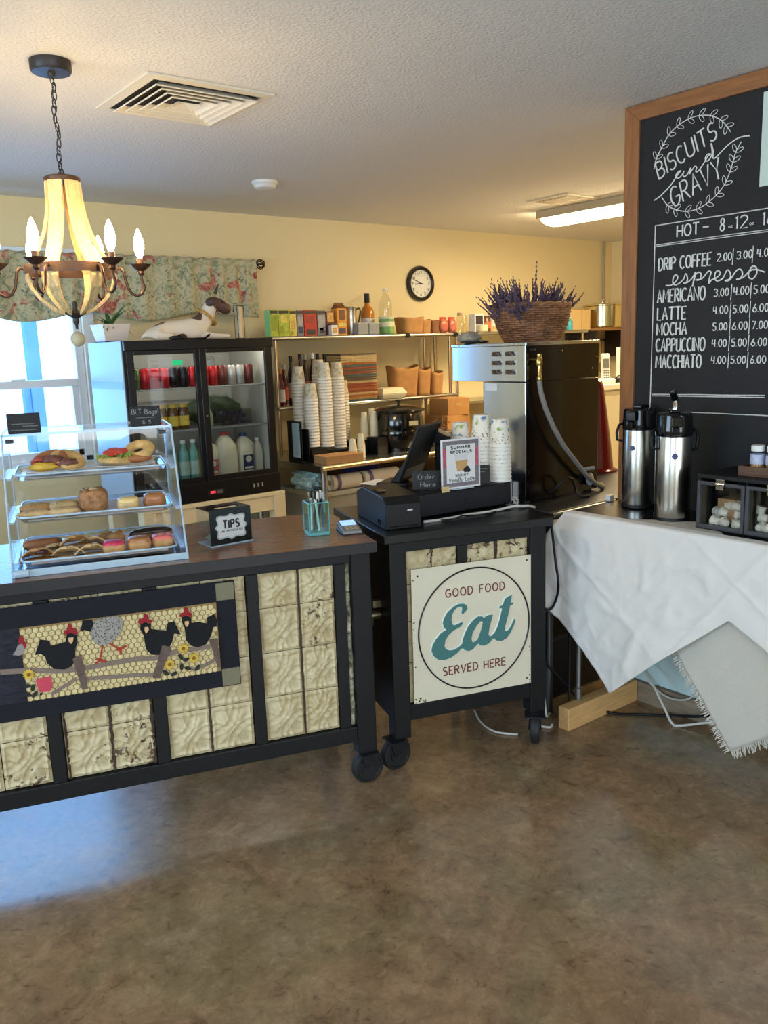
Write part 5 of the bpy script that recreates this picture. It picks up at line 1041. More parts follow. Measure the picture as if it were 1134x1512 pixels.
MB().box(.030, fw2-.030, fd-.03, fd-.027, .092, fh-.032).box(.0285, .031, .05, fd-.03, .092, fh-.032).box(fw2-.031, fw2-.0285, .05, fd-.03, .092, fh-.032).box(.03, fw2-.03, .05, fd-.03, .0905, .094).box(.03, fw2-.03, .05, fd-.03, fh-.034, fh-.0305).build('liner', inner, RF)
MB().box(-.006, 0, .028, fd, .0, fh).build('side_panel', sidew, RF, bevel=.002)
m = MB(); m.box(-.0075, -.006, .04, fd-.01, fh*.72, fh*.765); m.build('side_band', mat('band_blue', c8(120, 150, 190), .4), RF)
MB().box(.0, fw2, .0, .03, fh-.052, fh).build('fascia', cab, RF, bevel=.003); MB().box(0, fw2, 0, .03, 0, .108).build('kick_panel', cab, RF, bevel=.003)
MB().cyl((.06, .047, fh-.062), (fw2-.06, .047, fh-.062), .009, 10).build('added_interior_light', mat('cooler_fill_glow', (1, .93, .8, 1), .5, emit=30), RF)  # unseen tube added to brighten the dark inside of the cooler
MB().box(.41, .51, -.002, .0, .030, .060).build('control_panel', mat('panel_brown', c8(52, 44, 46), .3), RF); MB().box(.425, .455, -.003, -.002, .040, .052).build('temperature_light', mat('led_red', (1, .05, .08, 1), .4, emit=.8), RF); MB().box(.465, .50, -.003, -.002, .036, .054).build('control_buttons', mat('panel_grey', c8(96, 90, 88), .4), RF)
m = MB()
for k in range(3): m.box(.70+.028*k, .708+.028*k, -.003, 0, .040, .062)
m.build('vent_slots', mat('slot_grey', c8(150, 150, 150), .4), RF)
for (x0, x1, y) in ((.012, .44, .012), (.418, .873, .0)):
    d = MB(); z0, z1 = .108, fh-.052
    d.box(x0, x0+.04, y, y+.018, z0, z1).box(x1-.045, x1, y, y+.018, z0, z1).box(x0+.04, x1-.045, y, y+.018, z0, z0+.03).box(x0+.04, x1-.045, y, y+.018, z1-.022, z1)
    D = d.build('sliding_door', cab, RF, bevel=.002); MB().box(x0+.04, x1-.045, y+.007, y+.010, z0+.03, z1-.022).build('door_glass', fglass, D)
    if y == 0: MB().cyl((x0+.02, y+.0, .475), (x0+.02, y-.004, .475), .006, 12).build('lock', chrome, D)
for z in (.405, .636):
    m = MB()
    for k in range(30): x = .036+k*(fw2-.072)/29; m.cyl((x, .05, z-.002), (x, fd-.03, z-.002), .002, 5)
    for y in (.05, .2, .35, fd-.032): m.cyl((.03, y, z-.006), (fw2-.03, y, z-.006), .004, 6)
    m.build('wire_shelf', mat('shelf_grey', c8(150, 152, 152), .4), RF)
MB().box(.265, .325, .016, .0175, .758, .785).build('green_tag', mat('tag_green', (.02, .62, .26, 1), .4, emit=.25), RF)
FX, FY, FZ = 1.675, 4.30, .7345
can = None
def mcan(nm, col, top=None): return mat(nm, c8(*col), .25, .35, var=.25, vs=28)
canc = [('green', (96, 116, 74)), ('red', (196, 40, 48)), ('red', (196, 40, 48)), ('red', (196, 40, 48)), ('dark', (22, 24, 34)), ('dark', (22, 24, 34)), ('red', (206, 48, 46))]
canr = [('red', (206, 44, 50)), ('red', (206, 44, 50)), ('brown', (120, 60, 56)), ('silver', (196, 190, 186)), ('silver', (196, 190, 186)), ('brown', (150, 100, 86))]
def mkcan(x, y, cn, rgb, lab, grp):
    global can
    if can is None:
        can = thing('drink_can', lab, 'drink can', (x, y, 0), 0, grp)
        can['_b'] = 1; del can['_b']
    t = thing('drink_can', lab, 'drink can', (x, y, FZ+.6365), random.random()*3, grp) if can.get('used') else can
    if not can.get('used'): can['used'] = 1
    t.location = (x, y, FZ+.6365)
    MB().lathe([(.022, 0), (.0265, .006), (.0265, .098), (.022, .108)], seg=22).build('can_body', mcan('can_'+cn, rgb), t, smooth=40); MB().lathe([(.0215, .1075), (.0222, .110), (.0195, .1095), (.0005, .1085)], seg=22, cap=False).build('can_top', chrome, t, smooth=40)
    if cn == 'dark': MB().cyl((0, -.0262, .075), (0, -.0278, .075), .013, 16).build('round_mark', mat('mark_red', c8(206, 64, 76), .4), t)
for i, (cn, rgb) in enumerate(canc): mkcan(FX+.082+.056*i, FY+.10, cn, rgb, ['green can at the far left of the cooler top shelf', 'first red can from the left on the cooler top shelf, beside the green one', 'second red can from the left on the cooler top shelf', 'third red can from the left on the cooler top shelf, beside the dark cans', 'left dark can with a round red mark in the cooler', 'right dark can with a round red mark in the cooler', 'red can behind the middle of the cooler doors, right of the dark cans'][i], 'cans on the cooler top shelf')
for i, (cn, rgb) in enumerate(canr): mkcan(FX+.485+.057*i, FY+.10, cn, rgb, ['leftmost red can behind the right cooler door', 'second red can behind the right cooler door', 'brown can behind the right cooler door, beside the reds', 'left silver can behind the right cooler door', 'right silver can behind the right cooler door', 'brown can at the right end of the cooler top shelf'][i], 'cans on the cooler top shelf')
del can['used']
o = thing('glass_cup', 'clear upturned glass behind the cans at the right of the cooler', 'glass', (FX+.60, FY+.26, FZ+.6365)); MB().lathe([(.03, 0), (.036, .14), (.034, .14), (.028, .004), (.0005, .004)], seg=20).build('wall', glass, o, smooth=40); MB().lathe([(.037, .138), (.039, .15), (.02, .165), (.0005, .165)], seg=20).build('dome_lid', glassy('cup_lid', (.9, .92, .93, 1), .1, .1), o, smooth=40)
ylid = mat('lid_yellow', c8(206, 172, 58), .4); amb = mat('jar_amber', c8(96, 66, 34), .15); labY = mat('label_yellow', c8(220, 190, 72), .6, var=.2, vs=50)
for x, lab in ((.225, 'left amber jar with yellow lid on the cooler middle shelf'), (.290, 'middle amber jar with yellow lid on the cooler middle shelf'), (.352, 'right amber jar with yellow lid on the cooler middle shelf')):
    t = thing('juice_jar', lab, 'jar', (FX+x, FY+.12, FZ+.4055), 0, 'yellow lidded jars'); MB().lathe([(.027, 0), (.030, .004), (.030, .10), (.024, .122)], seg=22).build('jar_body', amb, t, smooth=40); MB().lathe([(.0255, .121), (.0255, .140), (.0005, .141)], seg=22).build('lid', ylid, t, smooth=40); MB().lathe([(.0306, .02), (.0306, .075)], seg=22, cap=False).build('paper_label', labY, t)
o = thing('berry_box', 'dark blue clamshell of berries on the cooler middle shelf, right side', 'punnet', (FX+.70, FY+.16, FZ+.4055)); MB().box(-.13, .07, -.07, .07, 0, .085).build('box', glassy('clam_clear', (.8, .84, .9, 1), .05), o, bevel=.006)
m = MB(); rr = random.Random(6)
for k in range(60): m.blob(rr.uniform(-.12, .06), rr.uniform(-.06, .06), rr.uniform(.012, .07), .011, .011, .011, 4)
bo = m.build('berries', mat('blueberry', c8(44, 48, 78), .5, var=.3, vs=40), o); bo['kind'] = 'stuff'
o = thing('green_bottle', 'squat pale green bottle on the cooler middle shelf, beside the berry box', 'bottle', (FX+.505, FY+.12, FZ+.4055)); MB().lathe([(.024, 0), (.026, .004), (.026, .07), (.012, .10), (.012, .115)], seg=20).build('bottle_body', mat('bottle_pgreen', c8(156, 170, 132), .3), o, smooth=40); MB().lathe([(.014, .114), (.014, .13), (.0005, .13)], seg=16).build('cap', mat('cap_green', c8(80, 130, 70), .4), o)
o = thing('salad_bag', 'dark leafy salad bag lying behind on the cooler middle shelf', 'bag', (FX+.66, FY+.36, FZ+.4055)); MB().blob(0, 0, .07, .17, .07, .085, 12, .3, 3, .9, 2, flat=-.82).build('bag_body', mat('salad_dark', c8(66, 84, 60), .35, var=.5, vs=25), o, smooth=60); MB().sheet(8, 2, lambda s, t: ((s-.5)*.2, .0, .14+.025*t+.004*math.sin(s*14))).build('bag_seal', glassy('bag_clear', (.85, .9, .88, 1), .1), o)
tealb = mat('bottle_teal', c8(110, 168, 160), .25, var=.15, vs=20)
for x, lab in ((.265, 'left tall pale teal bottle on the cooler bottom shelf'), (.335, 'middle tall pale teal bottle on the cooler bottom shelf'), (.395, 'right tall pale teal bottle on the cooler bottom shelf')):
    t = thing('tall_bottle', lab, 'bottle', (FX+x, FY+.12, FZ+.0945), 0, 'teal bottles in the cooler'); MB().lathe([(.024, 0), (.028, .005), (.028, .17), (.012, .215), (.012, .23)], seg=22).build('bottle_body', tealb, t, smooth=40); MB().lathe([(.0145, .229), (.0145, .248), (.0005, .248)], seg=16).build('cap', white, t); MB().lathe([(.0285, .05), (.0285, .13)], seg=22, cap=False).build('paper_label', mat('label_mint', c8(178, 204, 190), .5, var=.15, vs=30), t)
milk = mat('milk_jug', c8(226, 220, 196), .4); 
def jug(x, w, h, lab, capc, labc, handle=1):
    t = thing('milk_jug', lab, 'milk jug', (FX+x, FY+.14, FZ+.0945), 0, 'milk jugs on the cooler bottom shelf')
    m = MB(); n = 24; pr_ = [(.0005, 0), (w*.96, 0), (w, .006), (w, h*.60), (w*.9, h*.74), (w*.55, h*.90), (w*.36, h*.93), (w*.36, h*.96)]
    sqf = lambda a, z: (1 if z > h*.88 else (abs(math.cos(a))**4+abs(math.sin(a))**4)**(-.25)*.94)
    m.lathe(pr_, 0, 0, 0, 32, sqf); m.build('jug_body', milk, t, smooth=40)
    if handle: MB().tube([(w*.78, -w*.5, h*.58), (w*.86, -w*.55, h*.66), (w*.80, -w*.5, h*.78), (w*.5, -w*.3, h*.86)], w*.14, 8).build('jug_handle', milk, t, smooth=60)
    MB().lathe([(w*.42, h*.955), (w*.42, h*1.02), (0.0005, h*1.02)], seg=20).build('cap', capc, t, smooth=40)
    if labc:
        k = MB(); k.box(-w*.62, w*.62, -w*1.0, -w*.955, h*.16, h*.52); lb = k.build('paper_label', mat('label_'+labc[0], c8(*labc[1]), .5, var=.35, vs=40), t)
        MB().cyl((0, -w*1.0, h*.42), (0, -w*1.015, h*.42), w*.35, 14).box(-w*.5, w*.5, -w*1.012, -w*1.0, h*.19, h*.24).build('label_print', mat('print_cream', c8(226, 218, 206), .5), lb)
redc = mat('cap_red', c8(186, 52, 44), .4); bluec = mat('cap_blue', c8(48, 54, 110), .4)
jug(.500, .052, .235, 'milk jug with a red label at the left behind the right cooler door', white, ('redm', (190, 96, 92)))
jug(.605, .066, .262, 'large plain milk jug with a red cap, in the middle of the cooler bottom shelf', redc, None, 0)
jug(.728, .054, .246, 'milk jug with a dark blue label on the cooler bottom shelf', bluec, ('navym', (44, 52, 98)))
jug(.818, .030, .215, 'narrow milk carton at the right end of the cooler bottom shelf', white, None, 0)
# cow, plant and card holder on the cooler
def spots(name, base, spot, cs, warp=.03):
    m = mat(name, base, .5); N, L, P = nodes(m); tc = N.new('ShaderNodeTexCoord'); nt = N.new('ShaderNodeTexNoise'); nt.inputs['Scale'].default_value = 14; L.new(tc.outputs['Object'], nt.inputs[0])
    prev = None
    for (x, y, z, r) in cs:
        d = N.new('ShaderNodeVectorMath'); d.operation = 'DISTANCE'; L.new(tc.outputs['Object'], d.inputs[0]); d.inputs[1].default_value = (x, y, z)
        a = N.new('ShaderNodeMath'); a.operation = 'MULTIPLY_ADD'; L.new(nt.outputs[0], a.inputs[0]); a.inputs[1].default_value = warp; L.new(d.outputs['Value'], a.inputs[2])
        l = N.new('ShaderNodeMath'); l.operation = 'LESS_THAN'; L.new(a.outputs[0], l.inputs[0]); l.inputs[1].default_value = r+warp*.5
        if prev is None: prev = l
        else: q = N.new('ShaderNodeMath'); q.operation = 'MAXIMUM'; L.new(prev.outputs[0], q.inputs[0]); L.new(l.outputs[0], q.inputs[1]); prev = q
    mx_ = N.new('ShaderNodeMix'); mx_.data_type = 'RGBA'; L.new(prev.outputs[0], mx_.inputs[0]); mx_.inputs[6].default_value = base; mx_.inputs[7].default_value = spot; L.new(mx_.outputs[2], P.inputs['Base Color']); return m
CW = thing('cow_figurine', 'lying brown and white cow figurine on top of the drinks cooler', 'figurine', (2.10, 4.50, 1.6270))
V = [(-.19, 0, .045), (-.12, 0, .056), (-.03, 0, .054), (.06, 0, .060), (.125, 0, .090), (.165, 0, .145), (.190, -.015, .212), (.240, -.03, .186), (.286, -.045, .148),
     (-.17, -.055, .022), (-.08, -.07, .018), (.09, -.045, .025), (.17, -.06, .018), (.26, -.065, .016), (.09, .04, .025), (.18, .055, .018), (-.225, 0, .03), (-.235, .02, .012)]
Ed = [(0, 1), (1, 2), (2, 3), (3, 4), (4, 5), (5, 6), (6, 7), (7, 8), (0, 9), (9, 10), (3, 11), (11, 12), (12, 13), (3, 14), (14, 15), (0, 16), (16, 17)]
rd_ = [.052, .058, .055, .060, .052, .048, .054, .042, .030, .032, .020, .030, .017, .013, .028, .014, .012, .008]
cowm = spots('cow_coat', c8(226, 214, 198), c8(92, 66, 56), [(-.14, 0, .105, .042), (.08, 0, .115, .048), (-.03, -.05, .0, .035), (.25, -.03, .150, .055), (.285, -.045, .148, .04), (.165, -.05, .235, .045), (.215, -.085, .2, .05), (.21, .04, .23, .04)], .02)
skin('body', V, Ed, rd_, cowm, CW, 2)
bro = mat('cow_brown', c8(74, 52, 46), .55)
MB().blob(.150, -.062, .205, .014, .034, .024, 8, rot=R(20)).build('ear', bro, CW, smooth=60); MB().blob(.212, .050, .222, .014, .034, .02, 8, rot=R(-20)).build('ear', bro, CW, smooth=60)
MB().tube([(.210, -.012, .256), (.222, -.012, .282), (.236, -.014, .308)], [.011, .008, .002], 8).build('horn', bro, CW, smooth=60)
MB().tube([(.150+.050*math.cos(k*PI/10)*.95, .052*math.sin(k*PI/10), .124-.040*math.cos(k*PI/10)) for k in range(20)], .009, 8, True).build('collar', mat('garland_gold', c8(186, 144, 70), .6, var=.5, vs=60), CW, smooth=60)
MB().blob(.286, -.075, .156, .004, .004, .004, 5).blob(.300, -.05, .156, .004, .004, .004, 5).build('nostrils', blackp, CW)
MB().blob(.222, -.074, .206, .005, .004, .006, 6).build('eye', blackgl, CW, smooth=60)
o = thing('plastic_bow', 'crumpled black strip lying on the cooler top in front of the cow', 'strip', (2.00, 4.37, 1.6270)); MB().blob(0, 0, .010, .045, .02, .012, 8, .35, 3, 1, 4, flat=-.8).tube([(.05, 0, .006), (.10, .01, .004), (.17, 0, .006), (.20, .0, .026)], .006, 6).build('strip', blackp, o, smooth=60); MB().blob(.02, .0, .018, .016, .012, .01, 6).build('knot', blackp, o)
HD = thing('card_holder', 'upright wire holder with a pale card at the right end of the cooler top', 'holder', (2.44, 4.46, 1.6270), R(20))
m = MB()
for x in (-.028, .028):
    for y in (-.012, .012): m.cyl((x, y, 0), (x, y, .19), .0018, 6)
for z in (.003, .188): m.tube([(-.028, -.012, z), (.028, -.012, z), (.028, .012, z), (-.028, .012, z)], .0018, 6, True)
m.build('wire_frame', mat('wire_dark', c8(60, 56, 54), .4, .6), HD); MB().box(-.004, .026, -.006, -.004, .004, .18).build('pale_card', mat('card_pale', c8(216, 196, 164), .6), HD)
m = MB(); rr = random.Random(8)
for k in range(24): m.blob(-.02+.002*math.sin(k), -.01, .006+.0075*k, .005, .005, .0045, 5)
m.build('bead_string', glassy('bead_clear', (.85, .9, .95, 1), .2, .05), HD)
PT = thing('potted_plant', 'small green plant in a white square pot on the left of the cooler top', 'potted plant', (1.765, 4.70, 1.6270), R(4))
m = MB(); a, b, h = .062, .082, .098; m.geo([(-a, -a, 0), (a, -a, 0), (a, a, 0), (-a, a, 0), (-b, -b, h), (b, -b, h), (b, b, h), (-b, b, h), (-b+.006, -b+.006, h), (b-.006, -b+.006, h), (b-.006, b-.006, h), (-b+.006, b-.006, h), (-a, -a, .07), (a, -a, .07), (a, a, .07), (-a, a, .07)], [(3, 2, 1, 0), (0, 1, 5, 4), (1, 2, 6, 5), (2, 3, 7, 6), (3, 0, 4, 7), (4, 5, 9, 8), (5, 6, 10, 9), (6, 7, 11, 10), (7, 4, 8, 11), (8, 9, 13, 12), (9, 10, 14, 13), (10, 11, 15, 14), (11, 8, 12, 15)])
m.build('pot', mat('pot_white', c8(226, 214, 206), .5), PT, bevel=.002); MB().box(-a, a, -a, a, .068, .080).build('soil', mat('soil', c8(60, 46, 38), .9), PT); MB().box(-.07, .07, -.07, .07, -.0, .006).build('saucer', blackp, PT)
m = MB(); rr = random.Random(11)
for k in range(34):
    an = rr.uniform(0, 2*PI); L_ = rr.uniform(.09, .17); up_ = rr.uniform(.5, 1.3); w = .012
    def lf_(s, t):
        x = L_*s*.8; z = .08+up_*L_*s-.9*L_*s*s*(1.2-up_*.5); ww = w*math.sin(PI*min(1, s*.95+.04))*(t-.5)*2
        return (x*math.cos(an)-ww*math.sin(an), x*math.sin(an)+ww*math.cos(an), z)
    m.sheet(6, 2, lf_)
m.build('foliage', mat('plant_green', c8(70, 108, 64), .5, var=.35, vs=20), PT, smooth=70)
# ------------------------------------------------------------------ valance and rod
CU = thing('valance', 'scalloped floral valance gathered on a dark rod over the back window', 'valance', (0, 5.05, 0))
fab = mat('floral_cloth', c8(206, 208, 186), .9, sheen=.2); N, L, P = nodes(fab); tc = N.new('ShaderNodeTexCoord')
def ntex(s, d, dist=0):
    t = N.new('ShaderNodeTexNoise'); t.inputs['Scale'].default_value = s; t.inputs['Detail'].default_value = d; t.inputs['Distortion'].default_value = dist; L.new(tc.outputs['Object'], t.inputs[0]); return t
g1 = ramp(N, [(.34, c8(128, 138, 112)), (.46, c8(172, 172, 140)), (.6, c8(192, 184, 152))]); L.new(ntex(22, 3, 1.5).outputs[0], g1.inputs[0])
g2 = ramp(N, [(.585, (0, 0, 0, 1)), (.62, (1, 1, 1, 1))]); L.new(ntex(9.5, 2, .5).outputs[0], g2.inputs[0])
g3 = ramp(N, [(.4, c8(140, 66, 62)), (.6, c8(196, 132, 112))]); L.new(ntex(44, 3, 1).outputs[0], g3.inputs[0])
g4 = ramp(N, [(.63, (0, 0, 0, 1)), (.66, (1, 1, 1, 1))]); L.new(ntex(36, 2, 2.2).outputs[0], g4.inputs[0])
ma = N.new('ShaderNodeMix'); ma.data_type = 'RGBA'; L.new(g4.outputs[0], ma.inputs[0]); L.new(g1.outputs[0], ma.inputs[6]); ma.inputs[7].default_value = c8(96, 104, 92)
mb_ = N.new('ShaderNodeMix'); mb_.data_type = 'RGBA'; L.new(g2.outputs[0], mb_.inputs[0]); L.new(ma.outputs[2], mb_.inputs[6]); L.new(g3.outputs[0], mb_.inputs[7]); L.new(mb_.outputs[2], P.inputs['Base Color'])
def valf(s, t):
    x = .30+(2.905-.30)*s; zb = 1.782+.026*math.cos((x-1.78)*2*PI/.72)
    if x > 2.62: zb = 1.790-.02*(x-2.62)/.28
    zt = 2.142+.004*math.sin(x*70); z = zt+(zb-zt)*t
    a = .014*math.sin(x*52+2.2*math.sin(x*7))*(.55+.45*t)+.006*math.sin(x*23)
    if abs(z-2.116) < .016: a = a*.3-.016
    a -= .018*min(1, max(0, (2.116-z)/.03))
    return (x, a, z)
MB().sheet(300, 26, valf).build('gathered_cloth', fab, CU, smooth=70, solid=.0015)
MB().cyl((.22, .0, 2.116), (2.912, .0, 2.116), .008, 12).build('rod', iron, CU, smooth=60)
m = MB()
for k in range(4): a = PI*k/4; m.tube([(2.945+.030*math.cos(q*PI/8), .030*math.sin(q*PI/8)*math.cos(a), 2.116+.030*math.sin(q*PI/8)*math.sin(a)) for q in range(16)], .0036, 6, True)
m.cyl((2.908, 0, 2.116), (2.92, 0, 2.116), .011, 12); m.tube([(2.88, 0, 2.116), (2.88, .04, 2.116), (2.88, .068, 2.116)], .006, 6); m.build('finial', iron, CU, smooth=60)
# ------------------------------------------------------------------ clock
CK2 = thing('wall_clock', 'round black rimmed wall clock on the yellow back wall', 'clock', (4.385, 5.1195, 2.022))
def disc(mb, r, y0, y1, seg=48): return mb.cyl((0, y0, 0), (0, y1, 0), r, seg)
m = MB(); m.X = Matrix.Rotation(R(90), 4, 'X'); m.lathe([(.104, .001), (.130, .001), (.134, .012), (.128, .030), (.116, .036), (.107, .030), (.104, .022)], seg=56, cap=False); m.build('rim', mat('clock_black', c8(34, 28, 26), .35), CK2, smooth=40)
disc(MB(), .108, -.001, -.016).build('dial', mat('dial_white', c8(236, 232, 222), .6), CK2)
m = MB()
for h_ in range(12):
    a = PI/2-2*PI*(h_+1)/12; s = str(h_+1); write(m, s, .082*math.cos(a)-.007*len(s)+(.004 if s == '1' else 0), .082*math.cos(a)+.007*len(s)-(.004 if s == '1' else 0), .082*math.sin(a)-.009, .018, .0016, lambda x, z: (x, -.0168, z), gap=.25)
for k in range(60): a = 2*PI*k/60; m.cyl((.098*math.cos(a), -.0168, .098*math.sin(a)), (.103*math.cos(a), -.0168, .103*math.sin(a)), .0008, 4)
m.build('numerals', ink, CK2)
for L_, ang, w, nm in ((.055, 8.82*30, .0034, 'hour_hand'), (.082, 49*6, .0024, 'minute_hand')):
    a = R(90-ang); MB().tube([(-.014*math.cos(a), -.019, -.014*math.sin(a)), (L_*math.cos(a), -.019, L_*math.sin(a))], w, 6).build(nm, ink, CK2)
disc(MB(), .005, -.016, -.021, 14).build('hub', ink, CK2); disc(MB(), .107, -.027, -.0285).build('clock_glass', glass, CK2)
# ------------------------------------------------------------------ prep table with overshelves
PTB = thing('prep_table', 'stainless prep table with two overshelves along the back wall', 'prep table', (2.78, 4.19, 0))
TX = 1.63
MB().box(0, TX, 0, .90, .838, .86).build('tabletop', steel, PTB, bevel=.004); MB().cyl((0, .0, .847), (TX, 0, .847), .017, 14).build('rolled_edge', mat('warm_steel', c8(206, 196, 170), .25, 1), PTB, smooth=60); MB().box(-.004, .0, .0, .90, .815, .86).build('end_skirt', steel, PTB)
for x, y in ((.05, .05), (TX-.05, .05), (.05, .85), (TX-.05, .85)): MB().cyl((x, y, 0), (x, y, .84), .020, 16).build('leg', steel, PTB, smooth=60)
MB().box(.37, TX, .03, .87, .665, .683).build('undershelf', mat('shelf_tan', c8(140, 112, 84), .6, var=.15, vs=8), PTB)
MB().box(.04, TX, .56, .90, 1.618, 1.640).cyl((.04, .56, 1.628), (TX-.0, .56, 1.628), .013, 12).build('upper_shelf', steel, PTB, smooth=40)
MB().box(.06, TX, .56, .90, 1.170, 1.188).cyl((.06, .56, 1.180), (TX, .56, 1.180), .013, 12).build('middle_shelf', steel, PTB, smooth=40)
for x, y in ((.09, .60), (TX-.03, .59), (.09, .87), (TX-.03, .88)): MB().cyl((x, y, .86), (x, y, 1.62), .0125, 14).build('post', mat('warm_post', c8(190, 160, 120), .3, 1), PTB, smooth=60)
m = MB()
for x in (1.16, TX-.01): m.box(x-.016, x+.016, .542, .566, 1.612, 1.644)
m.build('end_clip', blackp, PTB, bevel=.002)
PT2 = thing('storage_rack', 'second wire legged shelf unit further right along the back wall', 'rack', (4.43, 4.19, 0))
MB().box(0, 1.52, .56, .90, 1.618, 1.640).cyl((0, .56, 1.628), (1.52, .56, 1.628), .013, 12).build('upper_shelf', steel, PT2, smooth=40)
MB().box(0, 1.52, .56, .90, 1.10, 1.118).build('middle_shelf', steel, PT2); MB().box(0, 1.52, .56, .90, .60, .618).build('lower_shelf', steel, PT2)
for x, y in ((.02, .59), (1.50, .59), (.06, .88), (1.50, .88)): MB().cyl((x, y, 0), (x, y, 1.62), .0125, 14).build('post', mat('warm_post', c8(190, 160, 120), .3, 1), PT2, smooth=60)
ZS, ZM, YS = 1.6412, 1.1892, 4.85
def carton(name, label, x0, x1, h, col, y0=4.80, d=.07, side=None, art=None, group=None, cat='box'):
    t = thing(name, label, cat, ((x0+x1)/2, y0, ZS), 0, group); w = (x1-x0)/2-.001
    m = MB(); m.box(-w, w, 0, d, 0, h); m.build('box_body', col, t, bevel=.0015)
    MB().box(-w-.0006, -w, .001, d-.001, .001, h-.001).build('side_face', side or col, t)
    if art:
        for i, (a, b, c, e, mm_) in enumerate(art): MB().box(-w+2*w*a, -w+2*w*b, -.0012, 0, h*c, h*e).build('printed_panel', mm_, t)
    return t
P_ = lambda n, r, g, b: mat('print_'+n, c8(r, g, b), .5, var=.25, vs=60)
lime, olive, yel, redb, gry, orn, drk, tan = P_('lime', 176, 190, 60), P_('olive', 150, 160, 50), P_('yellow', 226, 206, 96), P_('red', 196, 52, 40), P_('grey', 132, 130, 134), P_('orange', 226, 150, 52), P_('dark', 62, 54, 50), P_('tan', 214, 170, 92)
mint = mat('box_mint', c8(150, 226, 160), .5)
G = 'tea boxes on the top shelf'
carton('tea_box', 'olive green tea box at the left end of the top shelf', 2.846, 2.908, .168, lime, side=mint, art=[(.05, .95, .86, .97, drk), (.1, .9, .2, .8, olive)], group=G)
carton('tea_box', 'bright lime tea box, second on the top shelf', 2.910, 2.990, .168, lime, art=[(.05, .95, .86, .97, drk), (.08, .5, .1, .4, olive), (.2, .8, .5, .8, yel)], group=G)
carton('tea_box', 'yellow and tan tea box, third on the top shelf', 2.992, 3.046, .166, yel, art=[(.05, .95, .86, .97, drk), (.2, .85, .25, .6, tan), (.1, .5, .05, .2, olive)], group=G)
carton('tea_box', 'dark grey box between the yellow and red tea boxes', 3.050, 3.102, .166, gry, art=[(.05, .95, .86, .97, drk), (.15, .85, .1, .35, P_('blue', 50, 66, 96)), (.1, .9, .4, .75, P_('silver', 170, 168, 166))], group=G)
carton('tea_box', 'red tea box on the top shelf', 3.106, 3.206, .166, redb, art=[(.05, .95, .86, .97, drk), (.2, .8, .5, .75, P_('rust', 160, 60, 40)), (.15, .85, .05, .25, drk)], group=G)
carton('tea_box', 'black and white box to the right of the red tea box', 3.210, 3.278, .164, gry, art=[(.05, .95, .86, .97, drk), (.1, .9, .2, .8, P_('silver', 170, 168, 166)), (.2, .7, .1, .3, drk)], group=G)
carton('tea_box', 'dark red box with a yellow top behind the small white tin', 3.284, 3.348, .158, P_('maroon', 120, 50, 44), art=[(.1, .9, .55, .95, tan)], group=G)
o = thing('small_tin', 'small white square tin in front of the dark red box on the top shelf', 'tin', (3.318, 4.775, ZS)); MB().box(-.026, .026, -.018, .018, 0, .066).build('tin_body', white, o, bevel=.002); MB().box(-.016, .016, -.0190, -.018, .014, .048).build('printed_panel', tan, o); MB().box(-.027, .027, -.019, .019, .066, .076).build('tin_lid', drk, o)
t = carton('juice_carton', 'tall orange carton with a gable top on the top shelf', 3.372, 3.452, .178, orn, art=[(.2, .8, .55, .95, P_('brown', 116, 72, 44)), (.15, .85, .05, .25, P_('plum', 84, 60, 100)), (.1, .9, .32, .45, yel)], cat='carton')
m = MB(); m.geo([(-.039, 0, .178), (.039, 0, .178), (.039, .07, .178), (-.039, .07, .178), (-.039, .035, .206), (.039, .035, .206)], [(0, 1, 5, 4), (2, 3, 4, 5), (1, 2, 5), (3, 0, 4)]); m.box(-.039, .039, .033, .037, .204, .216); m.build('gable_top', P_('brown', 116, 72, 44), t)
o = thing('milk_pitcher', 'narrow steel frothing pitcher beside the orange carton', 'pitcher', (3.535, 4.86, ZS)); MB().lathe([(.034, 0), (.038, .01), (.036, .10), (.032, .165), (.038, .19), (.036, .19), (.030, .165), (.03, .01), (.0005, .008)], seg=28, cap=False).build('pitcher_body', steel, o, smooth=40); MB().tube([(.036, 0, .175), (.075, 0, .182), (.080, 0, .16), (.066, 0, .10), (.038, 0, .05)], .006, 8).build('handle', iron, o, smooth=60); MB().geo([(-.03, -.012, .188), (-.03, .012, .188), (-.06, 0, .196), (-.034, 0, .168)], [(0, 1, 2), (0, 2, 3), (1, 3, 2)]).build('spout', steel, o)
for x, lab in ((3.560, 'left grey plastic tub in front on the top shelf'), (3.655, 'right grey plastic tub in front on the top shelf')):
    o = thing('plastic_tub', lab, 'tub', (x, 4.785, ZS), 0, 'grey tubs'); MB().box(-.045, .045, -.028, .028, 0, .068).build('tub_body', mat('tub_grey', c8(150, 154, 156), .5), o, bevel=.004); MB().box(-.047, .047, -.030, .030, .068, .080).build('tub_lid', mat('tub_lid', c8(168, 172, 172), .5), o, bevel=.002)
o = thing('syrup_pump_bottle', 'amber bottle with black cap and pale label on the top shelf', 'bottle', (3.705, 4.90, ZS)); MB().lathe([(.044, 0), (.048, .005), (.048, .150), (.040, .178), (.018, .205), (.017, .235)], seg=30).build('bottle_body', mat('amber_liquor', c8(190, 116, 36), .15, var=.1, vs=10), o, smooth=40); MB().lathe([(.0195, .22), (.0195, .285), (.0005, .286)], seg=20).build('cap', blackp, o, smooth=40); MB().lathe([(.0488, .03), (.0488, .115)], seg=30, cap=False).build('paper_label', mat('label_pale', c8(214, 206, 196), .6, var=.12, vs=50), o)
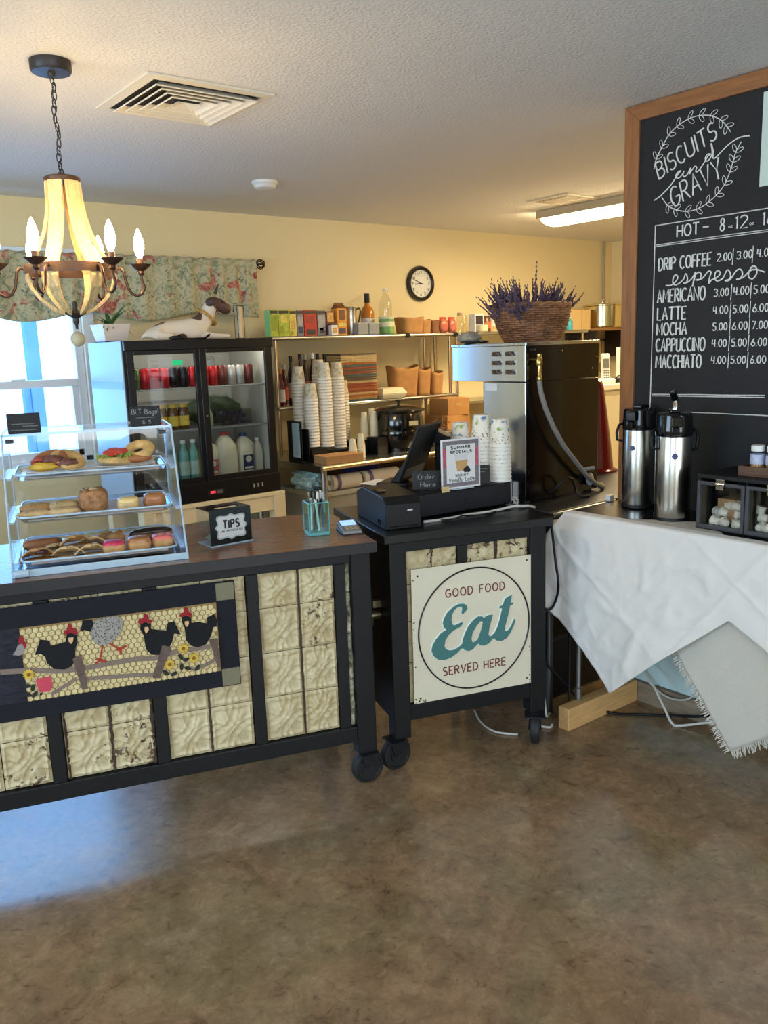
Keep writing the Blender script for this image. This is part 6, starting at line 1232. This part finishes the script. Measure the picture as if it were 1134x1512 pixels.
o = thing('glass_bottle', 'empty clear glass bottle on the top shelf below the clock', 'bottle', (3.895, 4.93, ZS)); MB().lathe([(.042, 0), (.045, .005), (.045, .16), (.046, .19), (.040, .24), (.020, .275), (.018, .300), (.022, .302), (.022, .312)], seg=30, cap=False).build('bottle_body', glassy('bottle_clear', (.93, .93, .9, 1), .06), o, smooth=40); MB().lathe([(.021, .31), (.023, .325), (.0005, .327)], seg=20).build('stopper', white, o)
o = thing('green_tub', 'round green lidded tub on the top shelf', 'tub', (3.795, 4.80, ZS)); MB().lathe([(.050, 0), (.055, .005), (.055, .105)], seg=32).build('tub_body', mat('tub_green', c8(120, 168, 96), .5, var=.25, vs=40), o, smooth=40); MB().lathe([(.057, .104), (.057, .118), (.0005, .120)], seg=32).build('tub_lid', mat('tub_clear', c8(206, 216, 190), .4), o, smooth=40); MB().lathe([(.0556, .05), (.0556, .085)], seg=32, cap=False).build('paper_label', mat('label_cream', c8(220, 222, 190), .6), o)
def pouch(name, label, x, y, z, w, h, d, group=None, m_=kraft, open_=.35):
    t = thing(name, label, 'paper container', (x, y, z), random.uniform(-.15, .15), group)
    def f(s, q):
        a = 2*PI*s; e = (abs(math.cos(a))**5+abs(math.sin(a))**5)**(-1/5); g = 1-.16*(1-q)+open_*.3*max(0, q-.6)*math.cos(2*a)
        return (w/2*math.cos(a)*e*g, d/2*math.sin(a)*e*g, h*q*(1+.10*open_*math.cos(2*a)*q))
    MB().sheet(36, 8, f).build('folded_wall', m_, t, smooth=50, solid=.0015); MB().box(-w*.40, w*.40, -d*.40, d*.40, 0, .004).build('bottom', m_, t); return t
G = 'kraft paper containers on the top shelf'
pouch('kraft_bowl', 'large open kraft paper bowl on the top shelf', 4.055, 4.86, ZS, .20, .115, .15, G); pouch('kraft_bowl', 'medium kraft paper bowl on the top shelf, right of the large one', 4.200, 4.87, ZS, .095, .10, .10, G); pouch('kraft_bowl', 'dark shaded kraft cup by the red bags on the top shelf', 4.290, 4.87, ZS, .085, .095, .09, G, mat('kraft_dark', c8(128, 84, 52), .8, var=.15, vs=20))
for x, lab in ((4.385, 'left crinkled red and clear bag on the top shelf'), (4.475, 'right crinkled red and clear bag on the top shelf')):
    o = thing('snack_bag', lab, 'bag', (x, 4.86, ZS), 0, 'red bags'); MB().blob(0, 0, .052, .044, .035, .052, 12, .2, 4, .8, x, flat=-.98).build('bag_body', mat('bag_redclear', c8(222, 160, 134), .35, var=.35, vs=35, col2=c8(196, 80, 60)), o, smooth=60); MB().sheet(10, 2, lambda s, t: ((s-.5)*.07, .006*math.sin(s*9), .096+.022*t)).build('bag_seal', mat('bag_red', c8(200, 76, 58), .4), o, solid=.001)
def jarx(x, lab, r, h, body, lidc, labc=None, nm='storage_jar', y=4.86):
    t = thing(nm, lab, 'jar', (x, y, ZS)); MB().lathe([(r*.92, 0), (r, .005), (r, h*.78), (r*.8, h*.86), (r*.8, h*.88)], seg=26).build('jar_body', body, t, smooth=40); MB().lathe([(r*.86, h*.87), (r*.86, h), (.0005, h)], seg=26).build('lid', lidc, t, smooth=40)
    if labc: MB().lathe([(r*1.015, h*.2), (r*1.015, h*.62)], seg=26, cap=False).build('paper_label', labc, t, smooth=40)
jarx(4.585, 'clear jar with beige lid on the top shelf, above the steel brewer', .042, .15, glassy('jar_clear2', (.9, .88, .8, 1), .06), mat('lid_beige', c8(206, 180, 140), .5))
carton('label_box', 'white box with a dark square label on the top shelf', 4.665, 4.765, .135, white, art=[(.08, .86, .42, .93, P_('ink', 46, 36, 48))])
o = thing('ceramic_ramekin', 'round cream ramekin in front of the dark labelled box', 'ramekin', (4.72, 4.775, ZS)); MB().lathe([(.036, 0), (.042, .005), (.046, .052), (.041, .052), (.037, .008), (.0005, .006)], seg=28, cap=False).build('bowl', mat('ramekin_cream', c8(226, 212, 170), .4), o, smooth=40)
jarx(4.838, 'brown jar with a red and white label on the top shelf', .042, .125, mat('jar_brown', c8(96, 66, 40), .3), mat('lid_brown', c8(84, 62, 42), .4), mat('label_red', c8(190, 96, 70), .6, var=.4, vs=30))
jarx(4.925, 'white labelled jar with a black lid beside the wicker basket', .043, .205, glassy('jar_clear3', (.92, .9, .82, 1), .06), blackp, mat('label_white2', c8(214, 210, 196), .6, var=.12, vs=60))
o = thing('blue_bottle', 'small blue squeeze bottle peeking out right of the wicker basket', 'bottle', (5.78, 4.80, ZS)); MB().lathe([(.026, 0), (.028, .005), (.028, .07), (.012, .09), (.010, .105)], seg=20).build('bottle_body', mat('bottle_cyan', c8(70, 176, 196), .3), o, smooth=40); MB().lathe([(.012, .104), (.004, .13)], seg=14).build('nozzle', white, o)
o = thing('beige_box', 'beige cardboard box on the top shelf right of the basket', 'box', (5.95, 4.86, ZS)); MB().box(-.14, .0, -.05, .12, 0, .17).box(.002, .12, -.05, .12, 0, .17).build('box_body', mat('box_beige', c8(226, 196, 140), .7), o, bevel=.002); MB().box(-.002, .004, -.0515, .12, .0, .1712).build('tape_seam', mat('tape_tan', c8(196, 158, 100), .5), o)
# ---- middle shelf
tray_m = [c8(96, 120, 116), c8(206, 158, 96), c8(176, 92, 62), c8(222, 196, 140), c8(120, 104, 84), c8(196, 120, 70), c8(150, 158, 140)]
tp = None; rr = random.Random(14)
nt_ = 21
for i in range(nt_):
    lb = 'thin food tray in the tall striped stack on the middle shelf'
    ci = rr.randrange(7); mm_ = mat('stack_%d' % ci, tray_m[ci], .6, var=.12, vs=40)
    t = thing('food_tray', lb if i < nt_-1 else 'uppermost pale food tray of the striped stack on the middle shelf', 'tray', (3.50+rr.uniform(-.004, .004), 4.85+rr.uniform(-.004, .004), ZM+.0157*i), rr.uniform(-.02, .02), 'striped stack of food trays')
    MB().box(-.150, .150, -.105, .105, 0, .0045).build('tray_base', mm_, t); MB().box(-.156, .156, -.111, .111, .0085, .0125).box(-.150, .150, -.105, -.103, .0045, .0085).box(-.150, .150, .103, .105, .0045, .0085).box(-.150, -.148, -.103, .103, .0045, .0085).box(.148, .150, -.103, .103, .0045, .0085).build('tray_rim', mm_, t, bevel=.001)
CS = thing('clamshell_box', 'white foam clamshell box on the middle shelf beside the tray stack', 'box', (3.785, 4.80, ZM)); m = MB(); m.geo([(-.095, -.07, 0), (.095, -.07, 0), (.095, .07, 0), (-.095, .07, 0), (-.115, -.09, .032), (.115, -.09, .032), (.115, .09, .032), (-.115, .09, .032)], [(3, 2, 1, 0), (4, 5, 6, 7), (0, 1, 5, 4), (1, 2, 6, 5), (2, 3, 7, 6), (3, 0, 4, 7)]); m.build('base', mat('foam_white', c8(236, 224, 190), .7), CS, bevel=.004)
m = MB(); m.geo([(-.115, -.09, .034), (.115, -.09, .034), (.115, .09, .034), (-.115, .09, .034), (-.09, -.065, .075), (.09, -.065, .075), (.09, .065, .075), (-.09, .065, .075)], [(3, 2, 1, 0), (4, 5, 6, 7), (0, 1, 5, 4), (1, 2, 6, 5), (2, 3, 7, 6), (3, 0, 4, 7)]); m.build('lid', mat('foam_white', c8(236, 224, 190), .7), CS, bevel=.004)
G = 'kraft bags on the middle shelf'
pouch('kraft_bag', 'large folded kraft paper bag on the middle shelf', 3.985, 4.87, ZM, .23, .215, .14, G, open_=.7); pouch('kraft_bag', 'middle kraft paper bag on the middle shelf', 4.165, 4.87, ZM, .125, .195, .12, G, open_=.6); pouch('kraft_bag', 'right kraft paper bag on the middle shelf, by the posts', 4.295, 4.87, ZM, .11, .165, .12, G, open_=.6)
sy = None; syc = [c8(70, 30, 26), c8(44, 28, 24), c8(52, 30, 22), c8(60, 40, 26), c8(70, 50, 30), c8(40, 26, 22), c8(36, 30, 26)]
for i, (x, h) in enumerate(((2.965, .27), (3.03, .325), (3.095, .335), (3.145, .335), (3.195, .34), (3.245, .335), (3.295, .33))):
    t = thing('syrup_bottle', ['leftmost dark syrup bottle behind the cup stacks', 'second syrup bottle from the left behind the cup stacks', 'third syrup bottle from the left behind the cup stacks', 'fourth syrup bottle from the left behind the cup stacks', 'fifth syrup bottle from the left behind the cup stacks', 'sixth syrup bottle from the left, near the striped tray stack', 'syrup bottle touching the striped tray stack'][i], 'syrup bottle', (x, 4.86+.015*(i % 2), ZM), 0, 'syrup bottles on the middle shelf')
    k = h/.33; MB().lathe([(.022, 0), (.0235, .004), (.0235, .20*k), (.018, .235*k), (.0105, .26*k), (.0105, .295*k)], seg=20).build('bottle_body', mat('syrup_%d' % i, syc[i], .2), t, smooth=40); MB().lathe([(.0125, .292*k), (.0125, h), (.0005, h)], seg=16).build('cap', (mat('cap_grey2', c8(150, 150, 156), .4), blackp, blackp, mat('cap_grey2', c8(150, 150, 156), .4), white, blackp, blackp)[i], t, smooth=40); MB().lathe([(.0241, .05*k), (.0241, .15*k)], seg=20, cap=False).build('paper_label', mat('label_syr%d' % (i % 3), (c8(150, 60, 50), c8(190, 180, 160), c8(110, 90, 70))[i % 3], .6, var=.3, vs=40), t)
o = thing('sauce_bottle', 'dark red bottle at the left end of the shelves beside the cooler', 'bottle', (2.90, 4.80, ZM)); MB().lathe([(.024, 0), (.026, .004), (.026, .14), (.014, .18), (.012, .215)], seg=20).build('bottle_body', mat('sauce_red', c8(96, 24, 24), .25), o, smooth=40); MB().lathe([(.0145, .214), (.0145, .245), (.0005, .245)], seg=16).build('cap', mat('cap_amber', c8(170, 110, 50), .4), o); MB().lathe([(.0266, .03), (.0266, .11)], seg=20, cap=False).build('paper_label', mat('label_pale', c8(214, 206, 196), .6), o)
# ---- table top
hot_ = mat('hot_cup', c8(224, 212, 190), .6); N, L, P = nodes(hot_); tc = N.new('ShaderNodeTexCoord'); t_ = N.new('ShaderNodeTexNoise'); t_.inputs['Scale'].default_value = 45; L.new(tc.outputs['Object'], t_.inputs[0]); r_ = ramp(N, [(.36, c8(176, 172, 130)), (.5, c8(222, 212, 192)), (.6, c8(222, 212, 192)), (.72, c8(196, 170, 136))]); L.new(t_.outputs[0], r_.inputs[0]); L.new(r_.outputs[0], P.inputs['Base Color'])
hc = None
stk = [(2.865, 4.53, 22, .945, 'tall stack nearest the cooler'), (2.885, 4.43, 16, .955, 'shorter stack in front'), (3.065, 4.60, 25, .925, 'rearmost tall stack'), (3.000, 4.44, 23, .945, 'middle tall stack'), (3.125, 4.48, 24, .925, 'tallest stack on the right'), (3.26, 4.62, 16, .955, 'stack half hidden at the right')]
for (x, y, n, zb, lab) in stk:
    for k in range(n):
        lb = 'white paper cup nested in the '+lab+' on the prep table'
        if hc is None: hc = cup_proto('paper_cup', lb, '', .044, .033, .105, hot_, rimw); c = hc
        else: c = copy_tree(hc, lb)
        c['group'] = 'paper cups, '+lab
        c.location = (x, y, zb+.0190*k); c.rotation_euler = (0, 0, 2.3*k+x*7)
org = mat('organizer_black', c8(22, 24, 30), .35)
for i, (x, y, w, d, h, lab) in enumerate(((2.80, 4.46, .055, .16, .26, 'tall narrow black organizer at the left end of the prep table'), (2.895, 4.465, .12, .18, .083, 'black cup holder under the short front cup stack'), (3.065, 4.50, .20, .22, .063, 'black cup holder under the middle cup stacks'), (3.27, 4.55, .13, .20, .093, 'black cup holder under the slim stack'), (3.385, 4.42, .09, .12, .11, 'small black cup holder left of the soup kettle'))):
    t = thing('cup_organizer', lab, 'organizer', (x, y, .8605), 0, 'black organizers on the prep table')
    if i == 0:
        m = MB(); m.box(-w/2, w/2, -d/2, d/2, 0, .012).box(-w/2, -w/2+.005, -d/2, d/2, .012, h).box(w/2-.005, w/2, -d/2, d/2, .012, h*.8).box(-w/2, w/2, d/2-.005, d/2, .012, h); m.build('organizer_body', org, t); MB().box(-w/2-.0008, -w/2, -d/2+.02, d/2-.055, .035, h-.01).build('pale_side_sheet', mat('sheet_blue', c8(186, 222, 240), .5), t)
    else:
        m = MB(); m.box(-w/2, w/2, -d/2, -d/2+.006, 0, h).box(-w/2, w/2, d/2-.006, d/2, 0, h).box(-w/2, -w/2+.006, -d/2, d/2, 0, h).box(w/2-.006, w/2, -d/2, d/2, 0, h).box(-w/2, w/2, -d/2, d/2, h-.006, h); m.build('organizer_body', org, t, bevel=.002)
clr = mat('cold_cup', c8(226, 216, 186), .35, spec=.6)
sc_ = None
for (x, y, n, lab) in ((3.185, 4.33, 7, 'front small stack beside the cardboard box'), (3.12, 4.33, 5, 'low small stack behind the cardboard box'), (3.345, 4.50, 9, 'first slim stack left of the kettle'), (3.395, 4.46, 8, 'second slim stack left of the kettle'), (3.43, 4.53, 9, 'slim stack nearest the kettle')):
    for k in range(n):
        lb = 'small translucent cup in the '+lab
        if sc_ is None: sc_ = cup_proto('small_cup', lb, '', .026, .018, .075, clr, mat('rim_cream', c8(232, 222, 190), .4)); c = sc_
        else: c = copy_tree(sc_, lb)
        c['group'] = 'small cups, '+lab; zb = .861 if y < 4.4 else (.9545 if x < 3.36 else .972); c.location = (x, y, zb+.013*k)
CB = thing('cardboard_tray', 'flat brown cardboard box at the front corner of the prep table', 'box', (2.96, 4.27, .8605), R(-3)); MB().box(-.12, .15, -.06, .09, 0, .046).build('box_body', card, CB, bevel=.002); MB().box(-.121, .151, -.061, .091, .046, .049).build('lid_flap', mat('card_light', c8(196, 150, 98), .85, var=.1, vs=15), CB)
KT = thing('soup_kettle', 'black round soup kettle with lid on the prep table', 'soup kettle', (3.575, 4.42, .8605)); KT.scale = (.84, .84, .88); MB().lathe([(.13, 0), (.15, .01), (.15, .03), (.165, .04), (.192, .10), (.198, .16), (.196, .165), (.198, .172), (.192, .25), (.182, .29), (.186, .296), (.186, .305), (.17, .305)], seg=56).build('kettle_body', mat('kettle_black', c8(14, 13, 14), .13, coat=.5), KT, smooth=35)
MB().lathe([(.205, .303), (.208, .309), (.205, .318), (.16, .337), (.08, .350), (.03, .353), (.0005, .353)], seg=56).build('lid', mat('kettle_lid', c8(20, 19, 20), .2), KT, smooth=35); MB().lathe([(.012, .352), (.010, .37), (.022, .376), (.020, .388), (.0005, .39)], seg=20).build('lid_knob', blackp, KT, smooth=40)
m = MB(); m.X = Matrix.Rotation(R(-28), 4, 'Z'); m.box(.045, .115, -.192, -.185, .205, .240); m.build('label_plate', mat('plate_cream', c8(226, 212, 160), .4), KT)
m = MB(); m.lathe([(.155, .0), (.158, .006), (.15, .012)], seg=40); m.build('foot_ring', chrome, KT, smooth=40)
o = thing('ladle', 'steel ladle lying beside the soup kettle', 'ladle', (3.84, 4.40, .8605), R(25)); MB().tube([(-.14, 0, .008), (0, 0, .010), (.10, 0, .02)], .005, 8).build('handle', chrome, o, smooth=60); MB().blob(.13, 0, .026, .035, .03, .024, 10).build('bowl', chrome, o, smooth=60)
o = thing('kitchen_scale', 'small steel box behind the till on the prep table', 'appliance', (3.98, 4.45, .8605)); MB().box(-.10, .10, -.09, .09, 0, .10).build('case', steel, o, bevel=.006); MB().box(-.07, .07, -.0915, -.09, .03, .07).build('front_plate', blackp, o)
for i, (x, y, w, h, lab) in enumerate(((4.20, 4.62, .24, .19, 'large cardboard box on the prep table under the shelves'), (4.22, 4.62, .20, .12, 'smaller cardboard box stacked on the large one'))):
    o = thing('cardboard_box', lab, 'box', (x, y, .8605+.191*i), R(4-8*i), 'stacked cardboard boxes'); MB().box(-w/2, w/2, -.11, .11, 0, h).build('box_body', mat('card_orange', c8(186, 134, 78), .85, var=.08, vs=12), o, bevel=.002); MB().box(-w/2-.0005, w/2+.0005, -.012, .012, h-.0005, h+.0008).box(-.03, .03, -.1112, -.11, h*.55, h*.7).build('tape', mat('tape_tan', c8(196, 158, 100), .5), o)
o = thing('pine_cone_decor', 'curly brown dried ornament behind the till tablet', 'ornament', (3.96, 4.44, .9615)); m = MB(); rr = random.Random(19)
for k in range(26):
    a = rr.uniform(0, 2*PI); b = rr.uniform(.2, 1.3); m.tube([(0, 0, .01), (.04*math.cos(a)*b, .03*math.sin(a)*b, .05*rr.random()+.03), (.075*math.cos(a+.5)*b, .05*math.sin(a+.5)*b, .10*rr.random()+.01)], .0035, 5)
m.build('curls', mat('dried_brown', c8(126, 88, 58), .7, var=.4, vs=40), o, smooth=60); MB().blob(0, 0, .016, .03, .03, .016, 8, flat=-.9).build('base', mat('dried_brown', c8(126, 88, 58), .7), o)
# ---- under the table
ZU = .6835
o = thing('storage_bin', 'grey storage bin on the floor under the left end of the prep table', 'bin', (2.97, 4.50, 0)); m = MB(); m.box(-.16, .16, -.24, .24, 0, .008).box(-.16, -.15, -.24, .24, .008, .655).box(.15, .16, -.24, .24, .008, .655).box(-.15, .15, -.24, -.23, .008, .655).box(-.15, .15, .23, .24, .008, .655); m.build('bin_body', mat('bin_grey', c8(150, 148, 136), .7), o, bevel=.004); MB().box(-.17, .17, -.25, .25, .655, .683).build('bin_lid', mat('bin_lid', c8(170, 168, 154), .6), o, bevel=.004)
for x, y, lab in ((3.02, 4.30, 'white paper roll lying under the prep table near the corner leg'), (3.30, 4.30, 'long white paper roll lying under the prep table to the right of the leg')):
    o = thing('paper_roll', lab, 'paper roll', (x, y, ZU+.0485), 0, 'paper rolls under the table'); L_ = .11 if x < 3.1 else .14; m = MB(); m.cyl((-L_, 0, 0), (L_, 0, 0), .048, 28); m.build('roll', mat('roll_white', c8(222, 210, 190), .8), o, smooth=40); MB().cyl((-L_-.001, 0, 0), (-L_+.02, 0, 0), .018, 16).build('core', card, o); MB().cyl((-L_+.03, 0, 0), (-L_+.06, 0, 0), .0486, 28).build('band', P_('violet', 110, 96, 130), o, smooth=40)
o = thing('plastic_bag', 'crinkled clear plastic bag stuffed under the left end of the prep table', 'bag', (2.87, 4.48, ZU)); m = MB(); m.blob(0, 0, .06, .085, .10, .065, 18, .75, 3.2, 1, 4, flat=-.9); m.build('bag_body', mat('bag_window_tint', c8(190, 224, 244), .2, var=.35, vs=18), o); MB().blob(.0, -.05, .13, .03, .03, .03, 8, .7, 4, 1, 2).build('bag_knot', mat('bag_window_tint', c8(190, 224, 244), .2), o)  # window light on the clear bag is put into its blue-white colour
o = thing('blue_pack', 'deep blue wrapped pack behind the paper roll under the prep table', 'pack', (3.28, 4.47, ZU)); MB().box(-.12, .12, -.06, .06, 0, .13).build('pack_body', mat('pack_blue', c8(44, 52, 120), .35, var=.2, vs=10), o, bevel=.02); MB().box(-.122, .122, -.02, .02, .128, .133).build('seam', white, o)
o = thing('dark_crate', 'dark crate under the prep table behind the card reader', 'crate', (3.55, 4.45, 0)); m = MB(); m.box(-.26, .26, -.2, .2, 0, .02)
for z in (.04, .20, .36, .52): m.box(-.26, .26, -.2, -.18, z, z+.12).box(-.26, .26, .18, .2, z, z+.12).box(-.26, -.24, -.18, .18, z, z+.12).box(.24, .26, -.18, .18, z, z+.12)
m.build('slats', mat('crate_dark', c8(30, 24, 22), .7), o); m = MB()
for x in (-.25, .25):
    for y in (-.19, .19): m.box(x-.012, x+.012, y-.012, y+.012, 0, .62)
m.build('corner_posts', mat('crate_dark', c8(30, 24, 22), .7), o)
# ------------------------------------------------------------------ far right of the kitchen
o = thing('wall_rack', 'brown wall shelf under the stockpot in the far right corner', 'shelf', (6.36, 4.86, 1.60)); MB().box(-.28, .36, -.16, .24, .03, .055).build('board', mat('shelf_brown', c8(150, 112, 68), .6, var=.15, vs=8), o); MB().box(-.28, -.25, -.1, .24, -.20, .03).build('bracket', iron, o); MB().box(.30, .33, -.1, .24, -.20, .03).build('bracket', iron, o)
SP = thing('stockpot', 'shiny lidded stockpot on the brown shelf at the far right', 'stockpot', (6.33, 4.86, 1.6555)); MB().lathe([(.175, 0), (.185, .01), (.185, .185), (.192, .19)], seg=48).build('pot_body', mat('pot_steel', c8(214, 200, 160), .16, 1), SP, smooth=35); MB().lathe([(.195, .19), (.195, .197), (.10, .215), (.0005, .22)], seg=48).build('lid', mat('pot_steel', c8(214, 200, 160), .16, 1), SP, smooth=35); MB().tube([(-.03, 0, .215), (-.03, 0, .245), (.03, 0, .245), (.03, 0, .215)], .006, 8).build('lid_handle', chrome, SP, smooth=60)
for s in (-1, 1): MB().tube([(s*.183, -.05, .15), (s*.225, -.045, .155), (s*.225, .045, .155), (s*.183, .05, .15)], .006, 8).build('side_handle', chrome, SP, smooth=60)
o = thing('red_canister', 'red canister beside the stockpot, partly behind the board frame', 'canister', (6.57, 4.72, 1.6555)); MB().lathe([(.05, 0), (.05, .17), (.045, .18), (.0005, .18)], seg=28).build('body', mat('canister_red', c8(190, 84, 54), .4, var=.2, vs=12), o, smooth=40); MB().lathe([(.052, .178), (.052, .20), (.0005, .205)], seg=28).build('lid', white, o, smooth=40)
WC = thing('white_cabinet', 'white worktop cabinet behind the red cone', 'cabinet', (4.45, 3.55, 0)); wcm = mat('cabinet_white', c8(228, 216, 180), .5); MB().box(0, .80, 0, .50, .08, 1.22).build('body', wcm, WC, bevel=.006); MB().box(-.02, .82, -.03, .52, 1.22, 1.26).build('top', mat('top_white', c8(240, 232, 210), .4), WC, bevel=.004); MB().box(.0, .80, .03, .47, 0, .08).build('plinth', blackp, WC)
for x0 in (.02, .41): D = MB().box(x0, x0+.37, -.016, 0, .12, 1.18).build('door', wcm, WC, bevel=.004); MB().cyl((x0+.33 if x0 < .2 else x0+.04, -.03, .60), (x0+.33 if x0 < .2 else x0+.04, -.03, .72), .006, 8).build('handle', chrome, D)
o = thing('cordless_phone', 'white cordless phone standing on the white cabinet', 'telephone', (4.715, 3.60, 1.2602), R(-30)); m = MB(); m.X = Matrix.Rotation(R(-6), 4, 'X'); m.box(-.028, .028, -.012, .018, .02, .20); m.build('handset', white, o, bevel=.008); m = MB(); m.X = Matrix.Rotation(R(-6), 4, 'X'); m.box(-.020, .020, -.0135, -.012, .10, .165); m.build('display', mat('lcd_grey', c8(110, 116, 104), .3), o); m = MB(); m.X = Matrix.Rotation(R(-6), 4, 'X')
for i in range(3):
    for j in range(4): m.box(-.019+.014*i, -.009+.014*i, -.0135, -.012, .035+.015*j, .044+.015*j)
m.build('keypad', mat('key_grey', c8(120, 118, 112), .5), o); MB().box(-.05, .05, -.05, .05, 0, .035).build('charging_base', white, o, bevel=.01)
o = thing('black_gadget', 'black low gadget with cables beside the white phone', 'appliance', (4.86, 3.62, 1.2602)); MB().box(-.07, .07, -.05, .05, 0, .03).build('case', blackp, o, bevel=.006); MB().tube([(.06, -.02, .03), (.02, -.06, .06), (-.05, -.05, .05), (-.08, -.02, .01)], .005, 6).build('cable', blackp, o, smooth=60)
o = thing('paper_towel_roll', 'white paper towel roll by the board frame, right of the phone', 'paper towel', (4.985, 3.66, 1.2602)); MB().lathe([(.05, .008), (.05, .235)], seg=28).build('roll', white, o, smooth=40); MB().lathe([(.06, 0), (.06, .008), (.006, .009), (.006, .27), (.0005, .272)], seg=24).build('holder', chrome, o, smooth=40)
UR = thing('utensil_rail', 'dark rail of hanging utensils under the brown corner shelf', 'rail', (6.30, 5.085, 1.55)); MB().cyl((-.35, 0, 0), (.40, 0, 0), .007, 8).build('rail', iron, UR); MB().cyl((-.33, 0, 0), (-.33, .035, 0), .005, 6).cyl((.38, 0, 0), (.38, .035, 0), .005, 6).build('mount', iron, UR)
for i, x in enumerate((-.22, -.10, .02, .14, .26)):
    o = thing('hanging_utensil', ['first', 'second', 'third', 'fourth', 'fifth'][i]+' hanging utensil from the left on the dark rail under the corner shelf', 'utensil', (6.30+x, 5.07, 1.548), 0, 'hanging utensils'); um = (iron, mat('utensil_wood', c8(150, 106, 60), .6), chrome, iron, mat('utensil_wood', c8(150, 106, 60), .6))[i]
    MB().tube([(0, .015, .004), (0, 0, .012), (0, -.008, 0), (0, -.006, -.03), (0, -.004, -.20)], .0045, 6).build('handle', um, o, smooth=60); MB().blob(0, -.004, -.25, .032, .008, .055, 8).build('blade', um, o, smooth=60)
CN = thing('wall_conduit', 'thin grey pipe running up the back wall near the corner', 'conduit', (6.62, 5.098, 0)); MB().cyl((0, 0, 1.85), (0, 0, 2.438), .011, 12).build('pipe', mat('conduit_grey', c8(150, 146, 130), .4), CN, smooth=60); MB().box(-.025, .025, -.002, .020, 1.76, 1.85).build('junction_box', mat('conduit_grey', c8(150, 146, 130), .4), CN)
# ------------------------------------------------------------------ cords on the floor
def cord(name, label, P, r, m_): o = MB().tube(P, r, 7).build(name, m_, smooth=60); tag(o, label, 'cable'); return o
cwh = mat('cord_white', c8(206, 204, 198), .5)
cord('data_cable', 'white cable looping and bending under the drinks table near the runner', crv([(2.93, 2.05, .22), (2.90, 2.0, .20), (2.86, 1.93, .16), (2.85, 1.86, .07), (2.855, 1.825, .012), (2.87, 1.80, .006), (2.92, 1.72, .03), (2.95, 1.64, .06)]), .0052, cwh)
cord('phone_cable', 'thinner white cable sagging along the partition under the drinks table', crv([(2.945, 2.06, .17), (2.945, 1.98, .10), (2.94, 1.90, .075), (2.945, 1.82, .09), (2.955, 1.76, .15)]), .004, cwh)
cord('extension_cable', 'black cable crossing the floor under the drinks table', crv([(2.53, 2.24, .26), (2.60, 2.20, .17), (2.68, 2.15, .06), (2.76, 2.06, .008), (2.84, 1.97, .006), (2.92, 1.88, .006), (2.94, 1.78, .03), (2.95, 1.70, .06)]), .0055, blackp)
cord('coiled_cable', 'white cable coiled on the floor at the end of the pine timber', crv([(2.49, 2.20, .24), (2.505, 2.20, .12), (2.515, 2.195, .03), (2.56, 2.22, .006), (2.60, 2.25, .006), (2.55, 2.29, .006), (2.48, 2.26, .006), (2.45, 2.20, .006), (2.47, 2.14, .006), (2.50, 2.15, .0055)]), .0055, cwh)
cord('loose_cable', 'white cable lying on the floor behind the register cart', crv([(2.36, 2.46, .006), (2.30, 2.36, .006), (2.28, 2.26, .006), (2.33, 2.18, .006)]), .0045, cwh)
cord('hanging_cable', 'black cable hanging in a loop beside the register cart', crv([(2.50, 2.16, .86), (2.515, 2.15, .70), (2.52, 2.14, .62), (2.53, 2.15, .56), (2.525, 2.17, .50), (2.50, 2.19, .48)]), .005, blackp)
